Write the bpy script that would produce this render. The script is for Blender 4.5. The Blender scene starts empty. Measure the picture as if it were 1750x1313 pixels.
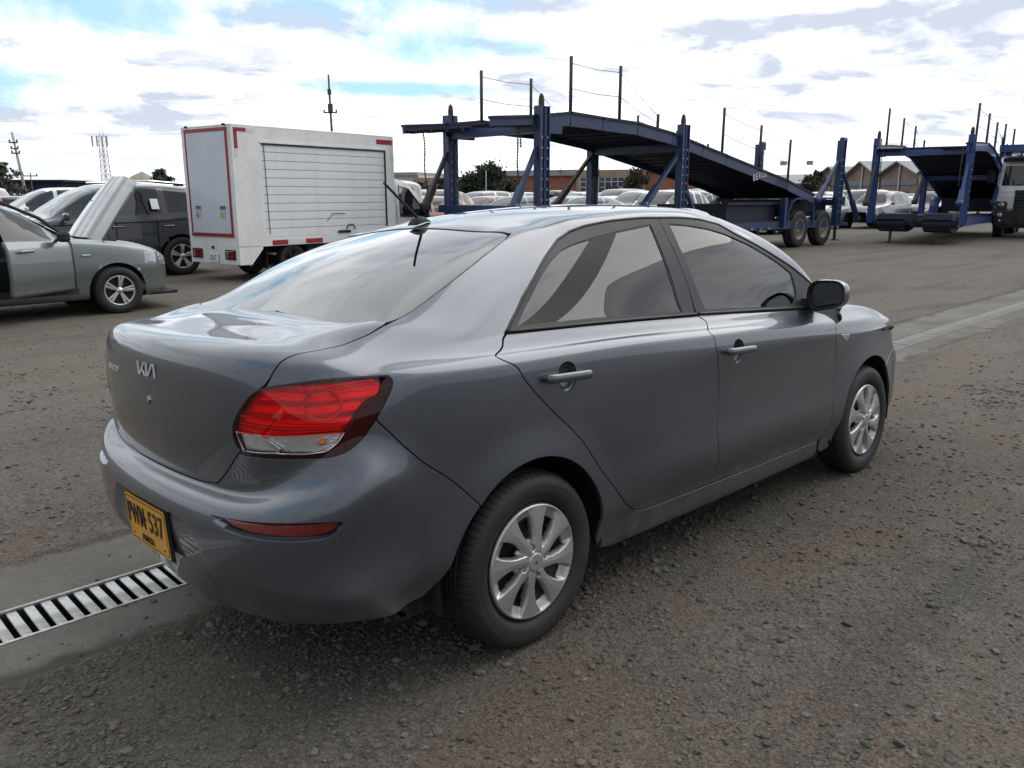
import bpy, bmesh, math, random
import numpy as np
from mathutils import Matrix, Vector
from mathutils.geometry import delaunay_2d_cdt
random.seed(7); rng = np.random.default_rng(7)
SC = bpy.context.scene
COL = SC.collection
R = math.radians

# ------------------------------------------------------------------ camera
cam_d = bpy.data.cameras.new('camera'); CAM = bpy.data.objects.new('camera', cam_d); COL.objects.link(CAM)
cam_d.sensor_width = 36.0; cam_d.lens = 28.438; cam_d.clip_start = 0.05; cam_d.clip_end = 20000
CAM_POS = np.array([-1.747, -2.5066, 1.4902])
YAW, PITCH = R(45.7395), R(-13.0924)
_f = np.array([math.cos(YAW)*math.cos(PITCH), math.sin(YAW)*math.cos(PITCH), math.sin(PITCH)])
_r = np.array([math.sin(YAW), -math.cos(YAW), 0.0]); _u = np.cross(_r, _f)
_m = np.eye(4); _m[:3, 0] = _r; _m[:3, 1] = _u; _m[:3, 2] = -_f; _m[:3, 3] = CAM_POS
CAM.matrix_world = Matrix(_m.tolist()); SC.camera = CAM

# ------------------------------------------------------------------ sky, sun, exposure
SUN_EL, SUN_YAW = 50.0, -14.0          # bright cloudy daylight from ahead-right
W = bpy.data.worlds.new('World'); SC.world = W; W.use_nodes = True
def build_sky():
    nt = W.node_tree; nt.nodes.clear()
    N = nt.nodes.new; L = nt.links.new
    out = N('ShaderNodeOutputWorld'); bg = N('ShaderNodeBackground'); L(bg.outputs[0], out.inputs[0])
    bg.inputs['Strength'].default_value = 0.1
    sky = N('ShaderNodeTexSky'); sky.sky_type = 'NISHITA'; sky.sun_disc = False
    sky.sun_elevation = R(SUN_EL); sky.sun_rotation = R(90.0 - SUN_YAW)
    sky.air_density = 1.0; sky.dust_density = 1.2; sky.ozone_density = 1.6; sky.altitude = 2500
    tc = N('ShaderNodeTexCoord'); sep = N('ShaderNodeSeparateXYZ'); L(tc.outputs['Generated'], sep.inputs[0])
    def math_(op, a, b=None, c=None, clamp=False):
        n = N('ShaderNodeMath'); n.operation = op; n.use_clamp = clamp
        for i, v in enumerate((a, b, c)):
            if v is None: continue
            if isinstance(v, (int, float)): n.inputs[i].default_value = v
            else: L(v, n.inputs[i])
        return n.outputs[0]
    z = math_('MAXIMUM', sep.outputs['Z'], 0.0)
    zz = math_('ADD', z, 0.10)
    px = math_('DIVIDE', sep.outputs['X'], zz); py = math_('DIVIDE', sep.outputs['Y'], zz)
    cmb = N('ShaderNodeCombineXYZ'); L(px, cmb.inputs[0]); L(py, cmb.inputs[1])
    def noise(scale, detail, rough, off, dist=0.0, stretch=None):
        mp = N('ShaderNodeMapping'); L(cmb.outputs[0], mp.inputs[0]); mp.inputs['Location'].default_value = off
        if stretch: mp.inputs['Rotation'].default_value = (0, 0, stretch[0]); mp.inputs['Scale'].default_value = (stretch[1], stretch[2], 1)
        n = N('ShaderNodeTexNoise'); n.inputs['Scale'].default_value = scale; n.inputs['Detail'].default_value = detail
        n.inputs['Roughness'].default_value = rough; n.inputs['Distortion'].default_value = dist
        L(mp.outputs[0], n.inputs['Vector']); return n.outputs['Fac']
    def ramp(v, a, b, c0=0.0, c1=1.0):
        m = N('ShaderNodeMapRange'); m.interpolation_type = 'SMOOTHERSTEP'; L(v, m.inputs[0])
        m.inputs[1].default_value = a; m.inputs[2].default_value = b; m.inputs[3].default_value = c0; m.inputs[4].default_value = c1
        return m.outputs[0]
    cover = noise(0.62, 7, 0.56, (3.1, 1.7, 0), 0.25)
    cov = ramp(cover, 0.36, 0.46)                       # 0 = clear blue hole, 1 = cloud
    shade = noise(0.95, 8, 0.60, (9.3, 4.4, 2.0), 0.35)
    grey = ramp(shade, 0.44, 0.64)                      # grey undersides
    streak = noise(1.3, 6, 0.62, (1.3, 8.4, 5.0), 0.5, (R(35), 0.35, 1.5))
    grey2 = math_('ADD', math_('MULTIPLY', grey, 0.62), math_('MULTIPLY', ramp(streak, 0.5, 0.72), 0.42), None, True)
    # cloud gaps and grey banks seen above the yard, by bearing and elevation, with torn edges
    az = math_('ARCTAN2', sep.outputs['Y'], sep.outputs['X']); el = math_('ARCSINE', sep.outputs['Z'])
    tn = N('ShaderNodeTexNoise'); L(tc.outputs['Generated'], tn.inputs['Vector']); tn.inputs['Scale'].default_value = 9.0; tn.inputs['Detail'].default_value = 7; tn.inputs['Roughness'].default_value = .62
    tear = math_('SUBTRACT', tn.outputs['Fac'], 0.5)
    def bank(px, py, rx, ry):
        a0 = YAW-math.atan((px-875)/1382.4); e0 = math.atan((335-py)/1382.4*math.cos(math.atan((px-875)/1382.4)))
        u = math_('DIVIDE', math_('SUBTRACT', az, a0), rx/1382.4); v = math_('DIVIDE', math_('SUBTRACT', el, e0), ry/1382.4)
        d = math_('SUBTRACT', 1.0, math_('ADD', math_('MULTIPLY', u, u), math_('MULTIPLY', v, v)))
        return ramp(math_('ADD', d, math_('MULTIPLY', tear, 4.2)), -0.5, 1.5)
    def any_(l):
        o = l[0]
        for q in l[1:]: o = math_('MAXIMUM', o, q)
        return o
    lowk = ramp(el, R(13), R(20), 1.0, 0.0)
    gaps = any_([bank(30, 150, 150, 44), bank(230, 35, 330, 48), bank(640, 15, 330, 56), bank(760, 95, 130, 40), bank(690, 166, 190, 12), bank(885, 105, 70, 18)])
    banks = any_([bank(150, 205, 230, 26), bank(350, 185, 80, 16), bank(1105, 95, 120, 26), bank(1640, 75, 280, 44), bank(1380, 62, 130, 15), bank(520, 60, 200, 30), bank(900, 40, 160, 18), bank(1195, 76, 70, 14), bank(60, 300, 260, 22), bank(240, 285, 200, 20), bank(1400, 143, 60, 10), bank(1720, 178, 60, 10)])
    cov = math_('MAXIMUM', cov, lowk); cov = math_('SUBTRACT', cov, math_('MULTIPLY', gaps, 0.95), None, True)
    grey2 = math_('MULTIPLY', grey2, math_('SUBTRACT', 1.0, math_('MULTIPLY', lowk, 0.45))); grey2 = math_('ADD', grey2, math_('MULTIPLY', banks, 0.80), None, True)
    veil = noise(2.1, 8, 0.60, (4.7, 2.2, 7.0), 0.4); grey2 = math_('ADD', grey2, math_('MULTIPLY', ramp(veil, 0.42, 0.70), math_('MULTIPLY', lowk, 0.80)), None, True)
    def rgb(c):
        n = N('ShaderNodeRGB'); n.outputs[0].default_value = (*c, 1); return n.outputs[0]
    def mix(f, a, b, bl='MIX'):
        n = N('ShaderNodeMix'); n.data_type = 'RGBA'; n.blend_type = bl
        for k, v in (('Factor', f), ('A', a), ('B', b)):
            if isinstance(v, (int, float)): n.inputs[k].default_value = v
            else: L(v, n.inputs[k])
        return n.outputs['Result']
    # clouds brightened in a broad lobe ahead, added for the rear-screen reflection; duller behind
    sd = (math.cos(R(40))*math.cos(R(38)), math.cos(R(40))*math.sin(R(38)), math.sin(R(40)))
    dv = N('ShaderNodeVectorMath'); dv.operation = 'DOT_PRODUCT'; L(tc.outputs['Generated'], dv.inputs[0]); dv.inputs[1].default_value = sd
    glow = ramp(dv.outputs['Value'], -0.45, 1.0, 0.80, 1.62)
    cloud = mix(grey2, rgb((8.3, 8.55, 8.8)), rgb((3.7, 4.0, 4.75)))
    gl = N('ShaderNodeCombineColor'); 
    for i in range(3): L(glow, gl.inputs[i])
    cloud = mix(1.0, cloud, gl.outputs[0], 'MULTIPLY')
    hz = ramp(z, 0.0, 0.10, 0.55, 0.0)                   # everything brightens to white haze at the horizon
    clear = mix(1.0, sky.outputs[0], rgb((1.15, 1.45, 1.5)), 'MULTIPLY')
    clear = mix(ramp(el, R(8), R(50), 0.70, 0.5), clear, rgb((4.9, 8.0, 9.9)))
    c = mix(cov, clear, cloud)
    hcol = mix(1.0, rgb((7.6, 7.9, 8.3)), gl.outputs[0], 'MULTIPLY')
    c = mix(hz, c, hcol)
    L(c, bg.inputs['Color'])
build_sky()
sun_d = bpy.data.lights.new('sun', 'SUN'); SUN = bpy.data.objects.new('sun', sun_d); COL.objects.link(SUN)
sun_d.energy = 1.15; sun_d.angle = R(52); sun_d.color = (1.0, 0.95, 0.88)
_d = Vector((math.cos(R(SUN_EL))*math.cos(R(SUN_YAW)), math.cos(R(SUN_EL))*math.sin(R(SUN_YAW)), math.sin(R(SUN_EL))))
SUN.rotation_euler = _d.to_track_quat('Z', 'Y').to_euler(); SUN.location = (20, -5, 40)
SC.view_settings.view_transform = 'Standard'; SC.view_settings.look = 'None'
SC.view_settings.exposure = 0.2; SC.view_settings.gamma = 1.0; SC.view_settings.use_curve_mapping = False
SC.cycles.use_denoising = True
SC.cycles.max_bounces = 10; SC.cycles.transparent_max_bounces = 24; SC.cycles.caustics_reflective = False; SC.cycles.caustics_refractive = False

# ------------------------------------------------------------------ helpers
def put(name, me, parent=None, mats=(), loc=None, rot=None):
    o = bpy.data.objects.new(name, me); COL.objects.link(o)
    if me is not None:
        for m in mats if isinstance(mats, (list, tuple)) else (mats,): me.materials.append(m)
    if parent: o.parent = parent
    if loc is not None: o.location = loc
    if rot is not None: o.rotation_euler = rot
    return o
def empty(name, loc=(0, 0, 0), rz=0.0, label=None, cat=None, group=None):
    o = bpy.data.objects.new(name, None); COL.objects.link(o); o.location = loc; o.rotation_euler = (0, 0, rz); o.empty_display_size = .2
    return tag(o, label, cat, group)
def tag(o, label=None, cat=None, group=None, kind=None):
    if label: o['label'] = label
    if cat: o['category'] = cat
    if group: o['group'] = group
    if kind: o['kind'] = kind
    return o
def mesh_np(name, V, F, normals=None, smooth=True, midx=None):
    """V (n,3) array, F list of tuples or (m,k) array"""
    me = bpy.data.meshes.new(name)
    V = np.asarray(V, dtype=np.float32)
    if isinstance(F, np.ndarray):
        m, k = F.shape; loops = F.astype(np.int32).ravel(); starts = np.arange(m, dtype=np.int32)*k; tot = np.full(m, k, np.int32)
    else:
        tot = np.array([len(f) for f in F], np.int32); m = len(tot); starts = np.concatenate([[0], np.cumsum(tot)[:-1]]).astype(np.int32)
        loops = np.fromiter((i for f in F for i in f), np.int32, int(tot.sum()))
    me.vertices.add(len(V)); me.vertices.foreach_set('co', V.ravel())
    me.loops.add(len(loops)); me.loops.foreach_set('vertex_index', loops)
    me.polygons.add(m); me.polygons.foreach_set('loop_start', starts)
    try: me.polygons.foreach_set('loop_total', tot)
    except Exception: pass
    me.polygons.foreach_set('use_smooth', np.full(m, bool(smooth)))
    if midx is not None: me.polygons.foreach_set('material_index', np.asarray(midx, np.int32))
    me.update(calc_edges=True)
    if normals is not None: me.normals_split_custom_set_from_vertices([tuple(n) for n in np.asarray(normals, float)])
    return me
class MB:
    """collects boxes, bars, tubes, prisms, lathes into one mesh"""
    def __init__(s): s.v = []; s.f = []; s.sm = []; s.mi = []
    def add(s, vs, fs, smooth=False, mi=0):
        b = len(s.v); s.v += [tuple(map(float, p)) for p in vs]
        for f in fs: s.f.append(tuple(b+i for i in f)); s.sm.append(smooth); s.mi.append(mi)
        return s
    def box(s, c, d, rz=0.0, M=None, bev=0.0, mi=0):
        x, y, z = d[0]/2, d[1]/2, d[2]/2
        pts = []
        if bev <= 0:
            pts = [Vector((i*x, j*y, k*z)) for k in (-1, 1) for j in (-1, 1) for i in (-1, 1)]
            fs = [(0, 2, 3, 1), (4, 5, 7, 6), (0, 1, 5, 4), (2, 6, 7, 3), (0, 4, 6, 2), (1, 3, 7, 5)]
        else:
            b = min(bev, x*.9, y*.9, z*.9); idx = {}
            for i in (-1, 1):
                for j in (-1, 1):
                    for k in (-1, 1):
                        for a in range(3):
                            q = [i*x, j*y, k*z]
                            for t in range(3):
                                if t != a: q[t] -= (i, j, k)[t]*b
                            idx[(i, j, k, a)] = len(pts); pts.append(Vector(q))
            fs = []
            for a in range(3):
                o = [t for t in range(3) if t != a]
                for sg in (-1, 1):
                    ring = []
                    for p, q in ((-1, -1), (1, -1), (1, 1), (-1, 1)):
                        k = [0, 0, 0]; k[a] = sg; k[o[0]] = p; k[o[1]] = q; ring.append(idx[(*k, a)])
                    fl = (sg > 0) ^ (a == 1)
                    fs.append(tuple(ring if fl else ring[::-1]))
            for a in range(3):                       # edges along axis a
                o = [t for t in range(3) if t != a]
                for p in (-1, 1):
                    for q in (-1, 1):
                        def K(e, ax):
                            k = [0, 0, 0]; k[a] = e; k[o[0]] = p; k[o[1]] = q; return idx[(*k, ax)]
                        r = (K(-1, o[0]), K(1, o[0]), K(1, o[1]), K(-1, o[1]))
                        fl = (p*q > 0) ^ (a == 1)
                        fs.append(r if fl else r[::-1])
            for i in (-1, 1):
                for j in (-1, 1):
                    for k in (-1, 1):
                        r = (idx[(i, j, k, 0)], idx[(i, j, k, 1)], idx[(i, j, k, 2)])
                        fs.append(r if i*j*k > 0 else r[::-1])
        T = Matrix.Translation(Vector(c)) @ Matrix.Rotation(rz, 4, 'Z') if M is None else M
        return s.add([T @ p for p in pts], fs, False, mi)
    def bar(s, a, b, w, h=None, up=(0, 0, 1), bev=0.0, mi=0):
        a, b = Vector(a), Vector(b); d = (b-a); L = d.length
        if L < 1e-6: return s
        x = d/L; u = Vector(up)
        if abs(x.dot(u)) > .98: u = Vector((1, 0, 0))
        y = u.cross(x).normalized(); z = x.cross(y)
        M = Matrix(((x.x, y.x, z.x, (a.x+b.x)/2), (x.y, y.y, z.y, (a.y+b.y)/2), (x.z, y.z, z.z, (a.z+b.z)/2), (0, 0, 0, 1)))
        return s.box((0, 0, 0), (L, w, h if h else w), M=M, bev=bev, mi=mi)
    def tube(s, pts, r, n=8, cap=True, mi=0, closed=False):
        pts = [Vector(p) for p in pts]; m = len(pts); rr = r if isinstance(r, (list, tuple)) else [r]*m
        vs = []; prev = None
        for i, p in enumerate(pts):
            d = (pts[(i+1) % m]-pts[i-1]) if closed else (pts[min(i+1, m-1)]-pts[max(i-1, 0)])
            d.normalize()
            u = prev if prev is not None else (Vector((0, 0, 1)) if abs(d.z) < .9 else Vector((1, 0, 0)))
            y = d.cross(u); 
            if y.length < 1e-6: y = d.cross(Vector((0, 1, 0)))
            y.normalize(); u = y.cross(d).normalized(); prev = u
            for k in range(n):
                t = 2*math.pi*k/n; vs.append(p + y*(rr[i]*math.cos(t)) + u*(rr[i]*math.sin(t)))
        fs = []
        for i in range(m if closed else m-1):
            for k in range(n):
                a, b = i*n+k, i*n+(k+1) % n; c, e = ((i+1) % m)*n+(k+1) % n, ((i+1) % m)*n+k
                fs.append((a, e, c, b))
        if cap and not closed: fs += [tuple(range(n)), tuple((m-1)*n+k for k in reversed(range(n)))]
        return s.add(vs, fs, n >= 7, mi)
    def lathe(s, prof, n=32, axis='Y', M=None, mi=0, smooth=True):
        """prof: (radius, height along axis) from one end to the other"""
        vs = []
        for r, h in prof:
            for k in range(n):
                t = 2*math.pi*k/n; c, q = r*math.cos(t), r*math.sin(t)
                p = {'Y': (c, h, q), 'Z': (c, q, h), 'X': (h, c, q)}[axis]
                vs.append(M @ Vector(p) if M is not None else Vector(p))
        fs = []
        for i in range(len(prof)-1):
            for k in range(n):
                a, b = i*n+k, i*n+(k+1) % n
                f = (a, b, b+n, a+n)
                fs.append(f if axis == 'Y' else f)
        return s.add(vs, fs, smooth, mi)
    def prism(s, poly, axis, a, b, mi=0, smooth=False):
        """extrude 2-D polygon along axis from a to b; poly in the other two coords in order"""
        n = len(poly)
        def P(q, h): return {'X': (h, q[0], q[1]), 'Y': (q[0], h, q[1]), 'Z': (q[0], q[1], h)}[axis]
        vs = [P(q, a) for q in poly]+[P(q, b) for q in poly]
        fs = [tuple(range(n))[::-1], tuple(range(n, 2*n))]+[(i, (i+1) % n, n+(i+1) % n, n+i) for i in range(n)]
        return s.add(vs, fs, smooth, mi)
    def mesh(s, name, fix=True):
        me = bpy.data.meshes.new(name); me.from_pydata(s.v, [], s.f)
        me.polygons.foreach_set('use_smooth', s.sm); me.polygons.foreach_set('material_index', s.mi)
        if fix:
            bm = bmesh.new(); bm.from_mesh(me); bmesh.ops.recalc_face_normals(bm, faces=bm.faces); bm.to_mesh(me); bm.free()
        me.update(); return me
    def build(s, name, mats, parent=None, loc=None, rot=None, fix=True):
        return put(name, s.mesh(name, fix), parent, mats, loc, rot)
def kids(o): return [c for c in bpy.data.objects if c.parent == o]
_KID = {}
def copy_tree(o, parent=None):
    c = o.copy(); COL.objects.link(c)
    if parent is not None: c.parent = parent; c.matrix_parent_inverse = o.matrix_parent_inverse.copy()
    for ch in o.children: copy_tree(ch, c)
    return c

# ------------------------------------------------------------------ materials
def mat(name, col=(.5, .5, .5), rough=.5, metal=0.0, coat=0.0, spec=None, emit=None):
    m = bpy.data.materials.new(name); m.use_nodes = True; b = m.node_tree.nodes['Principled BSDF']
    b.inputs['Base Color'].default_value = (*col, 1); b.inputs['Roughness'].default_value = rough; b.inputs['Metallic'].default_value = metal
    b.inputs['Coat Weight'].default_value = coat; b.inputs['Coat Roughness'].default_value = .03
    if spec is not None: b.inputs['Specular IOR Level'].default_value = spec
    if emit: b.inputs['Emission Color'].default_value = (*emit[:3], 1); b.inputs['Emission Strength'].default_value = emit[3]
    return m
class NT:
    """small node-graph helper"""
    def __init__(s, m): s.t = m.node_tree; s.b = s.t.nodes.get('Principled BSDF'); s.out = s.t.nodes.get('Material Output')
    def n(s, k, **kw):
        x = s.t.nodes.new(k)
        for a, b in kw.items(): setattr(x, a, b)
        return x
    def l(s, a, b): s.t.links.new(a, b)
    def pos(s, kind='Object'):
        return s.n('ShaderNodeTexCoord').outputs[kind]
    def geo(s): return s.n('ShaderNodeNewGeometry')
    def mapn(s, v, scale=(1, 1, 1), loc=(0, 0, 0), rot=(0, 0, 0)):
        m = s.n('ShaderNodeMapping'); s.l(v, m.inputs[0]); m.inputs['Scale'].default_value = scale; m.inputs['Location'].default_value = loc; m.inputs['Rotation'].default_value = rot
        return m.outputs[0]
    def noise(s, v, scale, detail=4, rough=.5, dist=0., out='Fac'):
        n = s.n('ShaderNodeTexNoise'); s.l(v, n.inputs['Vector']); n.inputs['Scale'].default_value = scale; n.inputs['Detail'].default_value = detail
        n.inputs['Roughness'].default_value = rough; n.inputs['Distortion'].default_value = dist; return n.outputs[out]
    def vor(s, v, scale, feature='F1', out='Distance', rnd=1.0):
        n = s.n('ShaderNodeTexVoronoi', feature=feature); s.l(v, n.inputs['Vector']); n.inputs['Scale'].default_value = scale; n.inputs['Randomness'].default_value = rnd; return n.outputs[out]
    def rng(s, v, a, b, c=0., d=1., smooth=True):
        m = s.n('ShaderNodeMapRange'); m.interpolation_type = 'SMOOTHSTEP' if smooth else 'LINEAR'; s.l(v, m.inputs[0])
        for i, k in enumerate((a, b, c, d)): m.inputs[1+i].default_value = k
        return m.outputs[0]
    def m(s, op, a, b=None, clamp=False):
        n = s.n('ShaderNodeMath', operation=op, use_clamp=clamp)
        for i, v in enumerate((a, b)):
            if v is None: continue
            if isinstance(v, (int, float)): n.inputs[i].default_value = v
            else: s.l(v, n.inputs[i])
        return n.outputs[0]
    def mix(s, f, a, b, blend='MIX'):
        n = s.n('ShaderNodeMix', data_type='RGBA', blend_type=blend)
        for k, v in (('Factor', f), ('A', a), ('B', b)):
            if isinstance(v, (int, float)): n.inputs[k].default_value = v
            elif isinstance(v, tuple): n.inputs[k].default_value = (*v, 1)
            else: s.l(v, n.inputs[k])
        return n.outputs['Result']
    def bump(s, h, strength=.3, dist=.01):
        n = s.n('ShaderNodeBump'); n.inputs['Strength'].default_value = strength; n.inputs['Distance'].default_value = dist; s.l(h, n.inputs['Height']); s.l(n.outputs[0], s.b.inputs['Normal']); return n
    def sep(s, v):
        n = s.n('ShaderNodeSeparateXYZ'); s.l(v, n.inputs[0]); return n.outputs
def glass_mat(name, tint, rough=0.0, ior=1.5, boost=1.0):
    """thin pane: tinted see-through with a fresnel mirror on top"""
    m = bpy.data.materials.new(name); m.use_nodes = True; t = m.node_tree; t.nodes.clear()
    N = t.nodes.new; out = N('ShaderNodeOutputMaterial'); mx = N('ShaderNodeMixShader'); tr = N('ShaderNodeBsdfTransparent'); gl = N('ShaderNodeBsdfGlossy'); fr = N('ShaderNodeFresnel')
    tr.inputs[0].default_value = (*tint, 1); gl.inputs['Roughness'].default_value = rough; fr.inputs['IOR'].default_value = ior
    ge = N('ShaderNodeNewGeometry'); ma = N('ShaderNodeMath'); ma.operation = 'MULTIPLY_ADD'; t.links.new(ge.outputs['Backfacing'], ma.inputs[0]); ma.inputs[1].default_value = 1/ior-ior; ma.inputs[2].default_value = ior; t.links.new(ma.outputs[0], fr.inputs['IOR'])   # same mirror from both sides of a thin pane
    mul = N('ShaderNodeMath'); mul.operation = 'MULTIPLY'; mul.use_clamp = True; mul.inputs[1].default_value = boost
    L = t.links.new; L(fr.outputs[0], mul.inputs[0]); L(mul.outputs[0], mx.inputs[0]); L(tr.outputs[0], mx.inputs[1]); L(gl.outputs[0], mx.inputs[2]); L(mx.outputs[0], out.inputs[0])
    return m
def dusty(m, col, dust=(.16, .145, .125), amt=.35, scale=3.0, rough=None, zlow=None):
    """add wear/dust variation to a plain material"""
    g = NT(m); p = g.pos(); n1 = g.noise(p, scale, 6, .6); n2 = g.noise(p, scale*9, 4, .6)
    f = g.m('MULTIPLY', g.rng(g.m('ADD', n1, g.m('MULTIPLY', n2, .35)), .5, .95), amt)
    if zlow:
        f = g.m('ADD', f, g.rng(g.sep(p)[2], zlow[0], zlow[1], zlow[2], 0.0), True)
    g.l(g.mix(f, col, dust), g.b.inputs['Base Color'])
    r0 = g.b.inputs['Roughness'].default_value
    g.l(g.m('ADD', g.m('MULTIPLY', f, .5), r0, True), g.b.inputs['Roughness'])
    return m

# ================================================================== main car: surface panels
# ---- car body master surface (car coords: x fwd from rear axle, y left(+)/right; net built with y>=0 and used for both sides) ----
def interp_smooth(xk,yk,x):
    # PCHIP-like monotone cubic
    xk=np.asarray(xk,float);yk=np.asarray(yk,float);x=np.asarray(x,float)
    h=np.diff(xk);d=np.diff(yk)/h;n=len(xk);m=np.zeros(n)
    for i in range(1,n-1):
        if d[i-1]*d[i]>0:
            w1=2*h[i]+h[i-1];w2=h[i]+2*h[i-1];m[i]=(w1+w2)/(w1/d[i-1]+w2/d[i])
    m[0]=d[0];m[-1]=d[-1]
    k=np.clip(np.searchsorted(xk,x)-1,0,n-2);t=np.clip((x-xk[k])/h[k],-.5,1.5)
    return yk[k]*(1+2*t)*(1-t)**2+m[k]*h[k]*t*(1-t)**2+yk[k+1]*t*t*(3-2*t)+m[k+1]*h[k]*t*t*(t-1)
XS=np.array([-.44,-.22,.03,.3,.6,.95,1.3,1.65,1.98,2.27,2.5,2.72,2.92])
def roofz(x): return interp_smooth([.1,.193,.3,.5,.8,1.1,1.4,1.65,1.8],[1.338,1.369,1.395,1.428,1.453,1.462,1.454,1.432,1.41],x)
REARY=[0,.28,.515,.685,.79,.825]
def rearT(x0,z,sx=1,sy=1,zs=None):
    dx=[0,.010,.036,.086,.165,.265]
    zs=zs if zs is not None else [z]*6
    return [(x0+sx*a,sy*b,c) for a,b,c in zip(dx,REARY,zs)]
def frontT(x0,z,sx=1,sy=1,zs=None):
    dx=[.36,.235,.13,.06,.015,0]; yy=[.80,.745,.64,.48,.26,0]
    zs=zs if zs is not None else [z]*6
    return [(x0-sx*a,sy*b,c) for a,b,c in zip(dx,yy,zs)]
def side(a,b,yk,zk):
    x=a+(XS-XS[0])/(XS[-1]-XS[0])*(b-a)
    y=interp_smooth(*yk,x) if isinstance(yk,tuple) else np.full_like(x,yk)
    z=interp_smooth(*zk,x) if isinstance(zk,tuple) else np.full_like(x,zk)
    return [tuple(q) for q in zip(x,y,z)]
def W_(s,xs=(-.45,-.2,.3,.9,1.6,2.2,2.6,2.95),d=(-.022,-.003,0,0,0,0,-.002,-.035)):
    return (list(xs),[s+e for e in d])
def build_net():
    N=[]
    a,b=-.44,2.92
    def ring(r,s,f): N.append(list(r)+list(s)+list(f))
    CH=([-.45,0,.46,1.06,1.6,2.13,2.5,2.95],[.968,.955,.945,.915,.89,.857,.838,.80])
    def ch(d): return (CH[0],[z+d for z in CH[1]])
    DX=(-.45,-.2,.3,.62,.9,1.6,2.1,2.35,2.6,2.95)
    def dr(s,k): # door concavity k (m, <0 inward) between the arches
        return (list(DX),[s-.022,s-.003,s,s+.5*k,s+k,s+k,s+.6*k,s,s-.002,s-.035])
    ring(rearT(-.64,.208,1,.86,[.208,.216,.24,.265,.275,.265]),side(a,b,W_(.72),([-.45,-.1,.3,1,2.95],[.265,.21,.19,.18,.17])),frontT(3.20,.19,1,.86))
    ring(rearT(-.74,.195,1.05,.945,[.195,.203,.23,.26,.275,.265]),side(a,b,W_(.768),([-.45,-.1,.3,1,2.95],[.265,.21,.19,.178,.165])),frontT(3.29,.185,1,.94))
    ring(rearT(-.80,.228,1.05,.98,[.228,.236,.262,.29,.30,.287]),side(a,b,W_(.792),([-.45,-.1,.3,2.2,2.95],[.28,.25,.235,.235,.225])),frontT(3.33,.23,1,.97))
    ring(rearT(-.848,.30,1.03,.995,[.30,.308,.325,.343,.347,.337]),side(a,b,dr(.812,-.012),([-.45,.3,2.2,2.95],[.33,.312,.295,.30])),frontT(3.36,.30,1,.99))
    ring(rearT(-.884,.375,1,1.006,[.375,.378,.385,.392,.392,.388]),side(a,b,dr(.836,-.012),([-.45,.3,2.2,2.95],[.385,.37,.35,.37])),frontT(3.375,.37))
    ring(rearT(-.899,.45,1.03,1.0,[.45,.45,.45,.45,.45,.45]),side(a,b,dr(.842,.003),([-.45,.3,.9,2.2,2.95],[.45,.455,.425,.425,.44])),frontT(3.385,.45))
    ring(rearT(-.904,.54,1.03,1.0,[.54,.54,.542,.545,.545,.54]),side(a,b,dr(.843,-.004),.53),frontT(3.39,.53))
    ring(rearT(-.876,.614,.97,1.018,[.614,.615,.622,.642,.655,.65]),side(a,b,dr(.844,-.009),.625),frontT(3.385,.60))
    ring(rearT(-.834,.630,.97,1.008,[.630,.632,.645,.69,.72,.72]),side(a,b,dr(.843,-.009),.70),frontT(3.34,.66,1,.985))
    ring(rearT(-.832,.672,1,.965,[.672,.674,.69,.745,.785,.79]),side(a,b,dr(.842,-.006),.77),frontT(3.31,.70,1,.97))
    ring(rearT(-.85,.79,1.05,.955,[.79,.79,.80,.825,.85,.86]),side(a,b,W_(.839),([-.45,1,2.2,2.95],[.865,.84,.80,.765])),frontT(3.27,.74,1,.95,[.79,.78,.77,.755,.745,.74]))
    ring(rearT(-.853,.90,1.1,.945,[.90,.902,.908,.915,.92,.93]),side(a,b,W_(.834),ch(-.028)),frontT(3.24,.78,1,.93,[.805,.805,.80,.795,.785,.78]))
    ring(rearT(-.846,1.005,1.1,.92,[1.005,1.006,1.006,1.0,.99,.972]),side(a,b,W_(.826),ch(0)),frontT(3.19,.81,1,.91,[.822,.83,.832,.828,.82,.815]))
    ring(rearT(-.80,1.060,1.05,.90,[1.060,1.061,1.060,1.050,1.025,.995]),side(a+.02,b-.05,W_(.808),ch(.02)),frontT(3.12,.875,1.05,.885,[.845,.858,.868,.873,.875,.875]))
    ring([(-.68,0,1.069),(-.672,.26,1.069),(-.65,.46,1.066),(-.60,.59,1.064),(-.51,.68,1.046),(-.42,.735,1.014)],
         side(-.28,2.74,([-.3,0,.5,1.2,2.,2.74],[.775,.787,.789,.788,.782,.775]),([-.3,0,.46,1.06,1.6,2.13,2.74],[.997,.988,.973,.95,.93,.908,.873])),
         [(2.60,.72,.885),(2.68,.64,.90),(2.76,.53,.91),(2.82,.38,.918),(2.86,.2,.924),(2.87,0,.926)])
    ring([(-.53,0,1.082),(-.525,.26,1.082),(-.505,.46,1.082),(-.46,.60,1.098),(-.36,.685,1.08),(-.25,.738,1.045)],
         side(-.14,2.52,([-.2,.1,.5,1.2,2.,2.52],[.75,.769,.772,.771,.765,.745]),([-.15,0,.46,1.06,1.6,2.13,2.52],[1.028,1.018,1.0,.975,.957,.938,.914])),
         [(2.45,.69,.93),(2.50,.60,.942),(2.56,.49,.952),(2.60,.36,.96),(2.63,.19,.966),(2.64,0,.968)])
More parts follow.
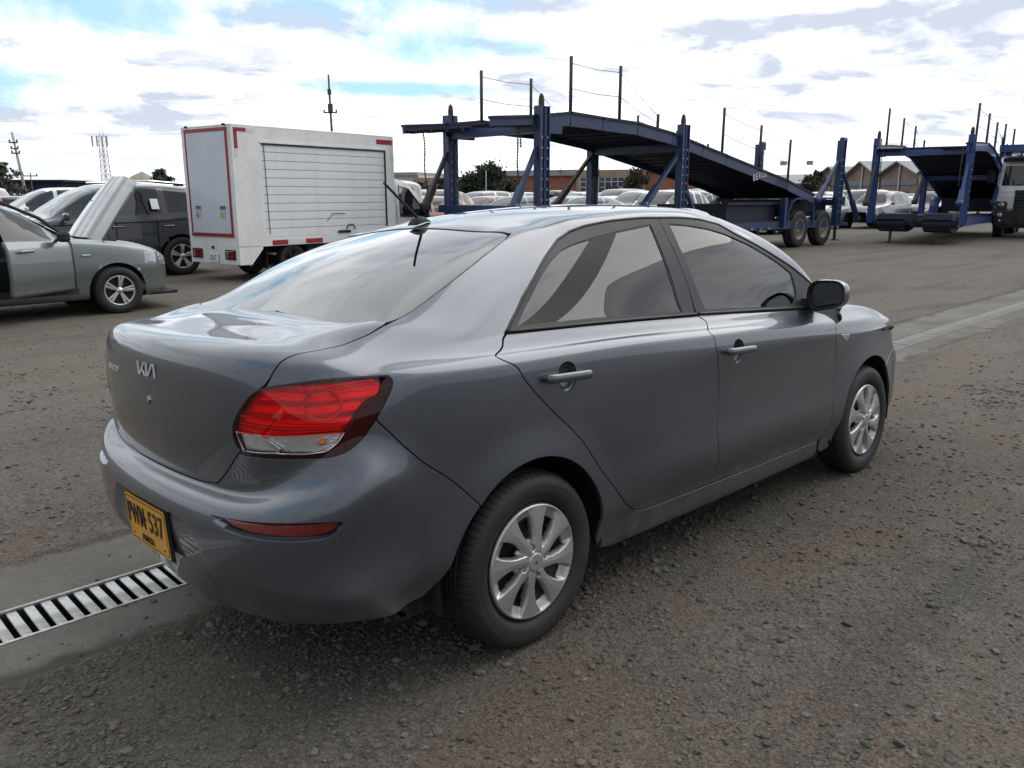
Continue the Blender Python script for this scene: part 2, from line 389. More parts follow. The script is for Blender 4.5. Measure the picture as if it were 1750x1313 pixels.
    ring([(-.41,0,1.098),(-.405,.26,1.098),(-.385,.46,1.098),(-.335,.605,1.118),(-.235,.685,1.106),(-.12,.728,1.073)],
         side(-.01,2.22,([-.02,.2,.6,1.2,2.,2.22],[.742,.753,.755,.754,.748,.735]),([-.02,1,2.,2.22],[1.048,1.004,.963,.953])),
         [(2.29,.70,.965),(2.33,.60,.98),(2.37,.48,.988),(2.40,.34,.996),(2.43,.18,1.0),(2.44,0,1.0)])
    ring([(-.215,0,1.205),(-.21,.25,1.205),(-.19,.45,1.20),(-.145,.585,1.208),(-.06,.65,1.188),(.05,.685,1.152)],
         side(.14,2.02,([.14,.4,.8,1.3,2.0],[.697,.705,.708,.708,.70]),([.14,.5,1,2.],[1.13,1.125,1.122,1.113])),
         [(2.085,.680,1.122),(2.12,.585,1.132),(2.15,.45,1.135),(2.18,.31,1.143),(2.20,.16,1.148),(2.205,0,1.15)])
    ring([(-.025,0,1.29),(-.02,.235,1.289),(0,.42,1.284),(.04,.54,1.288),(.115,.597,1.268),(.21,.627,1.244)],
         side(.29,1.78,([.29,.6,1.,1.4,1.78],[.640,.648,.65,.648,.627]),([.29,.6,1,1.4,1.78],[1.24,1.248,1.255,1.26,1.268])),
         [(1.85,.60,1.277),(1.89,.50,1.281),(1.92,.385,1.28),(1.945,.26,1.288),(1.96,.13,1.292),(1.965,0,1.294)])
    def rz(x,y): return roofz(x)-.145*y*y
    def rr(l): return [(x,y,rz(x,y)) for x,y in l]
    ring(rr([(.175,0),(.18,.215),(.20,.39)])+[(.245,.49,1.353),(.32,.543,1.340),(.40,.564,1.328)],
         side(.46,1.52,([.46,.8,1.1,1.3,1.52],[.573,.583,.583,.578,.562]),([.46,.7,1,1.25,1.52],[1.329,1.356,1.377,1.379,1.366])),
         [(1.575,.525,1.374)]+rr([(1.605,.43),(1.635,.33),(1.66,.22),(1.675,.11),(1.68,0)]))
    ring(rr([(.26,0),(.265,.19),(.285,.345),(.33,.44)])+[(.39,.487,1.372),(.46,.505,1.378)],
         side(.52,1.45,([.5,.8,1.1,1.45],[.516,.527,.528,.505]),([.5,.7,1,1.25,1.45],[1.385,1.402,1.419,1.420,1.409])),
         [(1.49,.465,1.412)]+rr([(1.52,.385),(1.545,.295),(1.565,.2),(1.575,.1),(1.58,0)]))
    ring(rr([(.38,0),(.385,.14),(.40,.25),(.43,.32),(.48,.355),(.53,.37)]),rr([(x,.385) for x in np.linspace(.58,1.38,13)]),
         rr([(1.40,.34),(1.42,.28),(1.44,.21),(1.455,.14),(1.46,.07),(1.463,0)]))
    ring(rr([(.50,0),(.503,.07),(.515,.13),(.535,.165),(.57,.18),(.61,.19)]),rr([(x,.195) for x in np.linspace(.65,1.30,13)]),
         rr([(1.315,.17),(1.325,.14),(1.335,.105),(1.342,.07),(1.346,.035),(1.348,0)]))
    ring(rr([(.62,0),(.622,0),(.63,0),(.64,0),(.66,0),(.68,0)]),rr([(x,0) for x in np.linspace(.71,1.22,13)]),
         rr([(1.225,0),(1.23,0),(1.235,0),(1.238,0),(1.24,0),(1.241,0)]))
    return np.array(N,float)  # [ring][col][3]
def pad(P):
    # columns: mirror across y=0 both ends; rings: bottom extrapolate, top mirror
    m=np.array([1,-1,1.])
    P=np.concatenate([P[:,1:2]*m,P,P[:,-2:-1]*m],1)
    P=np.concatenate([2*P[:1]-P[1:2],P,P[-2:-1]*m],0)
    return P
def bs(t):
    t=np.asarray(t)
    return np.stack([(1-t)**3/6,(3*t**3-6*t*t+4)/6,(-3*t**3+3*t*t+3*t+1)/6,t**3/6],-1)
def dbs(t):
    t=np.asarray(t)
    return np.stack([-(1-t)**2/2,(3*t*t-4*t)/2,(-3*t*t+2*t+1)/2,t*t/2],-1)
def fit(N,it=3,k=.85):
    C=N.copy()
    for _ in range(it):
        P=pad(C)
        S=(P[:-2]+4*P[1:-1]+P[2:])/6
        S=(S[:,:-2]+4*S[:,1:-1]+S[:,2:])/6
        C=C+k*(N-S)
        C[-1,:,1]=0;C[:,0,1]=0;C[:,-1,1]=0
    return C
CTRL=None
def surf0(u,v):
    """u: column param 0..ncol-1, v: ring param 0..nring-1 -> pos, du, dv"""
    u=np.asarray(u,float);v=np.asarray(v,float)
    P=pad(CTRL);nr,nc=CTRL.shape[:2]
    iu=np.clip(np.floor(u).astype(int),0,nc-2);iv=np.clip(np.floor(v).astype(int),0,nr-2)
    tu=u-iu;tv=v-iv
    bu,bv,du,dv=bs(tu),bs(tv),dbs(tu),dbs(tv)
    p=np.zeros(u.shape+(3,));pu=p.copy();pv=p.copy()
    for a in range(4):
        for b in range(4):
            c=P[iv+a,iu+b]
            p+=c*(bv[...,a]*bu[...,b])[...,None]
            pu+=c*(bv[...,a]*du[...,b])[...,None]
            pv+=c*(dv[...,a]*bu[...,b])[...,None]
    return p,pu,pv
def flare(p):
    # wheel arch lip: bulge outward round the wheel centres
    out=np.zeros(p.shape[:-1])
    for cx,R in ((0,.325),(2.57,.325)):
        r=np.hypot(p[...,0]-cx,p[...,2]-.30)
        k=np.clip((r-.26)/.22,0,1)
        out+=.016*(1-k*k*(3-2*k))*np.clip((p[...,2]-.12)/.15,0,1)
    return out
CTRL = fit(build_net())

FEAT={
'door_r_rear':[(6.261,15.612),(6.866,14.516),(7.611,12.729),(7.632,11.194),(7.737,10.548),(7.911,9.957),(8.153,9.346),(8.391,8.633),(8.587,7.941),(8.75,7.259),(8.921,6.592),(9.104,5.898),(9.324,5.018),(9.546,4.23),(9.747,3.432),(9.869,2.994),(9.993,2.799)],
'door_r_bot':[(9.993,2.799),(10.462,2.709),(10.938,2.673),(11.415,2.688)],
'door_split':[(11.415,2.688),(11.473,2.897),(11.456,3.992),(11.403,4.782),(11.353,5.282),(11.334,5.792),(11.381,6.543),(11.415,7.658),(11.403,8.62),(11.326,9.819),(11.261,11.354),(11.303,12.678),(11.262,14.637),(11.502,15.786),(11.616,16.364),(11.621,16.979),(11.678,17.575),(11.817,18.205),(12.132,19.134)],
'frame_r':[(6.188,15.714),(5.91,16.271),(5.7,17.004),(5.754,17.726),(5.606,18.399),(5.566,18.846),(6.238,19.162),(7.386,19.298),(9.275,19.319),(10.916,19.213),(12.132,19.134)],
'frame_f':[(12.132,19.134),(13.421,19.111),(14.913,19.005),(16.525,18.784),(16.533,18.358),(16.913,17.923),(17.285,17.515),(17.725,17.158),(18.045,16.853),(18.306,16.662)],
'door_f_bot':[(11.415,2.688),(12.62,2.482),(14.317,2.485)],
'door_f_front':[(14.317,2.485),(14.531,2.874),(14.466,4.009),(14.512,5.612),(14.602,6.714),(14.59,8.235),(14.523,9.214),(14.436,11.926),(14.949,14.124)],
'glass_r':[(6.224,16.073),(7.361,16.109),(8.442,16.149),(9.67,16.143),(11.156,16.121),(11.123,16.503),(11.135,17.18),(11.243,18.046),(11.411,18.835),(10.675,18.788),(9.553,18.747),(7.962,18.648),(6.9,18.541),(6.372,18.403),(6.142,18.113),(6.027,17.575),(6.028,16.714)],
'belt_r':[(6.259,15.661),(7.511,15.716),(8.507,15.776),(9.652,15.805),(11.464,15.822)],
'glass_f':[(11.903,16.105),(13.917,15.946),(15.699,15.753),(16.554,16.544),(17.191,16.994),(17.011,17.293),(16.642,17.614),(16.273,17.996),(15.652,18.352),(14.69,18.568),(13.622,18.73),(12.505,18.821),(12.079,18.068),(11.873,17.218),(11.9,16.627)],
'belt_f':[(11.521,15.833),(12.528,15.741),(13.612,15.602),(14.731,14.841)],
'arch':[(9.108,1.78),(9.133,2.345),(9.142,2.873),(9.134,3.528),(9.108,4.15),(9.065,4.622),(9.006,5.065),(8.932,5.522),(8.841,5.935),(8.737,6.265),(8.619,6.535),(8.489,6.762),(8.349,6.95),(8.2,7.091),(8.045,7.181),(7.885,7.213),(7.724,7.185),(7.563,7.099),(7.403,6.968),(7.247,6.792),(7.097,6.577),(6.955,6.32),(6.823,6.013),(6.705,5.633),(6.6,5.182),(6.509,4.669),(6.44,4.065),(6.397,3.327),(6.382,2.578),(6.397,1.581),(6.247,0.781)],
'lamp':[(1.972,10.401),(2.038,10.598),(2.208,10.921),(2.401,11.22),(2.551,11.378),(2.782,11.489),(3.34,11.659),(3.895,11.802),(4.628,12.002),(5.304,12.184),(5.562,12.156),(5.639,11.892),(5.648,11.512),(5.558,10.97),(5.395,10.469),(5.171,9.968),(4.896,9.512),(4.549,9.124),(4.227,8.931),(3.967,8.91),(3.624,9.015),(3.203,9.242),(2.781,9.464),(2.344,9.632),(2.073,9.707),(1.992,9.783),(1.956,10.127)],
'lamp_white':[(2.029,10.281),(2.504,10.193),(3.108,10.072),(3.771,9.917),(4.364,9.747),(4.145,9.41),(3.848,9.187),(3.439,9.285),(2.805,9.609),(2.115,9.798)],
'lamp_red_out':[(5.36,11.521),(5.249,10.898),(4.861,10.749),(4.56,10.096),(4.358,9.745)],
'lamp_round':[(4.348,10.841),(4.327,10.69),(4.276,10.56),(4.198,10.46),(4.099,10.397),(3.987,10.374),(3.871,10.39),(3.759,10.442),(3.658,10.524),(3.575,10.629),(3.514,10.75),(3.48,10.88),(3.475,11.013),(3.5,11.143),(3.552,11.264),(3.628,11.369),(3.722,11.451),(3.829,11.503),(3.942,11.517),(4.054,11.489),(4.156,11.418),(4.241,11.306),(4.303,11.163),(4.339,11.003)],
'trunk_side':[(3.416,15.217),(3.765,14.456),(3.687,13.926),(3.459,13.318),(3.209,12.981),(3.112,12.554),(2.991,12.095),(2.907,11.751),(2.882,11.537)],
'trunk_low':[(2.009,9.727),(1.747,9.41),(1.417,8.951),(1.219,8.517),(1.093,8.227),(0.903,8.292),(0.302,8.274),(0,8.7)],
'rglass_top':[(0,19.239),(0.983,19.161),(1.814,19.174),(3.074,18.857),(3.281,18.817)],
'rglass_side':[(3.281,18.817),(3.441,18.65),(3.518,18.178),(3.519,17.566),(3.415,17.042),(3.306,16.625),(3.282,16.168),(3.328,15.803),(3.309,15.393)],
'rglass_bot':[(3.309,15.393),(3.067,15.337),(1.666,15.893),(0.806,15.939),(0.117,15.984)],
'rglass_in':[(0.162,18.773),(1.249,18.783),(2.22,18.664),(2.831,18.523),(3.036,18.43),(3.135,18.283),(3.139,17.614),(2.976,16.923),(2.879,16.544),(2.9,16.19),(2.881,16.044),(2.713,16.017),(2.377,16.105),(1.32,16.224),(0.521,16.222),(0,16.1)],
'ditch':[(3.204,18.897),(3.257,19.791),(3.908,20.384),(5.643,20.747),(7.322,21.028)],
'seam':[(5.213,9.95),(5.903,8.86),(6.458,7.433),(6.929,6.175)],
'refl':[(1.679,6.564),(2.044,6.548),(2.673,6.568),(3.295,6.59),(3.933,6.598),(4.311,6.607),(4.296,6.464),(4.116,6.334),(3.539,6.296),(2.926,6.27),(2.296,6.282),(1.862,6.342)],
'refl_lip':[(1.545,6.529),(2.031,6.613),(2.66,6.636),(3.284,6.652),(3.923,6.649),(4.373,6.628),(4.336,6.386),(4.123,6.263),(3.341,6.21),(2.722,6.183),(2.18,6.194),(1.741,6.232),(1.566,6.4)],
'recess':[(0.75,5.921),(1.033,5.893),(1.503,4.335),(1.524,2.955)],
'sideind':[(14.703,9.828),(15.108,9.582),(15.107,8.967),(14.953,8.78),(14.803,8.91)],
'handle_r':[(8.069,10.526),(8.071,10.225),(8.887,10.129),(8.905,10.433)],
'handle_f':[(11.451,10.316),(11.463,9.89),(12.098,9.795),(12.111,10.266)],
'cup_r':[(8.521,10.37)],
'cup_f':[(11.798,10.066)],
'logo':[(0,11.6),(0.311,11.198),(0.022,11.32)],
'key':[(0,10.6)],
'frock':[(14.317,2.485),(14.388,1.589)],
'arch_f':[(14.887,1.828),(14.86,2.405),(14.85,3.116),(14.859,3.861),(14.887,4.473),(14.933,4.948),(14.997,5.329),(15.079,5.66),(15.181,5.963),(15.301,6.247),(15.439,6.51),(15.593,6.745),(15.762,6.944),(15.942,7.095),(16.128,7.192),(16.316,7.228),(16.504,7.2),(16.689,7.109),(16.869,6.967),(17.043,6.779),(17.208,6.553),(17.365,6.298),(17.512,6.009),(17.648,5.68),(17.776,5.299),(17.896,4.839),(18.002,4.273),(18.089,3.653),(18.155,3.036),(18.201,2.443),(18.197,1.852)],
}

NR, NC = CTRL.shape[:2]
FE = {k: np.array(v, float) for k, v in FEAT.items()}
def recess(p):
    """number-plate pocket in the rear bumper: depth along x"""
    y, z, x = np.abs(p[..., 1]), p[..., 2], p[..., 0]
    yb = np.interp(z, [.25, .31, .395, .52, .56], [.45, .41, .39, .275, .25])
    k = np.clip((yb-y)/.075+.5, 0, 1); k = k*k*(3-2*k)
    kz = np.clip((.548-z)/.012, 0, 1)*np.clip((z-.20)/.13, 0, 1); kz = kz*kz*(3-2*kz)
    return np.where(x < -.4, .020*k*kz, 0.0)
def S(u, v):
    """outer skin of the y>=0 half: position, outward normal"""
    u = np.clip(np.asarray(u, float), 0, NC-1); v = np.clip(np.asarray(v, float), 0, NR-1)
    def full(a, b):
        q, _, _ = surf0(a, b); q = q.copy()
        q[..., 1] += flare(q)*np.clip((q[..., 1]-.70)/.08, 0, 1); q[..., 0] += recess(q); return q
    e = 2e-3
    u1, u0, v1, v0 = np.minimum(u+e, NC-1), np.maximum(u-e, 0), np.minimum(v+e, NR-1), np.maximum(v-e, 0)
    q = full(u, v); n = np.cross(full(u, v1)-full(u, v0), full(u1, v)-full(u0, v))
    edge = (u < 1e-6) | (u > NC-1-1e-6) | (v > NR-1-1e-6)
    n[..., 1] = np.where(edge, 0, n[..., 1])
    return q, n/np.maximum(np.linalg.norm(n, axis=-1, keepdims=True), 1e-12)
def Jac(u, v):
    e = 1e-3
    u1, u0, v1, v0 = np.minimum(u+e, NC-1), np.maximum(u-e, 0), np.minimum(v+e, NR-1), np.maximum(v-e, 0)
    return (S(u1, v)[0]-S(u0, v)[0])/(u1-u0)[:, None], (S(u, v1)[0]-S(u, v0)[0])/(v1-v0)[:, None]
def resample(loop, step, closed=True):
    L = np.array(loop, float); 
    if closed: L = np.vstack([L, L[:1]])
    P = S(L[:, 0], L[:, 1])[0]; out = []
    for i in range(len(L)-1):
        n = max(1, int(math.ceil(np.linalg.norm(P[i+1]-P[i])/step)))
        for k in range(n): out.append(L[i]+(L[i+1]-L[i])*k/n)
    if not closed: out.append(L[-1])
    return np.array(out)
def smooth_loop(loop, it=1):
    """corner-rounding pass for curves traced as coarse polylines (keeps sharp turns)"""
    L = np.array(loop, float)
    for _ in range(it):
        d0 = L-np.roll(L, 1, 0); d1 = np.roll(L, -1, 0)-L
        c = (d0*d1).sum(1)/(np.linalg.norm(d0, axis=1)*np.linalg.norm(d1, axis=1)+1e-12)
        M = L*.5+.25*(np.roll(L, 1, 0)+np.roll(L, -1, 0)); k = (c > .6)[:, None]
        L = np.where(k, M, L)
    return L
def inside(P, loop):
    x, y = P[:, 0], P[:, 1]; r = np.zeros(len(P), bool); a = loop; b = np.roll(loop, -1, 0)
    for (x0, y0), (x1, y1) in zip(a, b):
        if y0 == y1: continue
        c = (y0 > y) != (y1 > y)
        r ^= c & (x < (x1-x0)*(y-y0)/(y1-y0)+x0)
    return r
def on_sym(L): return (L[:, 0] < 1e-4) | (L[:, 0] > NC-1-1e-4) | (L[:, 1] > NR-1-1e-4)
def area2(L): return float((L[:, 0]*np.roll(L[:, 1], -1)-L[:, 1]*np.roll(L[:, 0], -1)).sum())
def offset(L, g):
    """move a closed uv loop towards its inside by g metres (points on the centre line stay on it)"""
    P, n = S(L[:, 0], L[:, 1]); T = np.roll(P, -1, 0)-np.roll(P, 1, 0)
    s = np.sign(area2(L))
    D = np.cross(T, n)*s                         # candidate inward direction
    D /= np.maximum(np.linalg.norm(D, axis=1, keepdims=True), 1e-9)
    Ju, Jv = Jac(L[:, 0], L[:, 1])
    a, b, c = (Ju*Ju).sum(1), (Ju*Jv).sum(1), (Jv*Jv).sum(1); p, q = (Ju*D).sum(1), (Jv*D).sum(1); det = np.maximum(a*c-b*b, 1e-12)
    d = np.stack([(c*p-b*q)/det, (a*q-b*p)/det], 1)
    # make sure it points inside
    t = L+d*min(abs(g), .004)
    sg = np.where(inside(t, L), 1.0, -1.0); 
    if (sg < 0).mean() > .5: d = -d
    sy = on_sym(L); 
    O = L+d*g
    for k, lim in ((0, 0.0), (0, NC-1.0)):
        m = np.abs(L[:, k]-lim) < 1e-4; O[m, k] = lim
    m = L[:, 1] > NR-1-1e-4; O[m, 1] = NR-1
    O[:, 0] = np.clip(O[:, 0], 0, NC-1); O[:, 1] = np.clip(O[:, 1], 0, NR-1)
    return O
KU, KV = .25, .085
def panel(outer, holes=(), gap=.0018, step=.012, du=.11, dv=.17, depth=0.0, lip=.012, fine=None, skirt=True, smooth=1, rim=True):
    """triangulated piece of the skin with rolled edges -> V, F, N for the y>=0 half"""
    loops = []; 
    for i, lp in enumerate([outer]+list(holes)):
        L = smooth_loop(resample(smooth_loop(lp, smooth), step), 1)
        loops.append((i, L))
    main = offset(loops[0][1], gap+.0012) if rim else loops[0][1]
    hs = []
    for i, L in loops[1:]:
        # offset a hole outwards = negative inward
        hs.append(offset(L, -(gap+.0012)) if rim else L)
    u0, v0 = main.min(0); u1, v1 = main.max(0)
    gu = np.arange(math.floor(u0/du)*du, u1+du, du); gv = np.arange(math.floor(v0/dv)*dv, v1+dv, dv)
    G = np.stack(np.meshgrid(gu, gv), -1).reshape(-1, 2)
    if fine:
        for (a, b, c, d, e, f) in fine:
            G = G[~((G[:, 0] > a) & (G[:, 0] < b) & (G[:, 1] > c) & (G[:, 1] < d))]
            G = np.vstack([G, np.stack(np.meshgrid(np.arange(a, b, e), np.arange(c, d, f)), -1).reshape(-1, 2)])
    k = inside(G, main)
    for h in hs: k &= ~inside(G, h)
    G = G[k]; G = G[(G[:, 0] > 0) & (G[:, 0] < NC-1) & (G[:, 1] < NR-1)]
    B = np.vstack([main]+hs); PB = S(B[:, 0], B[:, 1])[0]; PG = S(G[:, 0], G[:, 1])[0]
    keep = np.ones(len(G), bool)
    for i in range(0, len(G), 400):
        d = np.linalg.norm(PG[i:i+400, None]-PB[None], axis=2).min(1); keep[i:i+400] = d > step*.55
    G = G[keep]
    A = np.vstack([B, G]); edges = []; o = 0
    for L in [main]+hs:
        n = len(L); edges += [(o+i, o+(i+1) % n) for i in range(n)]; o += n
    vo, eo, fo, ov, oe, of = delaunay_2d_cdt([Vector((a*KU, b*KV)) for a, b in A], edges, [], 0, 1e-7)
    U = np.array([(q.x/KU, q.y/KV) for q in vo]); F = np.array([f for f in fo if len(f) == 3])
    c = U[F].mean(1); k = inside(c, main)
    for h in hs: k &= ~inside(c, h)
    F = F[k]
    V, N = S(U[:, 0], U[:, 1])
    # orient
    fn = np.cross(V[F[:, 1]]-V[F[:, 0]], V[F[:, 2]]-V[F[:, 0]]); flip = (fn*N[F[:, 0]]).sum(1) < 0
    F[flip] = F[flip][:, ::-1]
    V = V-N*depth; Vs = [V]; Ns = [N]; Fs = [tuple(f) for f in F]; cnt = len(V)
    if skirt:
        for L, src, sgn in [(main, loops[0][1], 1)]+[(h, loops[1+i][1], -1) for i, h in enumerate(hs)]:
            sy = on_sym(L)
            P, n = S(L[:, 0], L[:, 1]); E1 = offset(L, -.0008*sgn) if rim else L; E2 = offset(L, -.0012*sgn) if rim else L
            p1, n1 = S(E1[:, 0], E1[:, 1]); p2, n2 = S(E2[:, 0], E2[:, 1])
            T = np.roll(P, -1, 0)-np.roll(P, 1, 0); side = np.cross(T, n); side /= np.maximum(np.linalg.norm(side, axis=1, keepdims=True), 1e-9)
            if rim:
                ref = (p2-P); 
                if ((side*ref).sum(1)).mean() < 0: side = -side
            else:
                if area2(L)*sgn < 0: side = -side
                if ((side*(P-P.mean(0))).sum(1)).mean()*sgn < 0: side = -side
            rows = [(P-n*depth, n), (p1-n1*(.0005+depth), .7*n1+.7*side), (p2-n2*(.0018+depth), side+.1*n2), (p2-n2*(lip+depth), side)]
            m = len(L); ids = []
            for q, nn in rows:
                Vs.append(q); Ns.append(nn/np.linalg.norm(nn, axis=1, keepdims=True)); ids.append(cnt+np.arange(m)); cnt += m
            for a in range(3):
                for i in range(m):
                    j = (i+1) % m
                    if sy[i] and sy[j]: continue
                    f = (ids[a][i], ids[a][j], ids[a+1][j], ids[a+1][i])
                    Fs.append(f)
            # orientation check below
    V = np.vstack(Vs); N = np.vstack(Ns)
    out = []
    for f in Fs:
        if len(f) == 4:
            q = np.cross(V[f[2]]-V[f[0]], V[f[3]]-V[f[1]])
            if (q*N[f[0]]).sum()+(q*N[f[2]]).sum() < 0: f = f[::-1]
        out.append(tuple(int(i) for i in f))
    return V, out, N
MIR = np.array([1, -1, 1.0])
def both(p):
    V, F, N = p; n = len(V)
    return np.vstack([V, V*MIR]), F+[tuple(n+i for i in f[::-1]) for f in F], np.vstack([N, N*MIR])
def right(p): V, F, N = p; return V*MIR, [f[::-1] for f in F], N*MIR
def pm(name, p): return mesh_np(name, *p)

# ---- materials of the car
def paint_mat(name, col, flake=.35, dust=.05, rough=.36, metal=.78):
    m = mat(name, col, rough, metal, coat=1.0); m.node_tree.nodes['Principled BSDF'].inputs['Coat Roughness'].default_value = .035
    g = NT(m); p = g.pos()
    fl = g.noise(p, 900, 2, .5); big = g.noise(p, 2.2, 5, .6); spk = g.noise(p, 140, 3, .7)
    c = g.mix(g.rng(fl, .35, .7, 0, flake), col, tuple(min(1, x*1.9) for x in col))
    d = g.m('MULTIPLY', g.rng(g.m('ADD', big, g.m('MULTIPLY', spk, .25)), .52, .85), dust)
    z = g.sep(p)[2]
    low = g.m('MULTIPLY', g.rng(z, .16, .55, .5, 0.0), g.rng(g.noise(p, 9, 6, .7), .35, .7, .2, 1.0))
    d = g.m('ADD', d, low, True)
    g.l(g.mix(d, c, (.17, .155, .135)), g.b.inputs['Base Color'])
    g.l(g.rng(d, 0, 1, .035, .30, False), g.b.inputs['Coat Roughness'])
    g.l(g.rng(d, 0, 1, rough, .62, False), g.b.inputs['Roughness'])
    g.l(g.rng(d, 0, 1, metal, .1, False), g.b.inputs['Metallic'])
    return m
M_PAINT = paint_mat('graphite metallic paint', (.080, .088, .108))
M_SASH = dusty(mat('satin charcoal sash', (.022, .024, .029), .5, 0, spec=.35), (.022, .024, .029), amt=.15)
M_BLACK = dusty(mat('black trim plastic', (.011, .011, .012), .55, spec=.25), (.014, .014, .016), amt=.3)
M_RUB = mat('black rubber seal', (.008, .008, .009), .5)
M_SHELL = mat('dark inner shell', (.006, .006, .007), .8)
M_GLASS = glass_mat('tinted side glass', (.24, .25, .27), 0.0, 1.52, 1.45)
M_GLASSR = glass_mat('rear screen glass', (.45, .46, .48), 0.0, 1.52, 2.2)
M_BAND = mat('black ceramic glass band', (.012, .013, .016), .5, 0, spec=.2)
M_HLAMP = mat('headlamp cover', (.10, .11, .12), .04, .2, coat=1.0)
M_CLEAR = glass_mat('clear lens', (.93, .94, .95), 0.0, 1.5)
M_RED = glass_mat('red lens', (.92, .020, .045), 0.0, 1.5, 1.05)
M_DRED = glass_mat('dark red lens', (.50, .008, .018), 0.0, 1.5, 1.0)
M_CHROME = mat('bright chrome', (.82, .83, .85), .09, 1.0)
M_SILVER = dusty(mat('silver wheel paint', (.50, .50, .50), .34, .75, coat=.3), (.50, .50, .50), dust=(.2, .18, .16), amt=.5, scale=8)
M_SEAT = mat('grey seat cloth', (.045, .045, .05), .85)
M_DASH = mat('dark dashboard', (.03, .03, .033), .6)
M_LINER = mat('roof lining', (.13, .127, .122), .9)

KIA = bpy.data.objects.new('parked_car', None); COL.objects.link(KIA)
KIA.matrix_world = Matrix(((0.999963, -0.000362, 0.008570, 0), (-0.000059, 0.998794, 0.049098, 0), (-0.008577, -0.049097, 0.998757, 0), (0, 0, 0, 1)))
tag(KIA, 'grey four-door sedan in the foreground with yellow number plate and red tail lights', 'car')
def part(name, me, mats, parent=None): return put(name, me, parent or KIA, mats)

# ---- panel outlines in skin coordinates
f = FE
lamp = f['lamp']; split = f['door_split']; cut = 11           # split[11:] is the B-pillar above the beltline
split_lo, split_up = split[:14], split[13:]
lampTL = 5                                                     # lamp[5] is where the boot gap meets the lamp
door_r = np.vstack([f['door_r_rear'], f['door_r_bot'][1:], split_lo[1:], f['belt_r'][::-1][1:]])
frame_r = np.vstack([f['belt_r'], split_up[1:], f['frame_r'][::-1][1:-1]])
door_f = np.vstack([f['belt_f'], f['door_f_front'][::-1], f['door_f_bot'][::-1][1:], split_lo[1:-1]])
frame_f = np.vstack([f['belt_f'], f['frame_f'][::-1], split_up[::-1][1:-1]])
ws_side = np.array([(20.1, 16.25), (19.75, 17), (19.55, 18), (19.6, 18.85)])
ditch = np.array([(3.25, 18.95), (3.7, 19.5), (4.7, 19.85), (6.2, 20.0), (9, 20.05), (13, 20.05), (17, 20.0), (18.6, 19.75), (19.6, 18.95)])
arch, arch_f = f['arch'], f['arch_f']
ia = int(np.argmin(np.abs(arch-np.array([6.93, 6.17])).sum(1)))
side_p = np.vstack([f['trunk_side'][:-1], lamp[lampTL:16], f['seam'][1:], arch[:ia][::-1],
                    [(9.6, 1.0), (12, 1.0), (14.5, 1.0), (f['frock'][1][0], 1.0)], f['frock'][::-1], f['door_f_bot'][::-1][1:], f['door_r_bot'][::-1][1:], f['door_r_rear'][::-1][1:-1],
                    f['frame_r'], f['frame_f'][1:], [(19.0, 16.25)], ws_side, ditch[::-1][1:], f['rglass_side'][1:-1]])
roof_p = np.vstack([[(0, 19.24)], f['rglass_top'][1:], ditch[1:-1], [(19.6, 18.95), (21, 19.05), (24, 19.05), (24, 23), (0, 23)]])
trunk_p = np.vstack([[(0, 16.02)], f['rglass_bot'][::-1], f['trunk_side'][:-1], lamp[0:lampTL+1][::-1], lamp[24:][::-1], f['trunk_low'][:4], [(1.2, 8.6), (1.05, 8.42), (.9, 8.38), (.3, 8.37), (0, 8.37)]])
bump_p = np.vstack([[(0, 8.37), (.3, 8.37), (.9, 8.38), (1.05, 8.42), (1.2, 8.6)], f['trunk_low'][:4][::-1], lamp[15:25][::-1], f['seam'][1:], arch[ia+1:-3], [(6.1, 2.5), (5.5, 2.38), (4.6, 2.2), (3.6, 1.85), (2.6, 1.45), (1.3, 1.15), (0, 1.05)]])
lipo = f['refl_lip']; refl = f['refl']
hood_p = np.array([(24, 15.95), (20.4, 15.95), (18.7, 15.7), (18.25, 14.8), (18.3, 13.7), (18.8, 13.1), (19.5, 12.5), (20.6, 11.9), (24, 11.7)])
head_p = np.array([(18.35, 12.85), (18.9, 12.95), (19.5, 12.4), (20.6, 11.8), (21.6, 11.6), (21.3, 10.6), (20.4, 10.3), (19.6, 10.4), (18.9, 11.3)])
jf = int(np.argmin(np.abs(arch_f[:, 1]-6.3)+(arch_f[:, 0] < 18)*9))
fend_p = np.vstack([f['door_f_front'][::-1], [(18.2, 15.7), (18.25, 14.8), (18.3, 13.7), (18.75, 13.05), (19.0, 11.6), (19.45, 10.6), (19.2, 8.6), (18.75, 7.3)], arch_f[jf:][:1], arch_f[jf:][1:], ]) if False else None
wsh_p = np.vstack([[(24, 16.2)], [(21, 16.2)], ws_side, [(21, 18.98), (24, 18.98)]])

DOORS = {}
side_me = pm('side_panel', right(panel(side_p, dv=.2)))
sp = part('side_panel', side_me, M_PAINT)
def mirrored(me, name):
    m = me.copy(); n = len(m.vertices); co = np.empty(n*3, np.float32); m.vertices.foreach_get('co', co); co = co.reshape(-1, 3)*np.array([1, -1, 1], np.float32)
    F = [tuple(p.vertices)[::-1] for p in me.polygons]
    nn = np.empty(len(me.loops)*3, np.float32); me.corner_normals.foreach_get('vector', nn); li = np.empty(len(me.loops), np.int32); me.loops.foreach_get('vertex_index', li)
    N = np.zeros((n, 3)); N[li] = nn.reshape(-1, 3); N *= MIR
    return mesh_np(name, co, F, N)
part('side_panel', mirrored(side_me, 'side_panel_far'), M_PAINT)
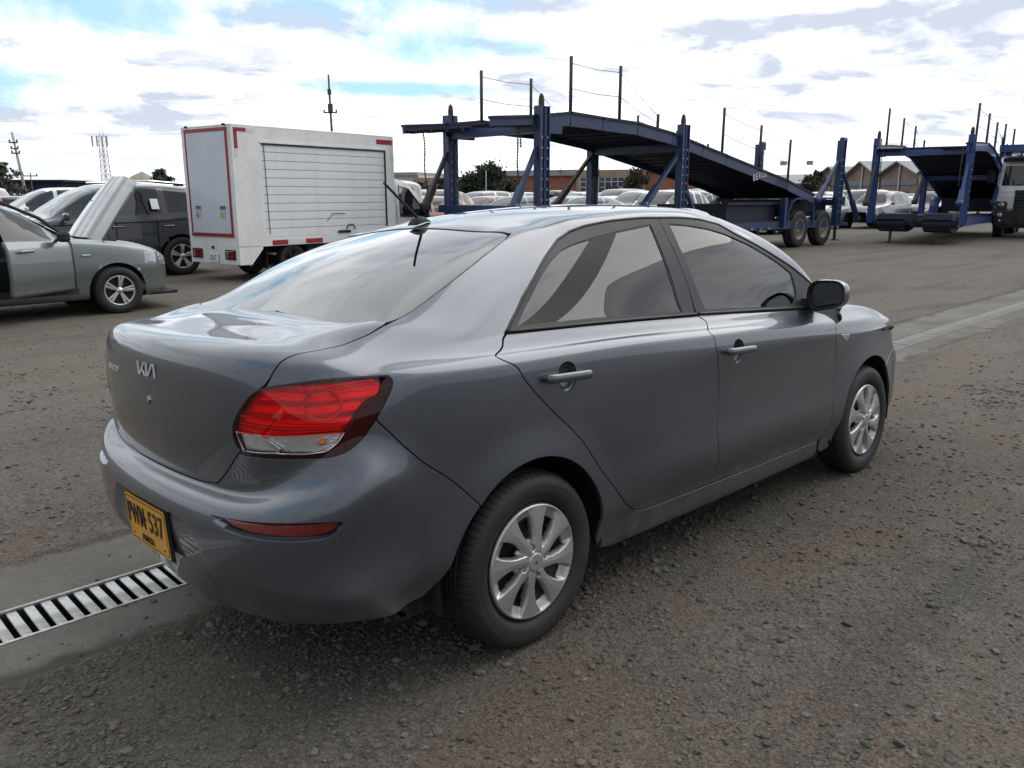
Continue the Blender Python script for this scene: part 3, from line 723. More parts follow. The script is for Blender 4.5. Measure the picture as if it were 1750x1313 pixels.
# handle positions (skin coordinates)
hr = f['handle_r'].mean(0); hf = f['handle_f'].mean(0)
def cup_loop(c, rx=.036, rz=.052):
    # ellipse on the skin round c, in metres
    Ju, Jv = Jac(np.array([c[0]]), np.array([c[1]])); out = []
    for t in np.linspace(0, 2*math.pi, 29)[:-1]:
        d = np.array([rx*math.cos(t), 0, rz*math.sin(t)])
        A = np.stack([Ju[0], Jv[0]], 1); s = np.linalg.lstsq(A, d, rcond=None)[0]; out.append(c+s)
    return np.array(out)
def bowl(loop, depth, name):
    L = smooth_loop(resample(loop, .006), 1); P, n = S(L[:, 0], L[:, 1]); nm = n.mean(0); nm /= np.linalg.norm(nm); c = P.mean(0)
    V = []; F = []; m = len(P)
    for k, (s, h) in enumerate(((1.0, .0005), (.985, .004), (.93, .5*depth), (.78, .85*depth), (.5, depth), (.2, depth*1.04))):
        V.append(c+(P-c)*s-nm*h)
    V = np.vstack(V)
    for k in range(5):
        for i in range(m):
            j = (i+1) % m; F.append((k*m+i, k*m+j, (k+1)*m+j, (k+1)*m+i))
    F.append(tuple(5*m+i for i in range(m)))
    me = mesh_np(name, V*MIR, F); bm = bmesh.new(); bm.from_mesh(me); bmesh.ops.recalc_face_normals(bm, faces=bm.faces)
    for fc in bm.faces:
        pass
    # normals should face outwards (-y side)
    if sum(fc.normal.y*fc.calc_area() for fc in bm.faces) > 0: bmesh.ops.reverse_faces(bm, faces=bm.faces)
    bm.to_mesh(me); bm.free(); me.polygons.foreach_set('use_smooth', [True]*len(me.polygons)); return me
def handle_mesh(cL, cR, name='handle'):
    """bar handle standing off the skin: straight bar with rounded ends that dip to the door"""
    rows = []
    for s in np.linspace(-1, 1, 33):
        q = (cL+cR)/2+(cR-cL)/2*s*.985; p, n = S(q[:1], q[1:2]); rows.append((p[0], n[0], s))
    V = []; F = []; k = 14
    for p, n, s in rows:
        a_ = abs(s); e = math.sqrt(max(.02, 1-((a_-.86)/.142)**2)) if a_ > .86 else 1.0
        lift = .024-.010*max(0, (a_-.7)/.3)**2; hh = .0150*e; tt = .0115*e
        up = np.array([0, 0, 1.0])-n*n[2]; up /= np.linalg.norm(up)
        for a in range(k):
            t = 2*math.pi*a/k; ca, sa = math.cos(t), math.sin(t)
            ca = math.copysign(abs(ca)**.7, ca); sa = math.copysign(abs(sa)**.7, sa)
            V.append(p+n*(lift+tt*ca)+up*hh*sa)
    m = len(rows)
    for i in range(m-1):
        for a in range(k):
            b = (a+1) % k; F.append((i*k+a, i*k+b, (i+1)*k+b, (i+1)*k+a))
    F += [tuple(range(k)), tuple((m-1)*k+a for a in range(k))]
    for s0 in (-.9, .9):                       # stubs that root the bar in the door
        q = (cL+cR)/2+(cR-cL)/2*s0; p, n = S(q[:1], q[1:2]); p, n = p[0], n[0]; t = np.array([1., 0, 0]); u = np.cross(n, t); b0 = len(V)
        for h in (-.004, .02):
            for a in range(8): V.append(p+n*h+t*.010*math.cos(a*math.pi/4)+u*.009*math.sin(a*math.pi/4))
        for a in range(8): F.append((b0+a, b0+(a+1) % 8, b0+8+(a+1) % 8, b0+8+a))
    me = mesh_np(name, np.array(V)*MIR, F); bm = bmesh.new(); bm.from_mesh(me); bmesh.ops.recalc_face_normals(bm, faces=bm.faces); bm.to_mesh(me); bm.free()
    me.polygons.foreach_set('use_smooth', [True]*len(me.polygons)); return me
tri_p = np.vstack([f['glass_r'][0], f['glass_r'][1], f['glass_r'][10], f['glass_r'][11]])
def grow(L, g): return offset(resample(L, .015), -g)
for nm, skin, frm, gl, hc in (('rear', door_r, frame_r, f['glass_r'], hr), ('front', door_f, frame_f, f['glass_f'], hf)):
    cl = cup_loop(f['cup_r'][0] if nm == 'rear' else f['cup_f'][0], .043, .052)
    dm = pm('door_'+nm, right(panel(skin, [cl])))
    d = part('door', dm, M_PAINT)
    fm = pm('frame_'+nm, right(panel(frm, [gl], depth=.001, gap=.0012)))
    gm = pm('glass_'+nm, right(panel(grow(gl, .008), depth=.0055, gap=0, skirt=False, rim=False)))
    sl = pm('seal_'+nm, right(panel(grow(gl, .003), [offset(resample(gl, .012), .0035)], depth=.0035, gap=0, skirt=False, rim=False, smooth=0)))
    bl = f['belt_r'] if nm == 'rear' else f['belt_f']
    hh_ = f['handle_r'] if nm == 'rear' else f['handle_f']; bw, hm = bowl(cl, .020, 'cup_'+nm), handle_mesh(hh_[:2].mean(0), hh_[2:].mean(0), 'handle_'+nm)
    subs = [('window_frame', fm, M_SASH), ('window_glass', gm, M_GLASS), ('window_seal', sl, M_RUB), ('handle_cup', bw, M_PAINT), ('door_handle', hm, M_PAINT)]
    if nm == 'rear': subs.append(('corner_panel', pm('corner', right(panel(tri_p, depth=.004, gap=.0005, lip=.004, smooth=0))), M_BLACK))
    for a, b, c in subs: part(a, b, c, d)
    d2 = part('door', mirrored(dm, 'door_far_'+nm), M_PAINT)
    for a, b, c in subs: part(a, mirrored(b, a+'_far'), c, d2)
    DOORS[nm] = d
    ln = f['frame_r'] if nm == 'rear' else f['frame_f']; q_ = resample(ln, .015, False); Pq, nq = S(q_[:, 0], q_[:, 1]); sb = MB(); sb.tube(((Pq+nq*-.0015)*MIR).tolist(), .0052, 7)
    q_ = resample(f['belt_r'] if nm == 'rear' else f['belt_f'], .02, False); Pq, nq = S(q_[:, 0], q_[:, 1]); upv = np.array([0, 0, .006]); sb.tube(((Pq+nq*.001+upv)*MIR).tolist(), .0062, 7); so_ = sb.mesh('door_seal')
    part('door_seal', so_, M_RUB, d); part('door_seal', mirrored(so_, 'door_seal_far'), M_RUB, d2)
part('roof', pm('roof', both(panel(roof_p, du=.2, dv=.2))), M_PAINT)
tr = part('trunk_lid', pm('trunk_lid', both(panel(trunk_p, du=.1, dv=.15))), M_PAINT)
bp = part('rear_bumper', pm('rear_bumper', both(panel(bump_p, [lipo], du=.1, dv=.15, fine=[(0.02, .62, 2.0, 6.6, .05, .07), (.62, 1.75, 2.0, 6.6, .02, .05)]))), M_PAINT)
part('hood', pm('hood', both(panel(hood_p, du=.2, dv=.2))), M_PAINT)
# fender and front bumper as regions round the front arch
fa = arch_f
i_top = int(np.argmax(fa[:, 1])); 
fr_side = fa[:i_top+1] if fa[0, 0] > fa[-1, 0] else fa[i_top:][::-1]     # from front-bottom up to top
rr_side = fa[i_top:] if fa[0, 0] > fa[-1, 0] else fa[:i_top+1][::-1]     # from top down to rear-bottom
k6 = int(np.argmin(np.abs(fr_side[:, 1]-6.3)))
fender_p = np.vstack([f['door_f_front'][1:][::-1][:0], f['frock'][::-1][:0], f['door_f_front'], [(18.2, 15.7), (18.25, 14.8), (18.3, 13.7), (18.34, 12.85), (18.88, 11.3), (19.58, 10.4), (19.3, 8.8), (18.9, 7.2)], fr_side[k6:], rr_side[1:-1], [(14.80, 1.5), (14.55, 1.38)], f['frock'][::-1][:1]])
fb_p = np.vstack([[(24, .8), (20, .8), (19.2, .9)], fr_side[3:k6+1], [(18.9, 7.2), (19.3, 8.8), (19.6, 10.4), (20.4, 10.25), (21.3, 10.55), (21.6, 11.55), (24, 11.65)]])
fem = pm('fender', right(panel(fender_p, dv=.2)))
fe1 = part('fender', fem, M_PAINT); part('fender', mirrored(fem, 'fender_far'), M_PAINT)
part('front_bumper', pm('front_bumper', both(panel(fb_p, du=.2, dv=.25))), M_PAINT)
hm = pm('headlamp', right(panel(head_p, depth=.002, lip=.02))); hl = part('headlight', hm, M_HLAMP); part('headlight', mirrored(hm, 'headlamp_far'), M_HLAMP)
part('windshield', pm('windshield', both(panel(wsh_p, depth=.004, gap=.003, du=.2, dv=.25))), M_GLASS)
ind = pm('indicator', right(panel(f['sideind'], depth=-.003, gap=0, lip=.006, step=.004))); part('side_indicator', ind, M_CHROME, fe1)
# rear screen: glass with a black printed band round it
rg = np.vstack([[(0, 19.2)], f['rglass_top'][1:], f['rglass_side'][1:-1], f['rglass_bot'], [(0, 16.05)]])
rin = np.vstack([[(0, 18.78)], f['rglass_in'][1:-1], [(0, 16.2)]])
def glass_normals(p):
    # a pressed screen is one even curve: take its normals from a quadratic fitted to the pane
    V, F, N = p; N = N.copy(); k = inside(np.stack([V[:, 0], V[:, 1]], 1), np.array([(-.37, -1), (.16, -1), (.16, .44), (-.33, .5)]))
    x, y, z = V[k].T; A = np.stack([np.ones_like(x), x, x*x, y*y, x*y*y], 1); c = np.linalg.lstsq(A, z, rcond=None)[0]; x, y = V[:, 0], V[:, 1]
    G = np.stack([-(c[1]+2*c[2]*x+c[4]*y*y), -(2*c[3]*y+2*c[4]*x*y), np.ones_like(x)], 1); G /= np.linalg.norm(G, axis=1, keepdims=True)
    face = (N*G).sum(1) > .8; N[face] = .2*N[face]+.8*G[face]; N /= np.linalg.norm(N, axis=1, keepdims=True); return V, F, N
rsc = part('rear_screen', pm('rear_screen', both(glass_normals(panel(rg, depth=.003, gap=.0022, lip=.006, du=.12, dv=.12)))), M_GLASSR)
def band(outer, inner, depth):
    o = resample(outer, .012); keep = o
    return panel(outer, depth=depth, gap=.003, skirt=False, du=.12, dv=.1), inner
bo = np.vstack([[(0, 19.2)], f['rglass_top'][1:], f['rglass_side'][1:-1], f['rglass_bot'], [(0, 16.05), (0, 16.2)], f['rglass_in'][1:-1][::-1], [(0, 18.78)]])
part('glass_band', pm('glass_band', both(panel(bo, depth=.0065, gap=.0005, skirt=False, rim=False, smooth=0))), M_BAND, rsc)
# demister wires
mbw = MB()
for v in np.arange(16.45, 18.65, .17):
    us = np.linspace(0, 2.55 - .12*abs(v-17), 12); P, n = S(us, np.full_like(us, v)); P = P-n*.007
    P2 = np.vstack([(P*MIR)[::-1], P[1:]]); mbw.tube(P2.tolist(), .0011, 3, False)
mbw.build('heater_wire', mat('heater wire', (.34, .25, .18), .5), rsc); 
bpy.data.objects['heater_wire']['kind'] = 'stuff'

# ---- tail lights
def lampset():
    sub = []
    body = pm('lamp_body', right(panel(lamp, depth=.026, gap=.002, skirt=False, rim=False)))
    cover_red_p = np.vstack([lamp[26:], lamp[:10], f['lamp_red_out'], f['lamp_white'][:5][::-1]])
    white = f['lamp_white']
    dark_p = np.vstack([lamp[10:25], f['lamp_white'][5:][::-1][:0], lamp[25:26], f['lamp_white'][5:][::-1], f['lamp_red_out'][::-1]])
    return body, cover_red_p, white, dark_p
bodyL, red_p, white_p, dark_p = lampset()
M_REFL = mat('lamp reflector', (.78, .78, .78), .30, .75)
g_ = NT(M_REFL); pz = g_.mapn(g_.pos(), (1, 1, 1)); g_.bump(g_.vor(pz, 150), .28, .003)
M_REFL2 = mat('lamp reflector bands', (.92, .80, .80), .30, .55)
g_ = NT(M_REFL2); w_ = g_.n('ShaderNodeTexWave', wave_type='BANDS', bands_direction='Z'); g_.l(g_.pos(), w_.inputs['Vector']); w_.inputs['Scale'].default_value = 9; w_.inputs['Distortion'].default_value = 1.2; w_.inputs['Detail'].default_value = 1; g_.bump(w_.outputs['Fac'], .45, .010)
M_LAMPK = mat('lamp dark housing', (.10, .010, .016), .4)
tl_lens = pm('tail_lens', right(panel(red_p, gap=.0008, lip=.004, depth=-.001, smooth=0, rim=True)))
tl_white = pm('tail_white', right(panel(white_p, gap=.0006, lip=.004, depth=-.001, smooth=0)))
tl_dark = pm('tail_dark', right(panel(dark_p, gap=.0006, lip=.004, depth=-.001, smooth=0)))
tl_in_red = pm('tail_in_red', right(panel(red_p, gap=.001, depth=.020, skirt=False, rim=False, smooth=0)))
tl_in_w = pm('tail_in_w', right(panel(white_p, gap=.001, depth=.016, skirt=False, rim=False, smooth=0)))
tl_in_d = pm('tail_in_d', right(panel(dark_p, gap=.001, depth=.012, skirt=False, rim=False, smooth=0)))
def ring_on(loop, depth, r):
    L = resample(loop, .006); P, n = S(L[:, 0], L[:, 1]); mb = MB(); mb.tube(((P-n*depth)*MIR).tolist(), r, 6, closed=True); return mb
rr = ring_on(f['lamp_round'], .008, .0028)
c0 = f['lamp_round'].mean(0)
for k, s in enumerate((.93,)):
    L = c0+(f['lamp_round']-c0)*s; P, n = S(L[:, 0], L[:, 1]); rr.tube(((P-n*.013)*MIR).tolist(), .0016, 5, closed=True)
def strip_on(a, b, depth, r, mb):
    t = np.linspace(0, 1, 14)[:, None]; L = np.array(a)*(1-t)+np.array(b)*t; P, n = S(L[:, 0], L[:, 1]); mb.tube(((P-n*depth)*MIR).tolist(), r, 6)
lw = f['lamp_white']; ls = MB()
for off in (.12, .22, .42): strip_on(lw[0]+np.array([.12, off]), lw[4]+np.array([-.05, off+.03]), .006, .0024, ls)
strip_on(lamp[6]+np.array([.1, -.25]), lamp[9]+np.array([-.1, -.28]), .007, .003, ls)
strip_on(lamp[7]+np.array([.2, -.35]), lamp[9]+np.array([-.05, -.48]), .007, .0024, ls)
ring_me = rr.mesh('lamp_ring'); strip_me = ls.mesh('lamp_strip')
# clear lens inner: bulb dividers and an amber bulb
bulbP, bulbN = S(np.array([lw[3][0]*.82+lw[6][0]*.18]), np.array([(lw[3][1]+lw[6][1])/2]))
bb = MB(); bb.lathe([(0, -.010), (.006, -.010), (.009, -.004), (.009, .006), (.005, .011), (0, .012)], 14, 'X', Matrix.Translation(Vector((bulbP[0]-bulbN[0]*.011)*MIR)))
bulb_me = bb.mesh('bulb')
dvd = MB(); t0 = lw[1]*.97+lw[8]*.03; 
P, n = S(np.array([lw[1][0]-.05, lw[8][0]+.06]), np.array([lw[1][1]-.02, lw[8][1]+.03])); a, b = ((P-n*.009)*MIR); dvd.bar(a, b, .006, .012); div_me = dvd.mesh('divider')
rimL = resample(white_p, .008); P, n = S(rimL[:, 0], rimL[:, 1]); rm = MB(); rm.tube(((P-n*.003)*MIR).tolist(), .0016, 5, closed=True); rim_me = rm.mesh('rim')
M_REDGLOW = mat('red moulded strip', (.75, .12, .13), .25, .2, coat=.5)
for far in (0, 1):
    X = (lambda me, n: mirrored(me, n+'_far')) if far else (lambda me, n: me)
    body = part('tail_light', X(bodyL, 'lamp_body'), M_LAMPK)
    for nm, me, mt in (('red_lens', tl_lens, M_RED), ('reversing_lens', tl_white, M_CLEAR), ('dark_lens', tl_dark, M_DRED), ('red_reflector', tl_in_red, M_REFL2), ('clear_reflector', tl_in_w, M_REFL), ('housing', tl_in_d, M_LAMPK),
                       ('lamp_ring', ring_me, M_REDGLOW), ('lamp_strip', strip_me, M_REDGLOW), ('bulb', bulb_me, mat('amber bulb', (.75, .22, .03), .25)), ('divider', div_me, M_CHROME), ('lens_frame', rim_me, M_CHROME)):
        part(nm, X(me, nm), mt, body)
q_ = smooth_loop(resample(lamp, .01), 1); Pq, nq = S(q_[:, 0], q_[:, 1]); sb = MB(); sb.tube(((Pq-nq*.0035)*MIR).tolist(), .0036, 6, closed=True); gk = sb.mesh('lamp_gasket')
tls = [o for o in KIA.children if o.name.startswith('tail_light')]
part('lamp_gasket', gk, M_RUB, tls[0]); part('lamp_gasket', mirrored(gk, 'lamp_gasket_far'), M_RUB, tls[1])
# ---- bumper reflectors in their recess
def strip_between(Lo, do, Li, di):
    n = 72
    def rs(L):
        q = resample(L, .004); P, nn = S(q[:, 0], q[:, 1]); d = np.concatenate([[0], np.cumsum(np.linalg.norm(np.diff(np.vstack([P, P[:1]]), axis=0), axis=1))]); t = np.linspace(0, d[-1], n, endpoint=False)
        qq = np.vstack([q, q[:1]]); return np.stack([np.interp(t, d, qq[:, k]) for k in (0, 1)], 1)
    a, b = rs(Lo), rs(Li)
    k = np.argmin(np.abs(b-a[0]).sum(1)); b = np.roll(b, -k, 0)
    Pa, na = S(a[:, 0], a[:, 1]); Pb, nb = S(b[:, 0], b[:, 1])
    V = np.vstack([Pa-na*do, Pb-nb*di]); F = [(i, (i+1) % n, n+(i+1) % n, n+i) for i in range(n)]
    N = np.vstack([na, na])
    me = mesh_np('lip', V*MIR, F); bm = bmesh.new(); bm.from_mesh(me); bmesh.ops.recalc_face_normals(bm, faces=bm.faces)
    if sum(c.normal.x*c.calc_area() for c in bm.faces) > 0: bmesh.ops.reverse_faces(bm, faces=bm.faces)
    bm.to_mesh(me); bm.free(); me.polygons.foreach_set('use_smooth', [True]*len(me.polygons)); return me
lipm = strip_between(lipo, .0015, refl, .019)
rfm = pm('reflector', right(panel(refl, depth=.016, gap=.0, lip=.004, skirt=False, rim=False, step=.008)))
M_RLENS = mat('red reflector', (.20, .008, .010), .12, .3, coat=1.0)
g_ = NT(M_RLENS); g_.bump(g_.vor(g_.pos(), 260), .6, .001)
for far in (0, 1):
    o = part('reflector', mirrored(rfm, 'reflector_far') if far else rfm, M_RLENS, bp); part('reflector_surround', mirrored(lipm, 'lip_far') if far else lipm, M_PAINT, bp)

# ---- black inner shell, wheel-arch liners, floor
shell_out = np.array([(0, 1.1), (6.1, 1.2), (9.7, 1.2), (16.8, 1.2), (19.5, 1.2), (24, 1.1), (24, 23), (0, 23)], float)
def shrink(L, g): return offset(resample(L, .02), g)
arch_in = np.vstack([arch[:-3], [(7.5, 1.0), (9.0, 1.0)]])
holes = [grow(f['glass_r'], .004), grow(f['glass_f'], .004)]
arch_hole = [np.vstack([arch[1:-3]]), np.vstack([arch_f[1:-3]])]
shell_outer = np.vstack([[(0, 1.1)], [(5.6, 1.2)], arch[:-3][::-1], [(10, 1.2), (14.7, 1.2)], rr_side[:-2][::-1][:0], (arch_f[:-3] if arch_f[0, 0] < arch_f[-3, 0] else arch_f[:-3][::-1]), [(19.6, 1.2), (24, 1.1)],
                         [(24, 16.4)], [(21, 16.4)], ws_side+np.array([.25, 0]), [(21, 18.8), (24, 18.8), (24, 23), (0, 23), (0, 18.9)], rin[1:-1], [(0, 16.1)]])
sh = panel(shell_outer, holes, gap=0, depth=.022, du=.3, dv=.3, skirt=False, rim=False, smooth=0, step=.03)
part('inner_shell', pm('inner_shell', both(sh)), M_SHELL)
for cx in (0, 2.57):
    for sg in (1, -1):
        mb = MB(); n = 24; R0 = .372; ys = [.52, .60, .70, .806]
        vs = []; fs = []
        for k in range(n+1):
            t = math.pi*(-.06+1.12*k/n)
            for y in ys: vs.append((cx+R0*math.cos(t), sg*y, .295+R0*math.sin(t)))
        for k in range(n):
            for j in range(3): a = k*4+j; fs.append((a, a+1, a+5, a+4))
        vs.append((cx, sg*.52, .295)); c = len(vs)-1
        for k in range(n): fs.append((c, k*4, k*4+4))
        mb.add(vs, fs, True); mb.build('arch_liner', M_BLACK, KIA, fix=False)
mb = MB(); mb.box((1.28, 0, .235), (3.5, 1.42, .05)); mb.tube([(-.55, -.3, .23), (.2, -.28, .2), (1.2, -.1, .2)], .035, 8); mb.box((-.45, -.28, .25), (.3, .5, .13), bev=.04)
mb.box((0, 0, .29), (.09, 1.3, .09)); mb.build('underbody', M_BLACK, KIA)

# ---- wheels
def tyre_mesh():
    n = 432; prof = [(.195, -.058), (.203, -.070), (.2105, -.0790), (.2125, -.0795), (.214, -.0808), (.222, -.0842), (.235, -.0868), (.247, -.0872), (.2495, -.0868), (.251, -.0872), (.262, -.0852), (.272, -.0805), (.279, -.0755)]
    cr = [(.284, -.070), (.2885, -.063), (.2915, -.056), (.2935, -.048)]
    tread = []
    for i, y in enumerate(np.linspace(-.044, .044, 45)):
        g = min(abs(abs(y)-.031), abs(abs(y)-.0105)); r = .2945+.0015*(1-(y/.05)**2)
        tread.append((r-(.006 if g < .0035 else 0), y))
    full = prof+cr+tread+[(r, -y) for r, y in cr[::-1]]+[(r, -y) for r, y in prof[::-1]]
    P = np.array(full); th = np.linspace(0, 2*math.pi, n, endpoint=False); m = len(P)
    RR = np.repeat(P[None, :, 0], n, 0).copy(); Y = P[:, 1]
    ay = np.abs(Y)
    for k in range(n):
        ph = (k % 6)
        cut_sh = (ph == 0)
        sel = (ay > .034) & (ay < .074) if cut_sh else None
        if cut_sh: RR[k, sel] -= .0045
        for band_, sl in (((.0, .010), 0), ((.012, .030), 3)):
            pass
    for j in range(m):
        if .013 < ay[j] < .029 or ay[j] < .008:
            sh_ = int(Y[j]*420) if ay[j] < .03 else 0
            RR[[(k*12+sh_) % n for k in range(n//12)], j] -= .0035
    V = np.stack([RR*np.cos(th)[:, None], np.repeat(Y[None], n, 0), RR*np.sin(th)[:, None]], -1).reshape(-1, 3)
    I = np.arange(n*m).reshape(n, m); J = np.roll(I, -1, 0)
    F = np.stack([I[:, :-1], J[:, :-1], J[:, 1:], I[:, 1:]], -1).reshape(-1, 4)
    me = mesh_np('tyre', V, F); return me
def cap_mesh():
    nt, nr = 512, 64; r = np.linspace(.0, .1925, nr); th = np.linspace(0, 2*math.pi, nt, endpoint=False)
    Rr, T = np.meshgrid(r, th, indexing='ij')
    per = 2*math.pi/8; tw = np.interp(Rr, [.04, .10, .19], [R(-7), R(0), R(5)])
    a = (T-tw+per/2) % per-per/2
    hw = np.interp(Rr, [.0, .045, .06, .085, .115, .15, .178, .193], [R(25), R(25), R(14), R(8.6), R(8.4), R(10.5), R(13.5), R(15)])
    d = (np.abs(a)-hw)*Rr                          # metres outside the spoke face
    k = np.clip(d/.010, 0, 1); k = k*k*(3-2*k)
    face = .010+.010*np.cos(Rr/.1925*1.25)-.004*np.clip((a/hw), -1, 1)*np.where(a > 0, 1, -.4)*.6
    rec = np.interp(Rr, [0, .05, .075, .12, .15, .175, .186], [.012, .010, -.006, -.010, -.006, .004, .011])
    h = face*(1-k)+rec*k
    rimk = np.clip((Rr-.181)/.004, 0, 1); h = h*(1-rimk)+.0135*rimk
    out = np.clip((Rr-.1885)/.004, 0, 1); h -= .010*out**2
    # centre boss and bolts
    boss = np.clip((.031-Rr)/.003, 0, 1); h = h*(1-boss)+.0215*boss
    ringg = np.exp(-((Rr-.0325)/.0012)**2); h -= .003*ringg
    X, Z = Rr*np.cos(T), Rr*np.sin(T); hole = np.zeros_like(Rr, bool)
    for q in range(4):
        bx, bz = .050*math.cos(R(20+90*q)), .050*math.sin(R(20+90*q)); rb = np.hypot(X-bx, Z-bz)
        w = np.clip((.0125-rb)/.003, 0, 1); h -= .012*w
    hk = (np.abs(a)-hw)*Rr-.0065
    inn = np.minimum(np.minimum(hk, (Rr-.078)), (.150-Rr))
    per_c = np.where(a > 0, a-per/2, a+per/2)*Rr
    hole = (inn > 0)
    V = np.stack([X, -h, Z], -1).reshape(-1, 3); I = np.arange(nr*nt).reshape(nr, nt); J = np.roll(I, -1, 1)
    F = np.stack([I[:-1], J[:-1], J[1:], I[1:]], -1).reshape(-1, 4); hf_ = (hole[:-1]+hole[1:]+np.roll(hole, -1, 1)[:-1]+np.roll(hole, -1, 1)[1:]).reshape(-1)
    F = F[hf_ == 0]
    me = mesh_np('wheel_cover', V, F); bm = bmesh.new(); bm.from_mesh(me); bmesh.ops.delete(bm, geom=[v for v in bm.verts if not v.link_faces], context='VERTS')
    # thickness at the window edges
    be = [e for e in bm.edges if e.is_boundary and .07 < e.verts[0].co.length < .17]
    g = bmesh.ops.extrude_edge_only(bm, edges=be); 
    for v in [x for x in g['geom'] if isinstance(x, bmesh.types.BMVert)]: v.co.y += .010
    bmesh.ops.recalc_face_normals(bm, faces=bm.faces); bm.to_mesh(me); bm.free(); return me
M_TYRE = dusty(mat('tyre rubber', (.011, .011, .012), .6), (.011, .011, .012), dust=(.06, .055, .048), amt=.3, scale=6)
M_STEEL = dusty(mat('black steel wheel', (.012, .012, .014), .5, .3), (.012, .012, .014), amt=.3)
WH = {}
tm, cm_ = tyre_mesh(), cap_mesh()
mbs = MB(); mbs.lathe([(0, -.035), (.06, -.035), (.075, -.028), (.13, -.030), (.150, -.045), (.168, -.052), (.178, -.040), (.186, -.062), (.1965, -.064), (.197, .06), (.19, .06), (.165, .02), (.16, -.02)], 40)
for q in range(12):
    t = 2*math.pi*q/12; mbs.lathe([(.0, -.0325), (.010, -.0325), (.011, -.030)], 12, 'Y', Matrix.Translation((.115*math.cos(t), -.0005, .115*math.sin(t))), mi=1)
steel_me = mbs.mesh('steel_rim')
mbb = MB()
for q in range(4):
    t = R(20+90*q); M_ = Matrix.Translation((.050*math.cos(t), -.074, .050*math.sin(t)))
    mbb.lathe([(0, -.006), (.0065, -.006), (.008, -.003), (.008, .006)], 6, 'Y', M_, smooth=False)
bolt_me = mbb.mesh('wheel_bolt')
emb = MB(); emb.box((0, -.0885, 0), (.020, .0012, .004), M=Matrix.Translation((0, -.0872, .003)) @ Matrix.Rotation(R(20), 4, 'Y')); emb.box((0, 0, 0), (.016, .0012, .004), M=Matrix.Translation((0, -.0872, -.004)) @ Matrix.Rotation(R(20), 4, 'Y')); emb.box((0, 0, 0), (.004, .0012, .014), M=Matrix.Translation((0, -.0872, 0)) @ Matrix.Rotation(R(35), 4, 'Y'))
emb_me = emb.mesh('cap_emblem')
for (cx, sg, dz) in ((0, -1, 0), (2.57, -1, 0), (0, 1, .006), (2.57, 1, .03)):
    w = put('wheel', tm, KIA, M_TYRE if not tm.materials else ()); w.location = (cx, sg*.7525, .290+dz)
    w.rotation_euler = (0, R({(0, -1): 11, (2.57, -1): -24}.get((cx, sg), 5)), 0 if sg < 0 else math.pi)
    for nm, me, mt, off in (('wheel_cover', cm_, M_SILVER, -.0655), ('steel_rim', steel_me, (M_STEEL, M_SHELL), 0), ('wheel_bolt', bolt_me, M_CHROME, 0), ('cap_emblem', emb_me, M_CHROME, 0)):
        o = put(nm, me, w, mt if not me.materials else ()); o.location = (0, off, 0)

# ---- lettering helper (flat print or raised letters)
def text_mesh(s, size, depth=0.0, sx=1.0, name='lettering', spacing=1.0, bold=0.0, align='CENTER'):
    c = bpy.data.curves.new(name, 'FONT'); c.body = s; c.size = size; c.extrude = depth; c.align_x = align; c.align_y = 'CENTER'; c.space_character = spacing; c.offset = bold; c.resolution_u = 3
    o = bpy.data.objects.new('tmp', c); COL.objects.link(o)
    dg = bpy.context.evaluated_depsgraph_get(); me = bpy.data.meshes.new_from_object(o.evaluated_get(dg)); bpy.data.objects.remove(o); bpy.data.curves.remove(c)
    for v in me.vertices: v.co.x *= sx
    me.name = name; return me
# ---- number plate: local x to the reader's right, y up, z towards the reader
REAR = Matrix(((0, 0, -1, 0), (-1, 0, 0, 0), (0, 1, 0, 0), (0, 0, 0, 1)))
def rear_at(x, y, z, tilt=0.0, yaw=0.0): return Matrix.Translation((x, y, z)) @ Matrix.Rotation(yaw, 4, 'Z') @ Matrix.Rotation(tilt, 4, 'Y') @ REAR
def rrect(w, h, r, n=5):
    P = []
    for cx, cy, a0 in ((w/2-r, h/2-r, 0), (-w/2+r, h/2-r, 90), (-w/2+r, -h/2+r, 180), (w/2-r, -h/2+r, 270)):
        for k in range(n+1): t = R(a0+90*k/n); P.append((cx+r*math.cos(t), cy+r*math.sin(t)))
    return P
M_PLATE = dusty(mat('yellow plate sheet', (.74, .33, .012), .35, coat=.4), (.74, .33, .012), dust=(.3, .2, .08), amt=.3, scale=14)
M_INK = mat('black plate paint', (.012, .012, .012), .4)
pl = MB(); pl.prism(rrect(.330, .160, .012), 'Z', -.003, .0)
plo = pl.build('number_plate', M_PLATE, KIA); plo.matrix_local = rear_at(-.893, .038, .452, R(-3))
bo_ = rrect(.318, .148, .010); bi_ = rrect(.312, .142, .008); n_ = len(bo_)
put('plate_border', mesh_np('plate_border', np.array([(x, y, .0008) for x, y in bo_+bi_]), [(i, (i+1) % n_, n_+(i+1) % n_, n_+i) for i in range(n_)], smooth=False), plo, M_INK)
for s_, x_, y_, sz, sx, b_ in (('PWM', -.080, .014, .104, .60, .0006), ('537', .082, .014, .104, .72, .0006), ('FUNZA', -.005, -.053, .031, .92, .0)):
    put('plate_lettering', text_mesh(s_, sz, .0012, sx, 'plate_lettering', 1.08, b_), plo, M_INK, loc=(x_, y_, .0012))
dt = MB(); dt.lathe([(0, .003), (.006, .003), (.006, 0)], 12, 'Z'); dme = dt.mesh('plate_dot')
for x_, y_, s_ in ((0.001, .018, .8), (-.128, -.056, .6), (.128, -.056, .6)): 
    o = put('plate_bolt', dme, plo, M_INK if not dme.materials else (), loc=(x_, y_, 0)); o.scale = (s_, s_, .6)
ph = MB(); ph.box((0, 0, 0), (.345, .175, .008), M=Matrix.Translation((0, 0, -.010)), bev=.003); ph.build('plate_holder', M_BLACK, plo)
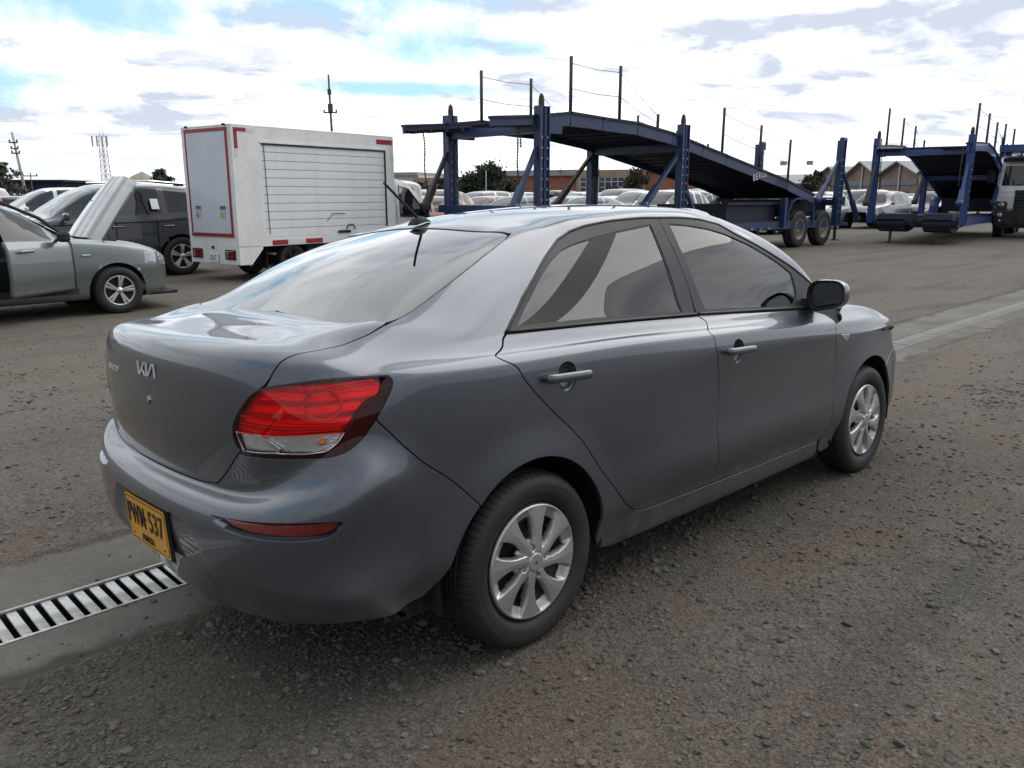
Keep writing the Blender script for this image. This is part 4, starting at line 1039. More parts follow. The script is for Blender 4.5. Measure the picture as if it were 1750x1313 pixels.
# ---- badge: K-I-A strokes as raised chrome bars on the boot lid
def stroke_logo(strokes, th, depth, sc):
    m = MB()
    for a, b in strokes:
        a, b = Vector((a[0], a[1], 0))*sc, Vector((b[0], b[1], 0))*sc; d = (b-a).normalized(); w = th*sc
        if abs(d.x) < .2: poly = [(a.x-w/2, a.y), (a.x+w/2, a.y), (b.x+w/2, b.y), (b.x-w/2, b.y)]
        else: k = w/abs(d.y)/2*.92; poly = [(a.x-k, a.y), (a.x+k, a.y), (b.x+k, b.y), (b.x-k, b.y)]
        m.prism(poly, 'Z', -depth, depth)
    return m
lg = stroke_logo([((0, 0), (0, 1)), ((.18, .02), (1.22, 1)), ((.74, .44), (1.18, 0)), ((1.60, 1), (1.60, 0)), ((1.76, .02), (2.80, 1)), ((3.06, 1), (3.06, 0))], .15, .0018, .042)
M_BADGE = mat('satin silver badge', (.74, .75, .77), .35, .15)
lgo = lg.build('badge', M_BADGE, tr); uv0 = (0.0, 11.32)
p0, n0 = S(np.array([0.0]), np.array([11.32])); lgo.matrix_local = rear_at(p0[0, 0]-.0025, .062, .938, R(0))
p1_, n1_ = S(np.array([1.55]), np.array([11.35])); ang = math.atan2(n1_[0, 1], -n1_[0, 0])
sl_ = put('badge_lettering', text_mesh('SOLUTO', .026, .0012, 1.25, 'badge_lettering', 1.15, .0002), tr, M_BADGE); sl_.matrix_local = rear_at(p1_[0, 0]-.0025, p1_[0, 1]-.02, .925, 0, -ang)
kh = MB(); kh.prism([(0, .013), (.006, 0), (0, -.013), (-.006, 0)], 'Z', -.002, .003); kk = kh.build('keyhole', M_CHROME, tr)
pk, _n = S(np.array([0.0]), np.array([10.55])); kk.matrix_local = rear_at(pk[0, 0]-.002, 0.005, .862)
# ---- aerial on the roof
an = MB()
prof = [(.205, .028, 1.389, .010), (.215, .030, 1.392, .024), (.235, .030, 1.397, .027), (.262, .024, 1.402, .020), (.290, .012, 1.402, .006)]
vs = []; fs = []; k_ = 10
for x, w, z, h in prof:
    for a in range(k_):
        t = math.pi*a/(k_-1); vs.append((x, w*math.cos(t), z-.008+(h)*math.sin(t)**.8))
for i in range(len(prof)-1):
    for a in range(k_-1): q = i*k_+a; fs.append((q, q+1, q+k_+1, q+k_))
fs += [tuple(range(k_)), tuple(range((len(prof)-1)*k_, len(prof)*k_))]
an.add(vs, fs, True); an.build('aerial', M_BLACK, KIA)
rod = MB(); rod.tube([(.236, 0, 1.408), (.229, 0, 1.415), (.083, 0, 1.541)], [.007, .0058, .0052], 8); rod.build('aerial_rod', M_BLACK, bpy.data.objects['aerial'])
# ---- door mirrors
def mirror_parts(sg):
    # shell: superellipse sections along x; open face towards the rear
    V = []; F = []; n = 28; secs = [(1.935, 1.0, .000), (1.955, 1.03, 0), (1.985, 1.01, .003), (2.02, .90, .008), (2.05, .70, .014), (2.072, .38, .018), (2.079, .05, .018)]
    for x, s_, dz in secs:
        for k in range(n):
            t = 2*math.pi*k/n; c, q = math.cos(t), math.sin(t)
            yy = .100*math.copysign(abs(c)**.62, c)*s_; zz = .070*math.copysign(abs(q)**.70, q)*s_
            zz *= 1+.12*(yy/.1); V.append((x+.02*(yy/.1 if sg < 0 else yy/.1), sg*(.872-yy*-1*-1), 1.012+zz-dz+.012*(-yy/.1)))
    for i in range(len(secs)-1):
        for k in range(n): a, b = i*n+k, i*n+(k+1) % n; F.append((a, b, b+n, a+n))
    F.append(tuple((len(secs)-1)*n+k for k in range(n)))
    V = np.array(V); me = mesh_np('mirror', V, F); 
    face = V[:n]; c = face.mean(0); bez = MB(); 
    inn = c+(face-c)*np.array([1, .86, .84])+np.array([.006, 0, 0]); inn2 = c+(face-c)*np.array([1, .84, .82])+np.array([.016, 0, 0]); out = face+np.array([-.003, 0, 0])
    vv = list(map(tuple, face))+list(map(tuple, out))+list(map(tuple, inn))+list(map(tuple, inn2)); fs = []
    for r_ in range(3):
        for k in range(n): j = (k+1) % n; fs.append((r_*n+k, r_*n+j, (r_+1)*n+j, (r_+1)*n+k))
    bez.add(vv, fs, True)
    gl = MB(); gl.add(list(map(tuple, inn2+np.array([-.003, 0, 0]))), [tuple(range(n))]); 
    arm = MB(); arm.prism([(1.955, .935), (2.06, .93), (2.05, .985), (1.97, .99)], 'Y', sg*.735, sg*.83)
    return me, bez, gl, arm
M_MIRROR = mat('mirror glass', (.55, .58, .60), .015, 1.0)
for sg in (-1, 1):
    me, bez, gl, arm = mirror_parts(sg); bm = bmesh.new(); bm.from_mesh(me); bmesh.ops.recalc_face_normals(bm, faces=bm.faces); bm.to_mesh(me); bm.free()
    mo = put('door_mirror', me, KIA, M_PAINT); bez.build('mirror_bezel', M_BLACK, mo); gl.build('mirror_glass', M_MIRROR, mo, fix=False); arm.build('mirror_arm', M_BLACK, mo)
# ---- cabin
def seat(x, y, w, zb, back, name='seat', hz=.80):
    m = MB(); m.box((x+.22, y, zb), (.50, w, .16), bev=.05)
    m.box((0, 0, 0), (.16, w, .62), M=Matrix.Translation((x-.06, y, zb+.36)) @ Matrix.Rotation(R(-back), 4, 'Y'), bev=.06)
    o = m.build(name, M_SEAT, KIA)
    for hy in ([y] if w < .7 else [y-.36, y+.36]):
        h = MB(); h.box((0, 0, 0), (.10, .27, .19), M=Matrix.Translation((x-.06-.30*math.sin(R(back))-.06, hy, zb+hz)) @ Matrix.Rotation(R(-back*.6), 4, 'Y'), bev=.045)
        h.tube([(x-.15, hy-.06, zb+hz-.2), (x-.2, hy-.06, zb+hz-.05)], .007, 6); h.tube([(x-.15, hy+.06, zb+hz-.2), (x-.2, hy+.06, zb+hz-.05)], .007, 6)
        h.build('headrest', M_SEAT, o)
seat(1.10, -.36, .50, .46, 16); seat(1.10, .36, .50, .46, 16); seat(.36, 0, 1.16, .38, 22, hz=.72)
m = MB(); m.prism([(1.72, .55), (2.25, .55), (2.42, .93), (2.1, .965), (1.82, .93), (1.74, .80)], 'Y', -.68, .68); m.build('dashboard', M_DASH, KIA)
m = MB(); m.lathe([], 3) if False else None
ring = [(1.66+.06*math.sin(t)*.4, .36+.185*math.cos(t), .92+.18*math.sin(t)) for t in np.linspace(0, 2*math.pi, 33)[:-1]]
m.tube(ring, .015, 8, closed=True); m.box((1.68, .36, .91), (.05, .15, .10), bev=.02); m.bar((1.68, .20, .92), (1.68, .52, .92), .02); m.bar((1.68, .36, .92), (1.85, .36, .85), .05); m.build('steering_wheel', M_DASH, KIA)
m = MB(); m.box((-.05, 0, 1.055), (.50, 1.16, .03), bev=.01); m.box((-.22, 0, 1.082), (.09, .34, .035), bev=.012); m.build('parcel_shelf', M_DASH, KIA)
m = MB(); m.box((2.0, 0, 1.30), (.02, .22, .07), bev=.01); m.bar((2.0, 0, 1.33), (1.98, 0, 1.38), .02); m.build('cabin_mirror', M_DASH, KIA)
hl_ = panel(np.vstack([[(0, 19.3)], [(3.3, 19.0)], ditch[2:-1], [(19.4, 19.1), (24, 19.2), (24, 23), (0, 23)]]), depth=.034, gap=.01, du=.4, dv=.4, skirt=False, rim=False, smooth=0, step=.04)
part('headlining', pm('headlining', both(hl_)), M_LINER)

# ================================================================== ground
def gz(x, y):
    """height of the yard: falls gently towards the drain channel (y about 0.67)"""
    x = np.asarray(x, float); y = np.asarray(y, float)
    r = np.interp(-y, [-.21, .10, .75, 1.3, 2.0, 3.0, 6.0], [-.032, -.020, .034, .060, .075, .085, .085])
    l = np.interp(y, [.2, 1.30, 2.2, 4.0, 9.0], [-.032, -.032, -.012, .01, .02])
    h = np.where(y < .75, r, l)
    k = np.clip(1-np.abs(y+.8)/.7, 0, 1); kx = np.clip((x+1)/1, 0, 1)*np.clip((5.5-x)/2, 0, 1)
    return h-.0086*np.clip(x, 0, 3)*k*kx
def fbm(x, y, f0, oct=4, seed=0):
    r = np.random.default_rng(seed); s = np.zeros_like(x); a = 1.0; f = f0
    for o in range(oct):
        for q in range(3):
            t = r.uniform(0, 2*math.pi); p = r.uniform(0, 6.28); k = f*r.uniform(.7, 1.4)
            s += a*np.sin(k*(x*math.cos(t)+y*math.sin(t))+p+1.3*np.sin(k*.6*(x*math.sin(t)-y*math.cos(t))+p*2))
        a *= .55; f *= 2.1
    return s/4
def rough(x, y):
    k = np.clip((-(y)+.16)/.12, 0, 1)+np.clip((y-1.36)/.15, 0, 1)
    return k*(.006*fbm(x, y, 2.2, 5, 3)+.004*fbm(x, y, 17, 3, 5))
def axis(parts):
    o = []
    for a, b, s in parts: o += list(np.arange(a, b, s))
    return np.array(o+[parts[-1][1]])
def sheet(name, xs, ys, mt, cut=None):
    X, Y = np.meshgrid(xs, ys, indexing='ij'); Z = gz(X, Y)+rough(X, Y); V = np.stack([X, Y, Z], -1).reshape(-1, 3)
    I = np.arange(X.size).reshape(X.shape); F = np.stack([I[:-1, :-1], I[1:, :-1], I[1:, 1:], I[:-1, 1:]], -1).reshape(-1, 4)
    return tag(put(name, mesh_np(name, V, F), None, mt), kind='structure')
def ground_mat():
    m = mat('gravelly dirt', (.12, .11, .1), .92, spec=.2); g = NT(m); p = g.pos()
    big = g.noise(p, .35, 5, .55, .4); mid = g.noise(p, 1.6, 6, .62, .3); fine = g.noise(p, 26, 6, .7); grit = g.noise(p, 120, 4, .75); red = g.noise(g.mapn(p, loc=(7.3, 2.1, 0)), .75, 4, .55, .5)
    track = g.noise(g.mapn(p, (.22, 1.3, 1), (3, 9, 0), (0, 0, R(14))), 1.1, 5, .6, .6)
    c = g.mix(g.rng(big, .36, .66), (.064, .057, .047), (.104, .092, .076))
    c = g.mix(g.rng(mid, .44, .66, 0, .75), c, (.050, .047, .041))
    c = g.mix(g.rng(red, .50, .64, 0, .8), c, (.118, .070, .048))
    c = g.mix(g.rng(track, .50, .66, 0, .78), c, (.036, .034, .031))
    pale = g.noise(g.mapn(p, loc=(1.7, 5.5, 0)), 2.6, 6, .7)
    c = g.mix(g.rng(pale, .57, .70, 0, .65), c, (.165, .155, .138))
    # dusty pale crust past the gravel; also paints the foreground's darker exposure into the colour
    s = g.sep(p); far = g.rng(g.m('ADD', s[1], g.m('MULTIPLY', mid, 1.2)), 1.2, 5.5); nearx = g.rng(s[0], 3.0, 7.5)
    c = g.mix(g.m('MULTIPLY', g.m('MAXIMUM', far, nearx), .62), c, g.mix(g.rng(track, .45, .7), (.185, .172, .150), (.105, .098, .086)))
    c = g.mix(g.rng(fine, .3, .75), g.mix(.5, c, (.05, .048, .045)), c)
    gc = g.sep(g.vor(p, 150, out='Color'))[0]; gc2 = g.sep(g.vor(p, 62, out='Color'))[1]; gm = g.rng(g.noise(p, 1.9, 5, .6), .42, .62)
    c = g.mix(g.m('MULTIPLY', g.rng(gc, .55, 1.0, 0, .75, False), .8), c, g.mix(.62, c, (.20, .19, .17))); c = g.mix(g.m('MULTIPLY', g.rng(gc, .4, .0, 0, .7, False), .8), c, (.022, .021, .019))
    c = g.mix(g.m('MULTIPLY', g.rng(gc2, .7, 1.0, 0, .7, False), gm), c, (.13, .123, .11)); c = g.mix(g.m('MULTIPLY', g.rng(gc2, .3, .0, 0, .7, False), gm), c, (.026, .025, .022))
    c = g.mix(g.rng(grit, .35, .7, 0, .5), c, g.mix(.5, c, (.19, .178, .158)))
    c = g.mix(1.0, c, (1.10, 1.06, .99), 'MULTIPLY'); g.l(c, g.b.inputs['Base Color'])
    v1 = g.vor(p, 55); v2 = g.vor(p, 130)
    h = g.m('ADD', g.m('ADD', g.m('MULTIPLY', fine, .8), g.m('MULTIPLY', g.m('SUBTRACT', 1.0, v1), .5)), g.m('ADD', g.m('MULTIPLY', g.m('SUBTRACT', 1.0, v2), .25), g.m('MULTIPLY', mid, 1.2)))
    g.bump(h, .75, .014); return m
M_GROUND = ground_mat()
XS_ = axis([(-60, -10, 5), (-10, -3, .5), (-3, 7, .035), (7, 16, .15), (16, 40, 1.), (40, 200, 10), (200, 1500, 100)])
YSR = axis([(-300, -60, 30), (-60, -12, 4), (-12, -4.5, .4), (-4.5, .21, .035)])
YSL = axis([(1.30, 4, .05), (4, 14, .25), (14, 60, 2), (60, 300, 20), (300, 1500, 100)])
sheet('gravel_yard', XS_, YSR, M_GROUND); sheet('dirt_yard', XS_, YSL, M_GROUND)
# ---- concrete apron each side of the drain
def conc_mat():
    m = mat('dusty concrete', (.26, .25, .23), .88, spec=.25); g = NT(m); p = g.pos()
    a = g.noise(p, 1.3, 6, .6, .3); b = g.noise(p, 14, 6, .7); cz = g.noise(p, 70, 4, .7); s = g.sep(p)
    c = g.mix(g.rng(a, .35, .68), (.115, .108, .097), (.205, .195, .177)); c = g.mix(g.rng(b, .3, .7, 0, .6), c, (.118, .111, .099)); c = g.mix(g.rng(cz, .4, .75, 0, .35), c, (.28, .27, .25))
    # dirt drifting in over both outer edges
    yc = g.m('ABSOLUTE', g.m('SUBTRACT', s[1], .755)); e = g.m('ADD', yc, g.m('MULTIPLY', g.m('SUBTRACT', g.noise(p, 3.2, 7, .68), .5), .42))
    c = g.mix(g.rng(e, .40, .50), c, (.075, .069, .060))
    c = g.mix(1.0, c, (.86, .84, .80), 'MULTIPLY'); g.l(c, g.b.inputs['Base Color']); g.bump(g.m('ADD', g.m('ADD', b, g.m('MULTIPLY', cz, .4)), g.m('MULTIPLY', g.rng(e, .42, .52), 1.2)), .5, .008); return m
M_CONC = conc_mat()
cb = MB()
jx = list(np.arange(-9.2, 40, 3.0))
for a, b in zip(jx[:-1], jx[1:]):
    for y0, y1 in ((.205, .534), (.801, 1.305)): cb.box(((a+b)/2, (y0+y1)/2, -.127), (b-a-.006, y1-y0, .20), bev=.006)
apron = tag(cb.build('concrete_apron', M_CONC), kind='structure')
# ragged dirt lips that lap over the concrete
def lip_mesh(y0, sgn, seed):
    xs = np.arange(-4, 15, .03); n = len(xs); w = .035+.045*np.clip(fbm(xs, xs*0, 3.0, 5, seed)+.5, 0, 1.6); V = []
    for k, t in enumerate((-.25, 0, .45, .8, 1.0)):
        y = y0+sgn*(w*max(t, 0)+min(t, 0)*.5); z = -.0265+np.array([.010, .010, .010, .006, -.001])[k]*np.ones(n)+.003*fbm(xs, xs*0+k, 22, 3, seed+k)*(k < 4)
        if t < 0: z = gz(xs, y)-.030
        V.append(np.stack([xs, y*np.ones(n), z], -1))
    V = np.stack(V, 1).reshape(-1, 3); I = np.arange(n*5).reshape(n, 5); F = np.stack([I[:-1, :-1], I[1:, :-1], I[1:, 1:], I[:-1, 1:]], -1).reshape(-1, 4)
    if sgn < 0: F = F[:, ::-1]
    return tag(put('dirt_lip', mesh_np('dirt_lip', V, F), None, M_GROUND), kind='structure')
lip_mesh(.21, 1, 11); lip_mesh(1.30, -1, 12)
# ---- slotted drain
M_GALV = mat('galvanised steel', (.50, .50, .49), .42, .55)
g = NT(M_GALV); p = g.pos(); a_ = g.noise(p, 5, 6, .65); b_ = g.noise(p, 60, 4, .7); g.l(g.mix(g.rng(a_, .4, .7, 0, .75), g.mix(g.rng(b_, .35, .7), (.40, .40, .39), (.60, .60, .59)), (.30, .275, .24)), g.b.inputs['Base Color']); g.l(g.rng(a_, .35, .7, .32, .75), g.b.inputs['Roughness'])
M_GALVD = dusty(mat('dusty galvanised steel', (.20, .196, .186), .8, .05), (.20, .196, .186), dust=(.15, .14, .12), amt=.7, scale=2.5)
DR = empty('drain_channel', (0, .667, -.03), 0, 'long steel slotted drain grate running across the yard under the grey sedan', 'drain')
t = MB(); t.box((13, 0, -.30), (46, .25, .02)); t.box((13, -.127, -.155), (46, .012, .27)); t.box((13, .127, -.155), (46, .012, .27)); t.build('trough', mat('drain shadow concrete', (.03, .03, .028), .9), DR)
for sy in (-1, 1):
    t = MB(); t.box((-3.5, sy*.1275, .001), (13, .013, .012), bev=.002); t.build('rail', M_GALV, DR); t = MB(); t.box((19.55, sy*.1275, .000), (33, .013, .012), bev=.002); t.build('rail', M_GALVD, DR)
pitch = .058; nb = 0; bar_me = {}
def bar_mesh(w):
    if w not in bar_me: t = MB(); t.box((0, 0, -.006), (w, .2405, .010), bev=.0025); bar_me[w] = t.mesh('bar')
    return bar_me[w]
x = -1.165-pitch*22
while nb < 296:
    near = x < 3.0
    w = .036 if near else (.0525 if nb % 16 not in (3, 4) else .040)
    me = bar_mesh(w); o = put('bar', me, DR, (M_GALV if near else M_GALVD) if not me.materials else ()); o.location = (x, 0, random.uniform(-.0012, .0006)); o.rotation_euler = (random.uniform(-.006, .006), random.uniform(-.01, .01), random.uniform(-.006, .006)); x += pitch; nb += 1
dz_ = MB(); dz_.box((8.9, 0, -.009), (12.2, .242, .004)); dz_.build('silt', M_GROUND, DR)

# ---- loose stones
def stone_field():
    base = []
    for s_ in range(6):
        bm = bmesh.new(); bmesh.ops.create_icosphere(bm, subdivisions=1, radius=1); r = np.random.default_rng(s_+20)
        if s_ % 2: pass
        V = np.array([v.co for v in bm.verts]); F = np.array([[v.index for v in q.verts] for q in bm.faces]); bm.free()
        sc = np.array([1, r.uniform(.65, .95), r.uniform(.45, .75)]); V = V*(1+r.uniform(-.28, .22, (len(V), 1)))*sc; base.append((V, F))
    pts = []
    r = np.random.default_rng(5)
    def inview(P):
        d = (P-CAM_POS) @ np.stack([_r, _u, _f]).T
        return (d[:, 2] > .6) & (np.abs(d[:, 0]) < .70*d[:, 2]+.15) & (np.abs(d[:, 1]) < .56*d[:, 2]+.2)
    # candidate points with density falling off with distance
    N = 2400000; rad = 1.2*np.exp(r.uniform(0, math.log(16/1.2), N)); th = YAW+r.uniform(-.66, .66, N)
    x, y = CAM_POS[0]+rad*np.cos(th), CAM_POS[1]+rad*np.sin(th)
    dens = fbm(x, y, 1.1, 4, 31)+.55*fbm(x, y, 5.5, 3, 32)
    pr = np.clip((dens-.05)/1.0, 0, 1)**1.6*.75+.045
    pr *= np.where((y > .22) & (y < 1.30), .03, 1)*np.where(y > 1.3, .55, 1)
    pr *= np.clip(1.1-rad/11, .10, 1)
    k = (r.uniform(0, 1, N) < pr*.36)
    P = np.stack([x, y, gz(x, y)+rough(x, y)], 1)[k]; rad = rad[k]; P[(P[:, 1] > .21) & (P[:, 1] < 1.3), 2] = -.027
    drain = (P[:, 1] > .535) & (P[:, 1] < .80)
    v = inview(P) & ~drain; P = P[v]; rad = rad[v]
    n = len(P); size = .0020+.0031*r.exponential(1, n); size = np.clip(size*np.clip(rad/3.2, .8, 1.7), .002, .018)
    big = r.uniform(0, 1, n) < .006; size[big] *= 1.9
    return P, size, base, r
P_, size_, base_, r_ = stone_field()
def build_stones():
    VV = []; FF = []; CC = []; o = 0; n = len(P_); kind = r_.integers(0, 6, n)
    for s_ in range(6):
        k = np.where(kind == s_)[0]; V, F = base_[s_]; m = len(k)
        ax = r_.normal(size=(m, 3))*np.array([.25, .25, 1]); ang = r_.uniform(0, 6.28, m); c, s = np.cos(ang), np.sin(ang); tx = r_.uniform(-.5, .5, m); ct, st = np.cos(tx), np.sin(tx)
        Rz = np.zeros((m, 3, 3)); Rz[:, 0, 0] = c; Rz[:, 0, 1] = -s; Rz[:, 1, 0] = s; Rz[:, 1, 1] = c; Rz[:, 2, 2] = 1
        Rx = np.zeros((m, 3, 3)); Rx[:, 0, 0] = 1; Rx[:, 1, 1] = ct; Rx[:, 1, 2] = -st; Rx[:, 2, 1] = st; Rx[:, 2, 2] = ct
        W_ = np.einsum('mij,mjk->mik', Rz, Rx)
        V2 = np.einsum('mij,vj->mvi', W_, V)*size_[k][:, None, None]+P_[k][:, None]+np.array([0, 0, 1])*(size_[k]*.22)[:, None, None]
        VV.append(V2.reshape(-1, 3)); FF.append((F[None]+(np.arange(m)*len(V))[:, None, None]+o).reshape(-1, 3)); o += m*len(V)
        CC.append(np.repeat(r_.uniform(0, 1, m), len(V)))
    V, F, C = np.vstack(VV), np.vstack(FF), np.concatenate(CC)
    me = mesh_np('loose_gravel', V, F, smooth=False); a = me.attributes.new('tone', 'FLOAT', 'POINT'); a.data.foreach_set('value', C.astype(np.float32))
    m = mat('gravel stone', (.16, .155, .145), .9, spec=.2); g = NT(m); at = g.n('ShaderNodeAttribute', attribute_name='tone'); rp = g.n('ShaderNodeValToRGB'); g.l(at.outputs['Fac'], rp.inputs[0])
    e = rp.color_ramp.elements; e[0].color = (.075, .071, .064, 1); e[1].color = (.24, .23, .21, 1); e[1].position = 1.0
    for pos, c in ((.35, (.115, .109, .098)), (.7, (.15, .142, .127)), (.78, (.155, .108, .082)), (.84, (.17, .162, .146)), (.975, (.17, .162, .147))): q = e.new(pos); q.color = (*c, 1)
    sp = g.sep(g.pos()); pale_zone = g.m('MAXIMUM', g.rng(sp[0], 1.2, 4.5), g.rng(sp[1], 1.0, 3.0))      # stones on the dusty crust share its pale tone, painted to lift shaded faces
    sc = g.mix(g.m('MULTIPLY', pale_zone, .7), rp.outputs[0], (.175, .163, .143))
    g.l(g.mix(g.rng(g.noise(g.pos(), 300, 3, .6), .35, .7), g.mix(.4, sc, (.05, .048, .045)), sc), g.b.inputs['Base Color'])
    tag(put('loose_gravel', me, None, m), kind='stuff'); print('stones', len(P_), 'tris', len(F))
build_stones()

# ================================================================== other vehicles
def P1(t, xs): return interp_smooth([a for a, _ in t], [b for _, b in t], np.asarray(xs, float))
STY = {
 'hatch': dict(L=(-.72, 3.30), wb=2.53, w=.865, hw=[(-.72, .62), (-.6, .76), (-.3, .85), (1.2, .865), (2.6, .85), (3.0, .77), (3.2, .62), (3.30, .42)],
   belt=[(-.72, .95), (-.4, .99), (1.0, .955), (2.0, .93), (2.5, .885), (3.0, .80), (3.30, .66)], top=[(-.72, .98), (-.62, 1.08), (-.42, 1.30), (-.15, 1.42), (.6, 1.475), (1.1, 1.46), (1.45, 1.37), (1.85, 1.13), (2.05, 1.0), (2.5, .955), (3.0, .86), (3.22, .74), (3.30, .66)],
   cowl=2.05, rf=1.3, rr=-.30, rb=-.66, pill=[-.28, .02, 1.02, 1.12, 1.78], R=.30, wheel='alloy'),
 'sedan': dict(L=(-.90, 3.38), wb=2.6, w=.86, hw=[(-.90, .60), (-.75, .74), (-.4, .83), (1.2, .86), (2.6, .845), (3.05, .77), (3.28, .60), (3.38, .42)],
   belt=[(-.9, .92), (-.5, 1.0), (1.0, .96), (2.0, .93), (2.5, .885), (3.0, .80), (3.38, .64)], top=[(-.9, .96), (-.78, 1.05), (-.45, 1.08), (-.05, 1.28), (.35, 1.41), (.9, 1.465), (1.25, 1.455), (1.6, 1.36), (2.0, 1.12), (2.2, .985), (2.6, .945), (3.1, .84), (3.3, .72), (3.38, .64)],
   cowl=2.2, rf=1.45, rr=.2, rb=-.42, pill=[.02, .25, 1.0, 1.1, 1.85], R=.31, wheel='alloy'),
 'suv': dict(L=(-.92, 3.55), wb=2.70, w=.925, hw=[(-.92, .70), (-.8, .82), (-.4, .90), (1.2, .925), (2.7, .91), (3.2, .83), (3.45, .68), (3.55, .5)],
   belt=[(-.92, 1.16), (-.5, 1.17), (.3, 1.12), (1.2, 1.08), (2.1, 1.05), (2.8, 1.0), (3.3, .90), (3.55, .74)], top=[(-.92, 1.2), (-.85, 1.34), (-.62, 1.56), (-.3, 1.66), (.5, 1.705), (1.1, 1.69), (1.5, 1.58), (1.95, 1.30), (2.2, 1.12), (2.8, 1.07), (3.3, .96), (3.48, .84), (3.55, .74)],
   cowl=2.2, rf=1.35, rr=-.45, rb=-.88, pill=[-.62, -.28, .18, .30, 1.1, 1.2, 1.92], R=.36, wheel='alloy'),
 'van': dict(L=(-.85, 3.25), wb=2.6, w=.87, hw=[(-.85, .74), (-.75, .82), (-.3, .86), (1.2, .87), (2.5, .86), (2.95, .78), (3.15, .64), (3.25, .45)],
   belt=[(-.85, 1.05), (.3, 1.05), (1.2, 1.03), (2.0, 1.0), (2.6, .94), (3.0, .84), (3.25, .70)], top=[(-.85, 1.55), (-.80, 1.75), (-.5, 1.84), (.5, 1.86), (1.3, 1.83), (1.65, 1.70), (2.1, 1.32), (2.35, 1.06), (2.7, .98), (3.0, .88), (3.18, .78), (3.25, .70)],
   cowl=2.35, rf=1.5, rr=-.7, rb=-.84, pill=[1.05, 1.1, 1.15, 1.2, 2.0], R=.31, wheel='steel'),
}
def gen_car(style, ds=.05, jr=4, drop=None):
    """half-shell sections -> dict of face groups on one vertex array (both sides)"""
    s = STY[style]; x0, x1 = s['L']; keyx = [s['cowl'], s['rf'], s['rr'], s['rb']]+s['pill']
    xs = np.unique(np.round(np.concatenate([np.arange(x0, x1, ds), [x1], keyx]), 3))
    k = [xs[0]]
    for x in xs[1:]:
        if x-k[-1] > ds*.35 or x in keyx: k.append(x)
    xs = np.array(k); hw, belt, top = P1(s['hw'], xs), P1(s['belt'], xs), P1(s['top'], xs)
    top = np.maximum(top, belt+.012); gh = np.clip((top-belt)/(.40), 0, 1)         # greenhouse amount
    wt = s['w']*.665; roofy = hw*(.80*(1-gh)+gh*(.70 if style != 'van' else .86))
    endk = np.clip(np.minimum(xs-x0, x1-xs)/.35, 0, 1); zb = .20+.10*(1-endk)**2
    if style in ('suv',): zb = zb+.06
    ctrl = []
    for t in range(10):
        y, z = [(0*hw, zb), (hw*.86, zb), (hw*.965, zb+.07), (hw*.985, zb+.24), (hw, zb*0+.58), (hw*.985, belt-.10), (hw*.945, belt), (roofy+(hw*.945-roofy)*.45+.012*gh, belt+(top-.06*gh-.006-belt)*.55), (roofy, top-.055*gh-.006), (roofy*.55, top-.010*gh-.001)][t]; ctrl.append((y, z))
    ctrl.append((0*hw, top)); tj = np.linspace(0, 10, 10*jr+1)
    Y = np.stack([np.array([interp_smooth(np.arange(11), [c[0][i] for c in ctrl], tj)]).ravel() for i in range(len(xs))]); Z = np.stack([interp_smooth(np.arange(11), [c[1][i] for c in ctrl], tj) for i in range(len(xs))])
    X = np.repeat(xs[:, None], len(tj), 1).copy()
    # wheel arches: snap the grid to the arch circle
    Ra = s['R']+.055
    for cx in (0, s['wb']):
        dx, dz = X-cx, Z-s['R']; r = np.hypot(dx, dz); m = (np.abs(r-Ra) < ds*.75) & (Z > .12) & (Y > .3) & (tj[None] < 5.5)
        X = np.where(m, cx+dx/r*Ra, X); Z = np.where(m, s['R']+dz/r*Ra, Z)
    n, mj = X.shape; V = np.concatenate([np.stack([X, Y, Z], -1).reshape(-1, 3), np.stack([X, -Y, Z], -1).reshape(-1, 3)])
    G = {}
    def add(k, f): G.setdefault(k, []).append(f)
    pl = s['pill']; wins = []
    if style == 'suv': wins = [(pl[0], pl[1]), (pl[1]+.05, pl[2]), (pl[3], pl[4]), (pl[5], pl[6])]
    elif style == 'van': wins = [(pl[3], pl[4])]
    else: wins = [(pl[0]+.02, pl[2]), (pl[3], pl[4])]
    xc = (xs[:-1]+xs[1:])/2
    for i in range(n-1):
        for j in range(mj-1):
            tc = (tj[j]+tj[j+1])/2; f0 = i*mj+j; q = [f0, f0+mj, f0+mj+1, f0+1]
            P = V[q].mean(0); grp = 'body'; key = None
            inarch = any(math.hypot(P[0]-cx, P[2]-s['R']) < Ra-.004 for cx in (0, s['wb'])) and P[1] > .3 and tc < 5.5
            if tc < 1: grp = 'under'
            elif inarch: continue
            elif 6.12 < tc < 7.9 and gh[i] > .12:
                for w, (a, b) in enumerate(wins):
                    if a-1e-4 < xc[i] < b: grp = 'window%d' % w
            if tc > 7.98:
                if s['rf'] < xc[i] < s['cowl'] and tc > 8.12: grp = 'windshield'
                if s['rb'] < xc[i] < s['rr'] and style != 'van' and tc > 8.12: grp = 'rear_window'
            if x1-.42+.15*(abs(P[1]) < .5) < P[0] and .64 < P[2] < .78+(.14 if style == 'suv' else 0) and P[1] > .38 and tc > 4.2 and tc < 8: grp = 'headlight'
            if P[0] < x0+.16 and .74 < P[2] < 1.0 and P[1] > .42 and tc > 3: grp = 'taillight'
            if P[0] > x1-.10 and .30 < P[2] < .60 and P[1] < .42: grp = 'grille'
            if style == 'suv' and tc < 2.6 and grp == 'body': grp = 'cladding'
            if drop and drop(P, tc): grp = drop(P, tc)
            if grp is None: continue
            for sd in (0, 1):
                o = sd*n*mj; ff = [a+o for a in q]
                add((grp, sd), tuple(ff if sd else ff[::-1]))
    return V, G, s
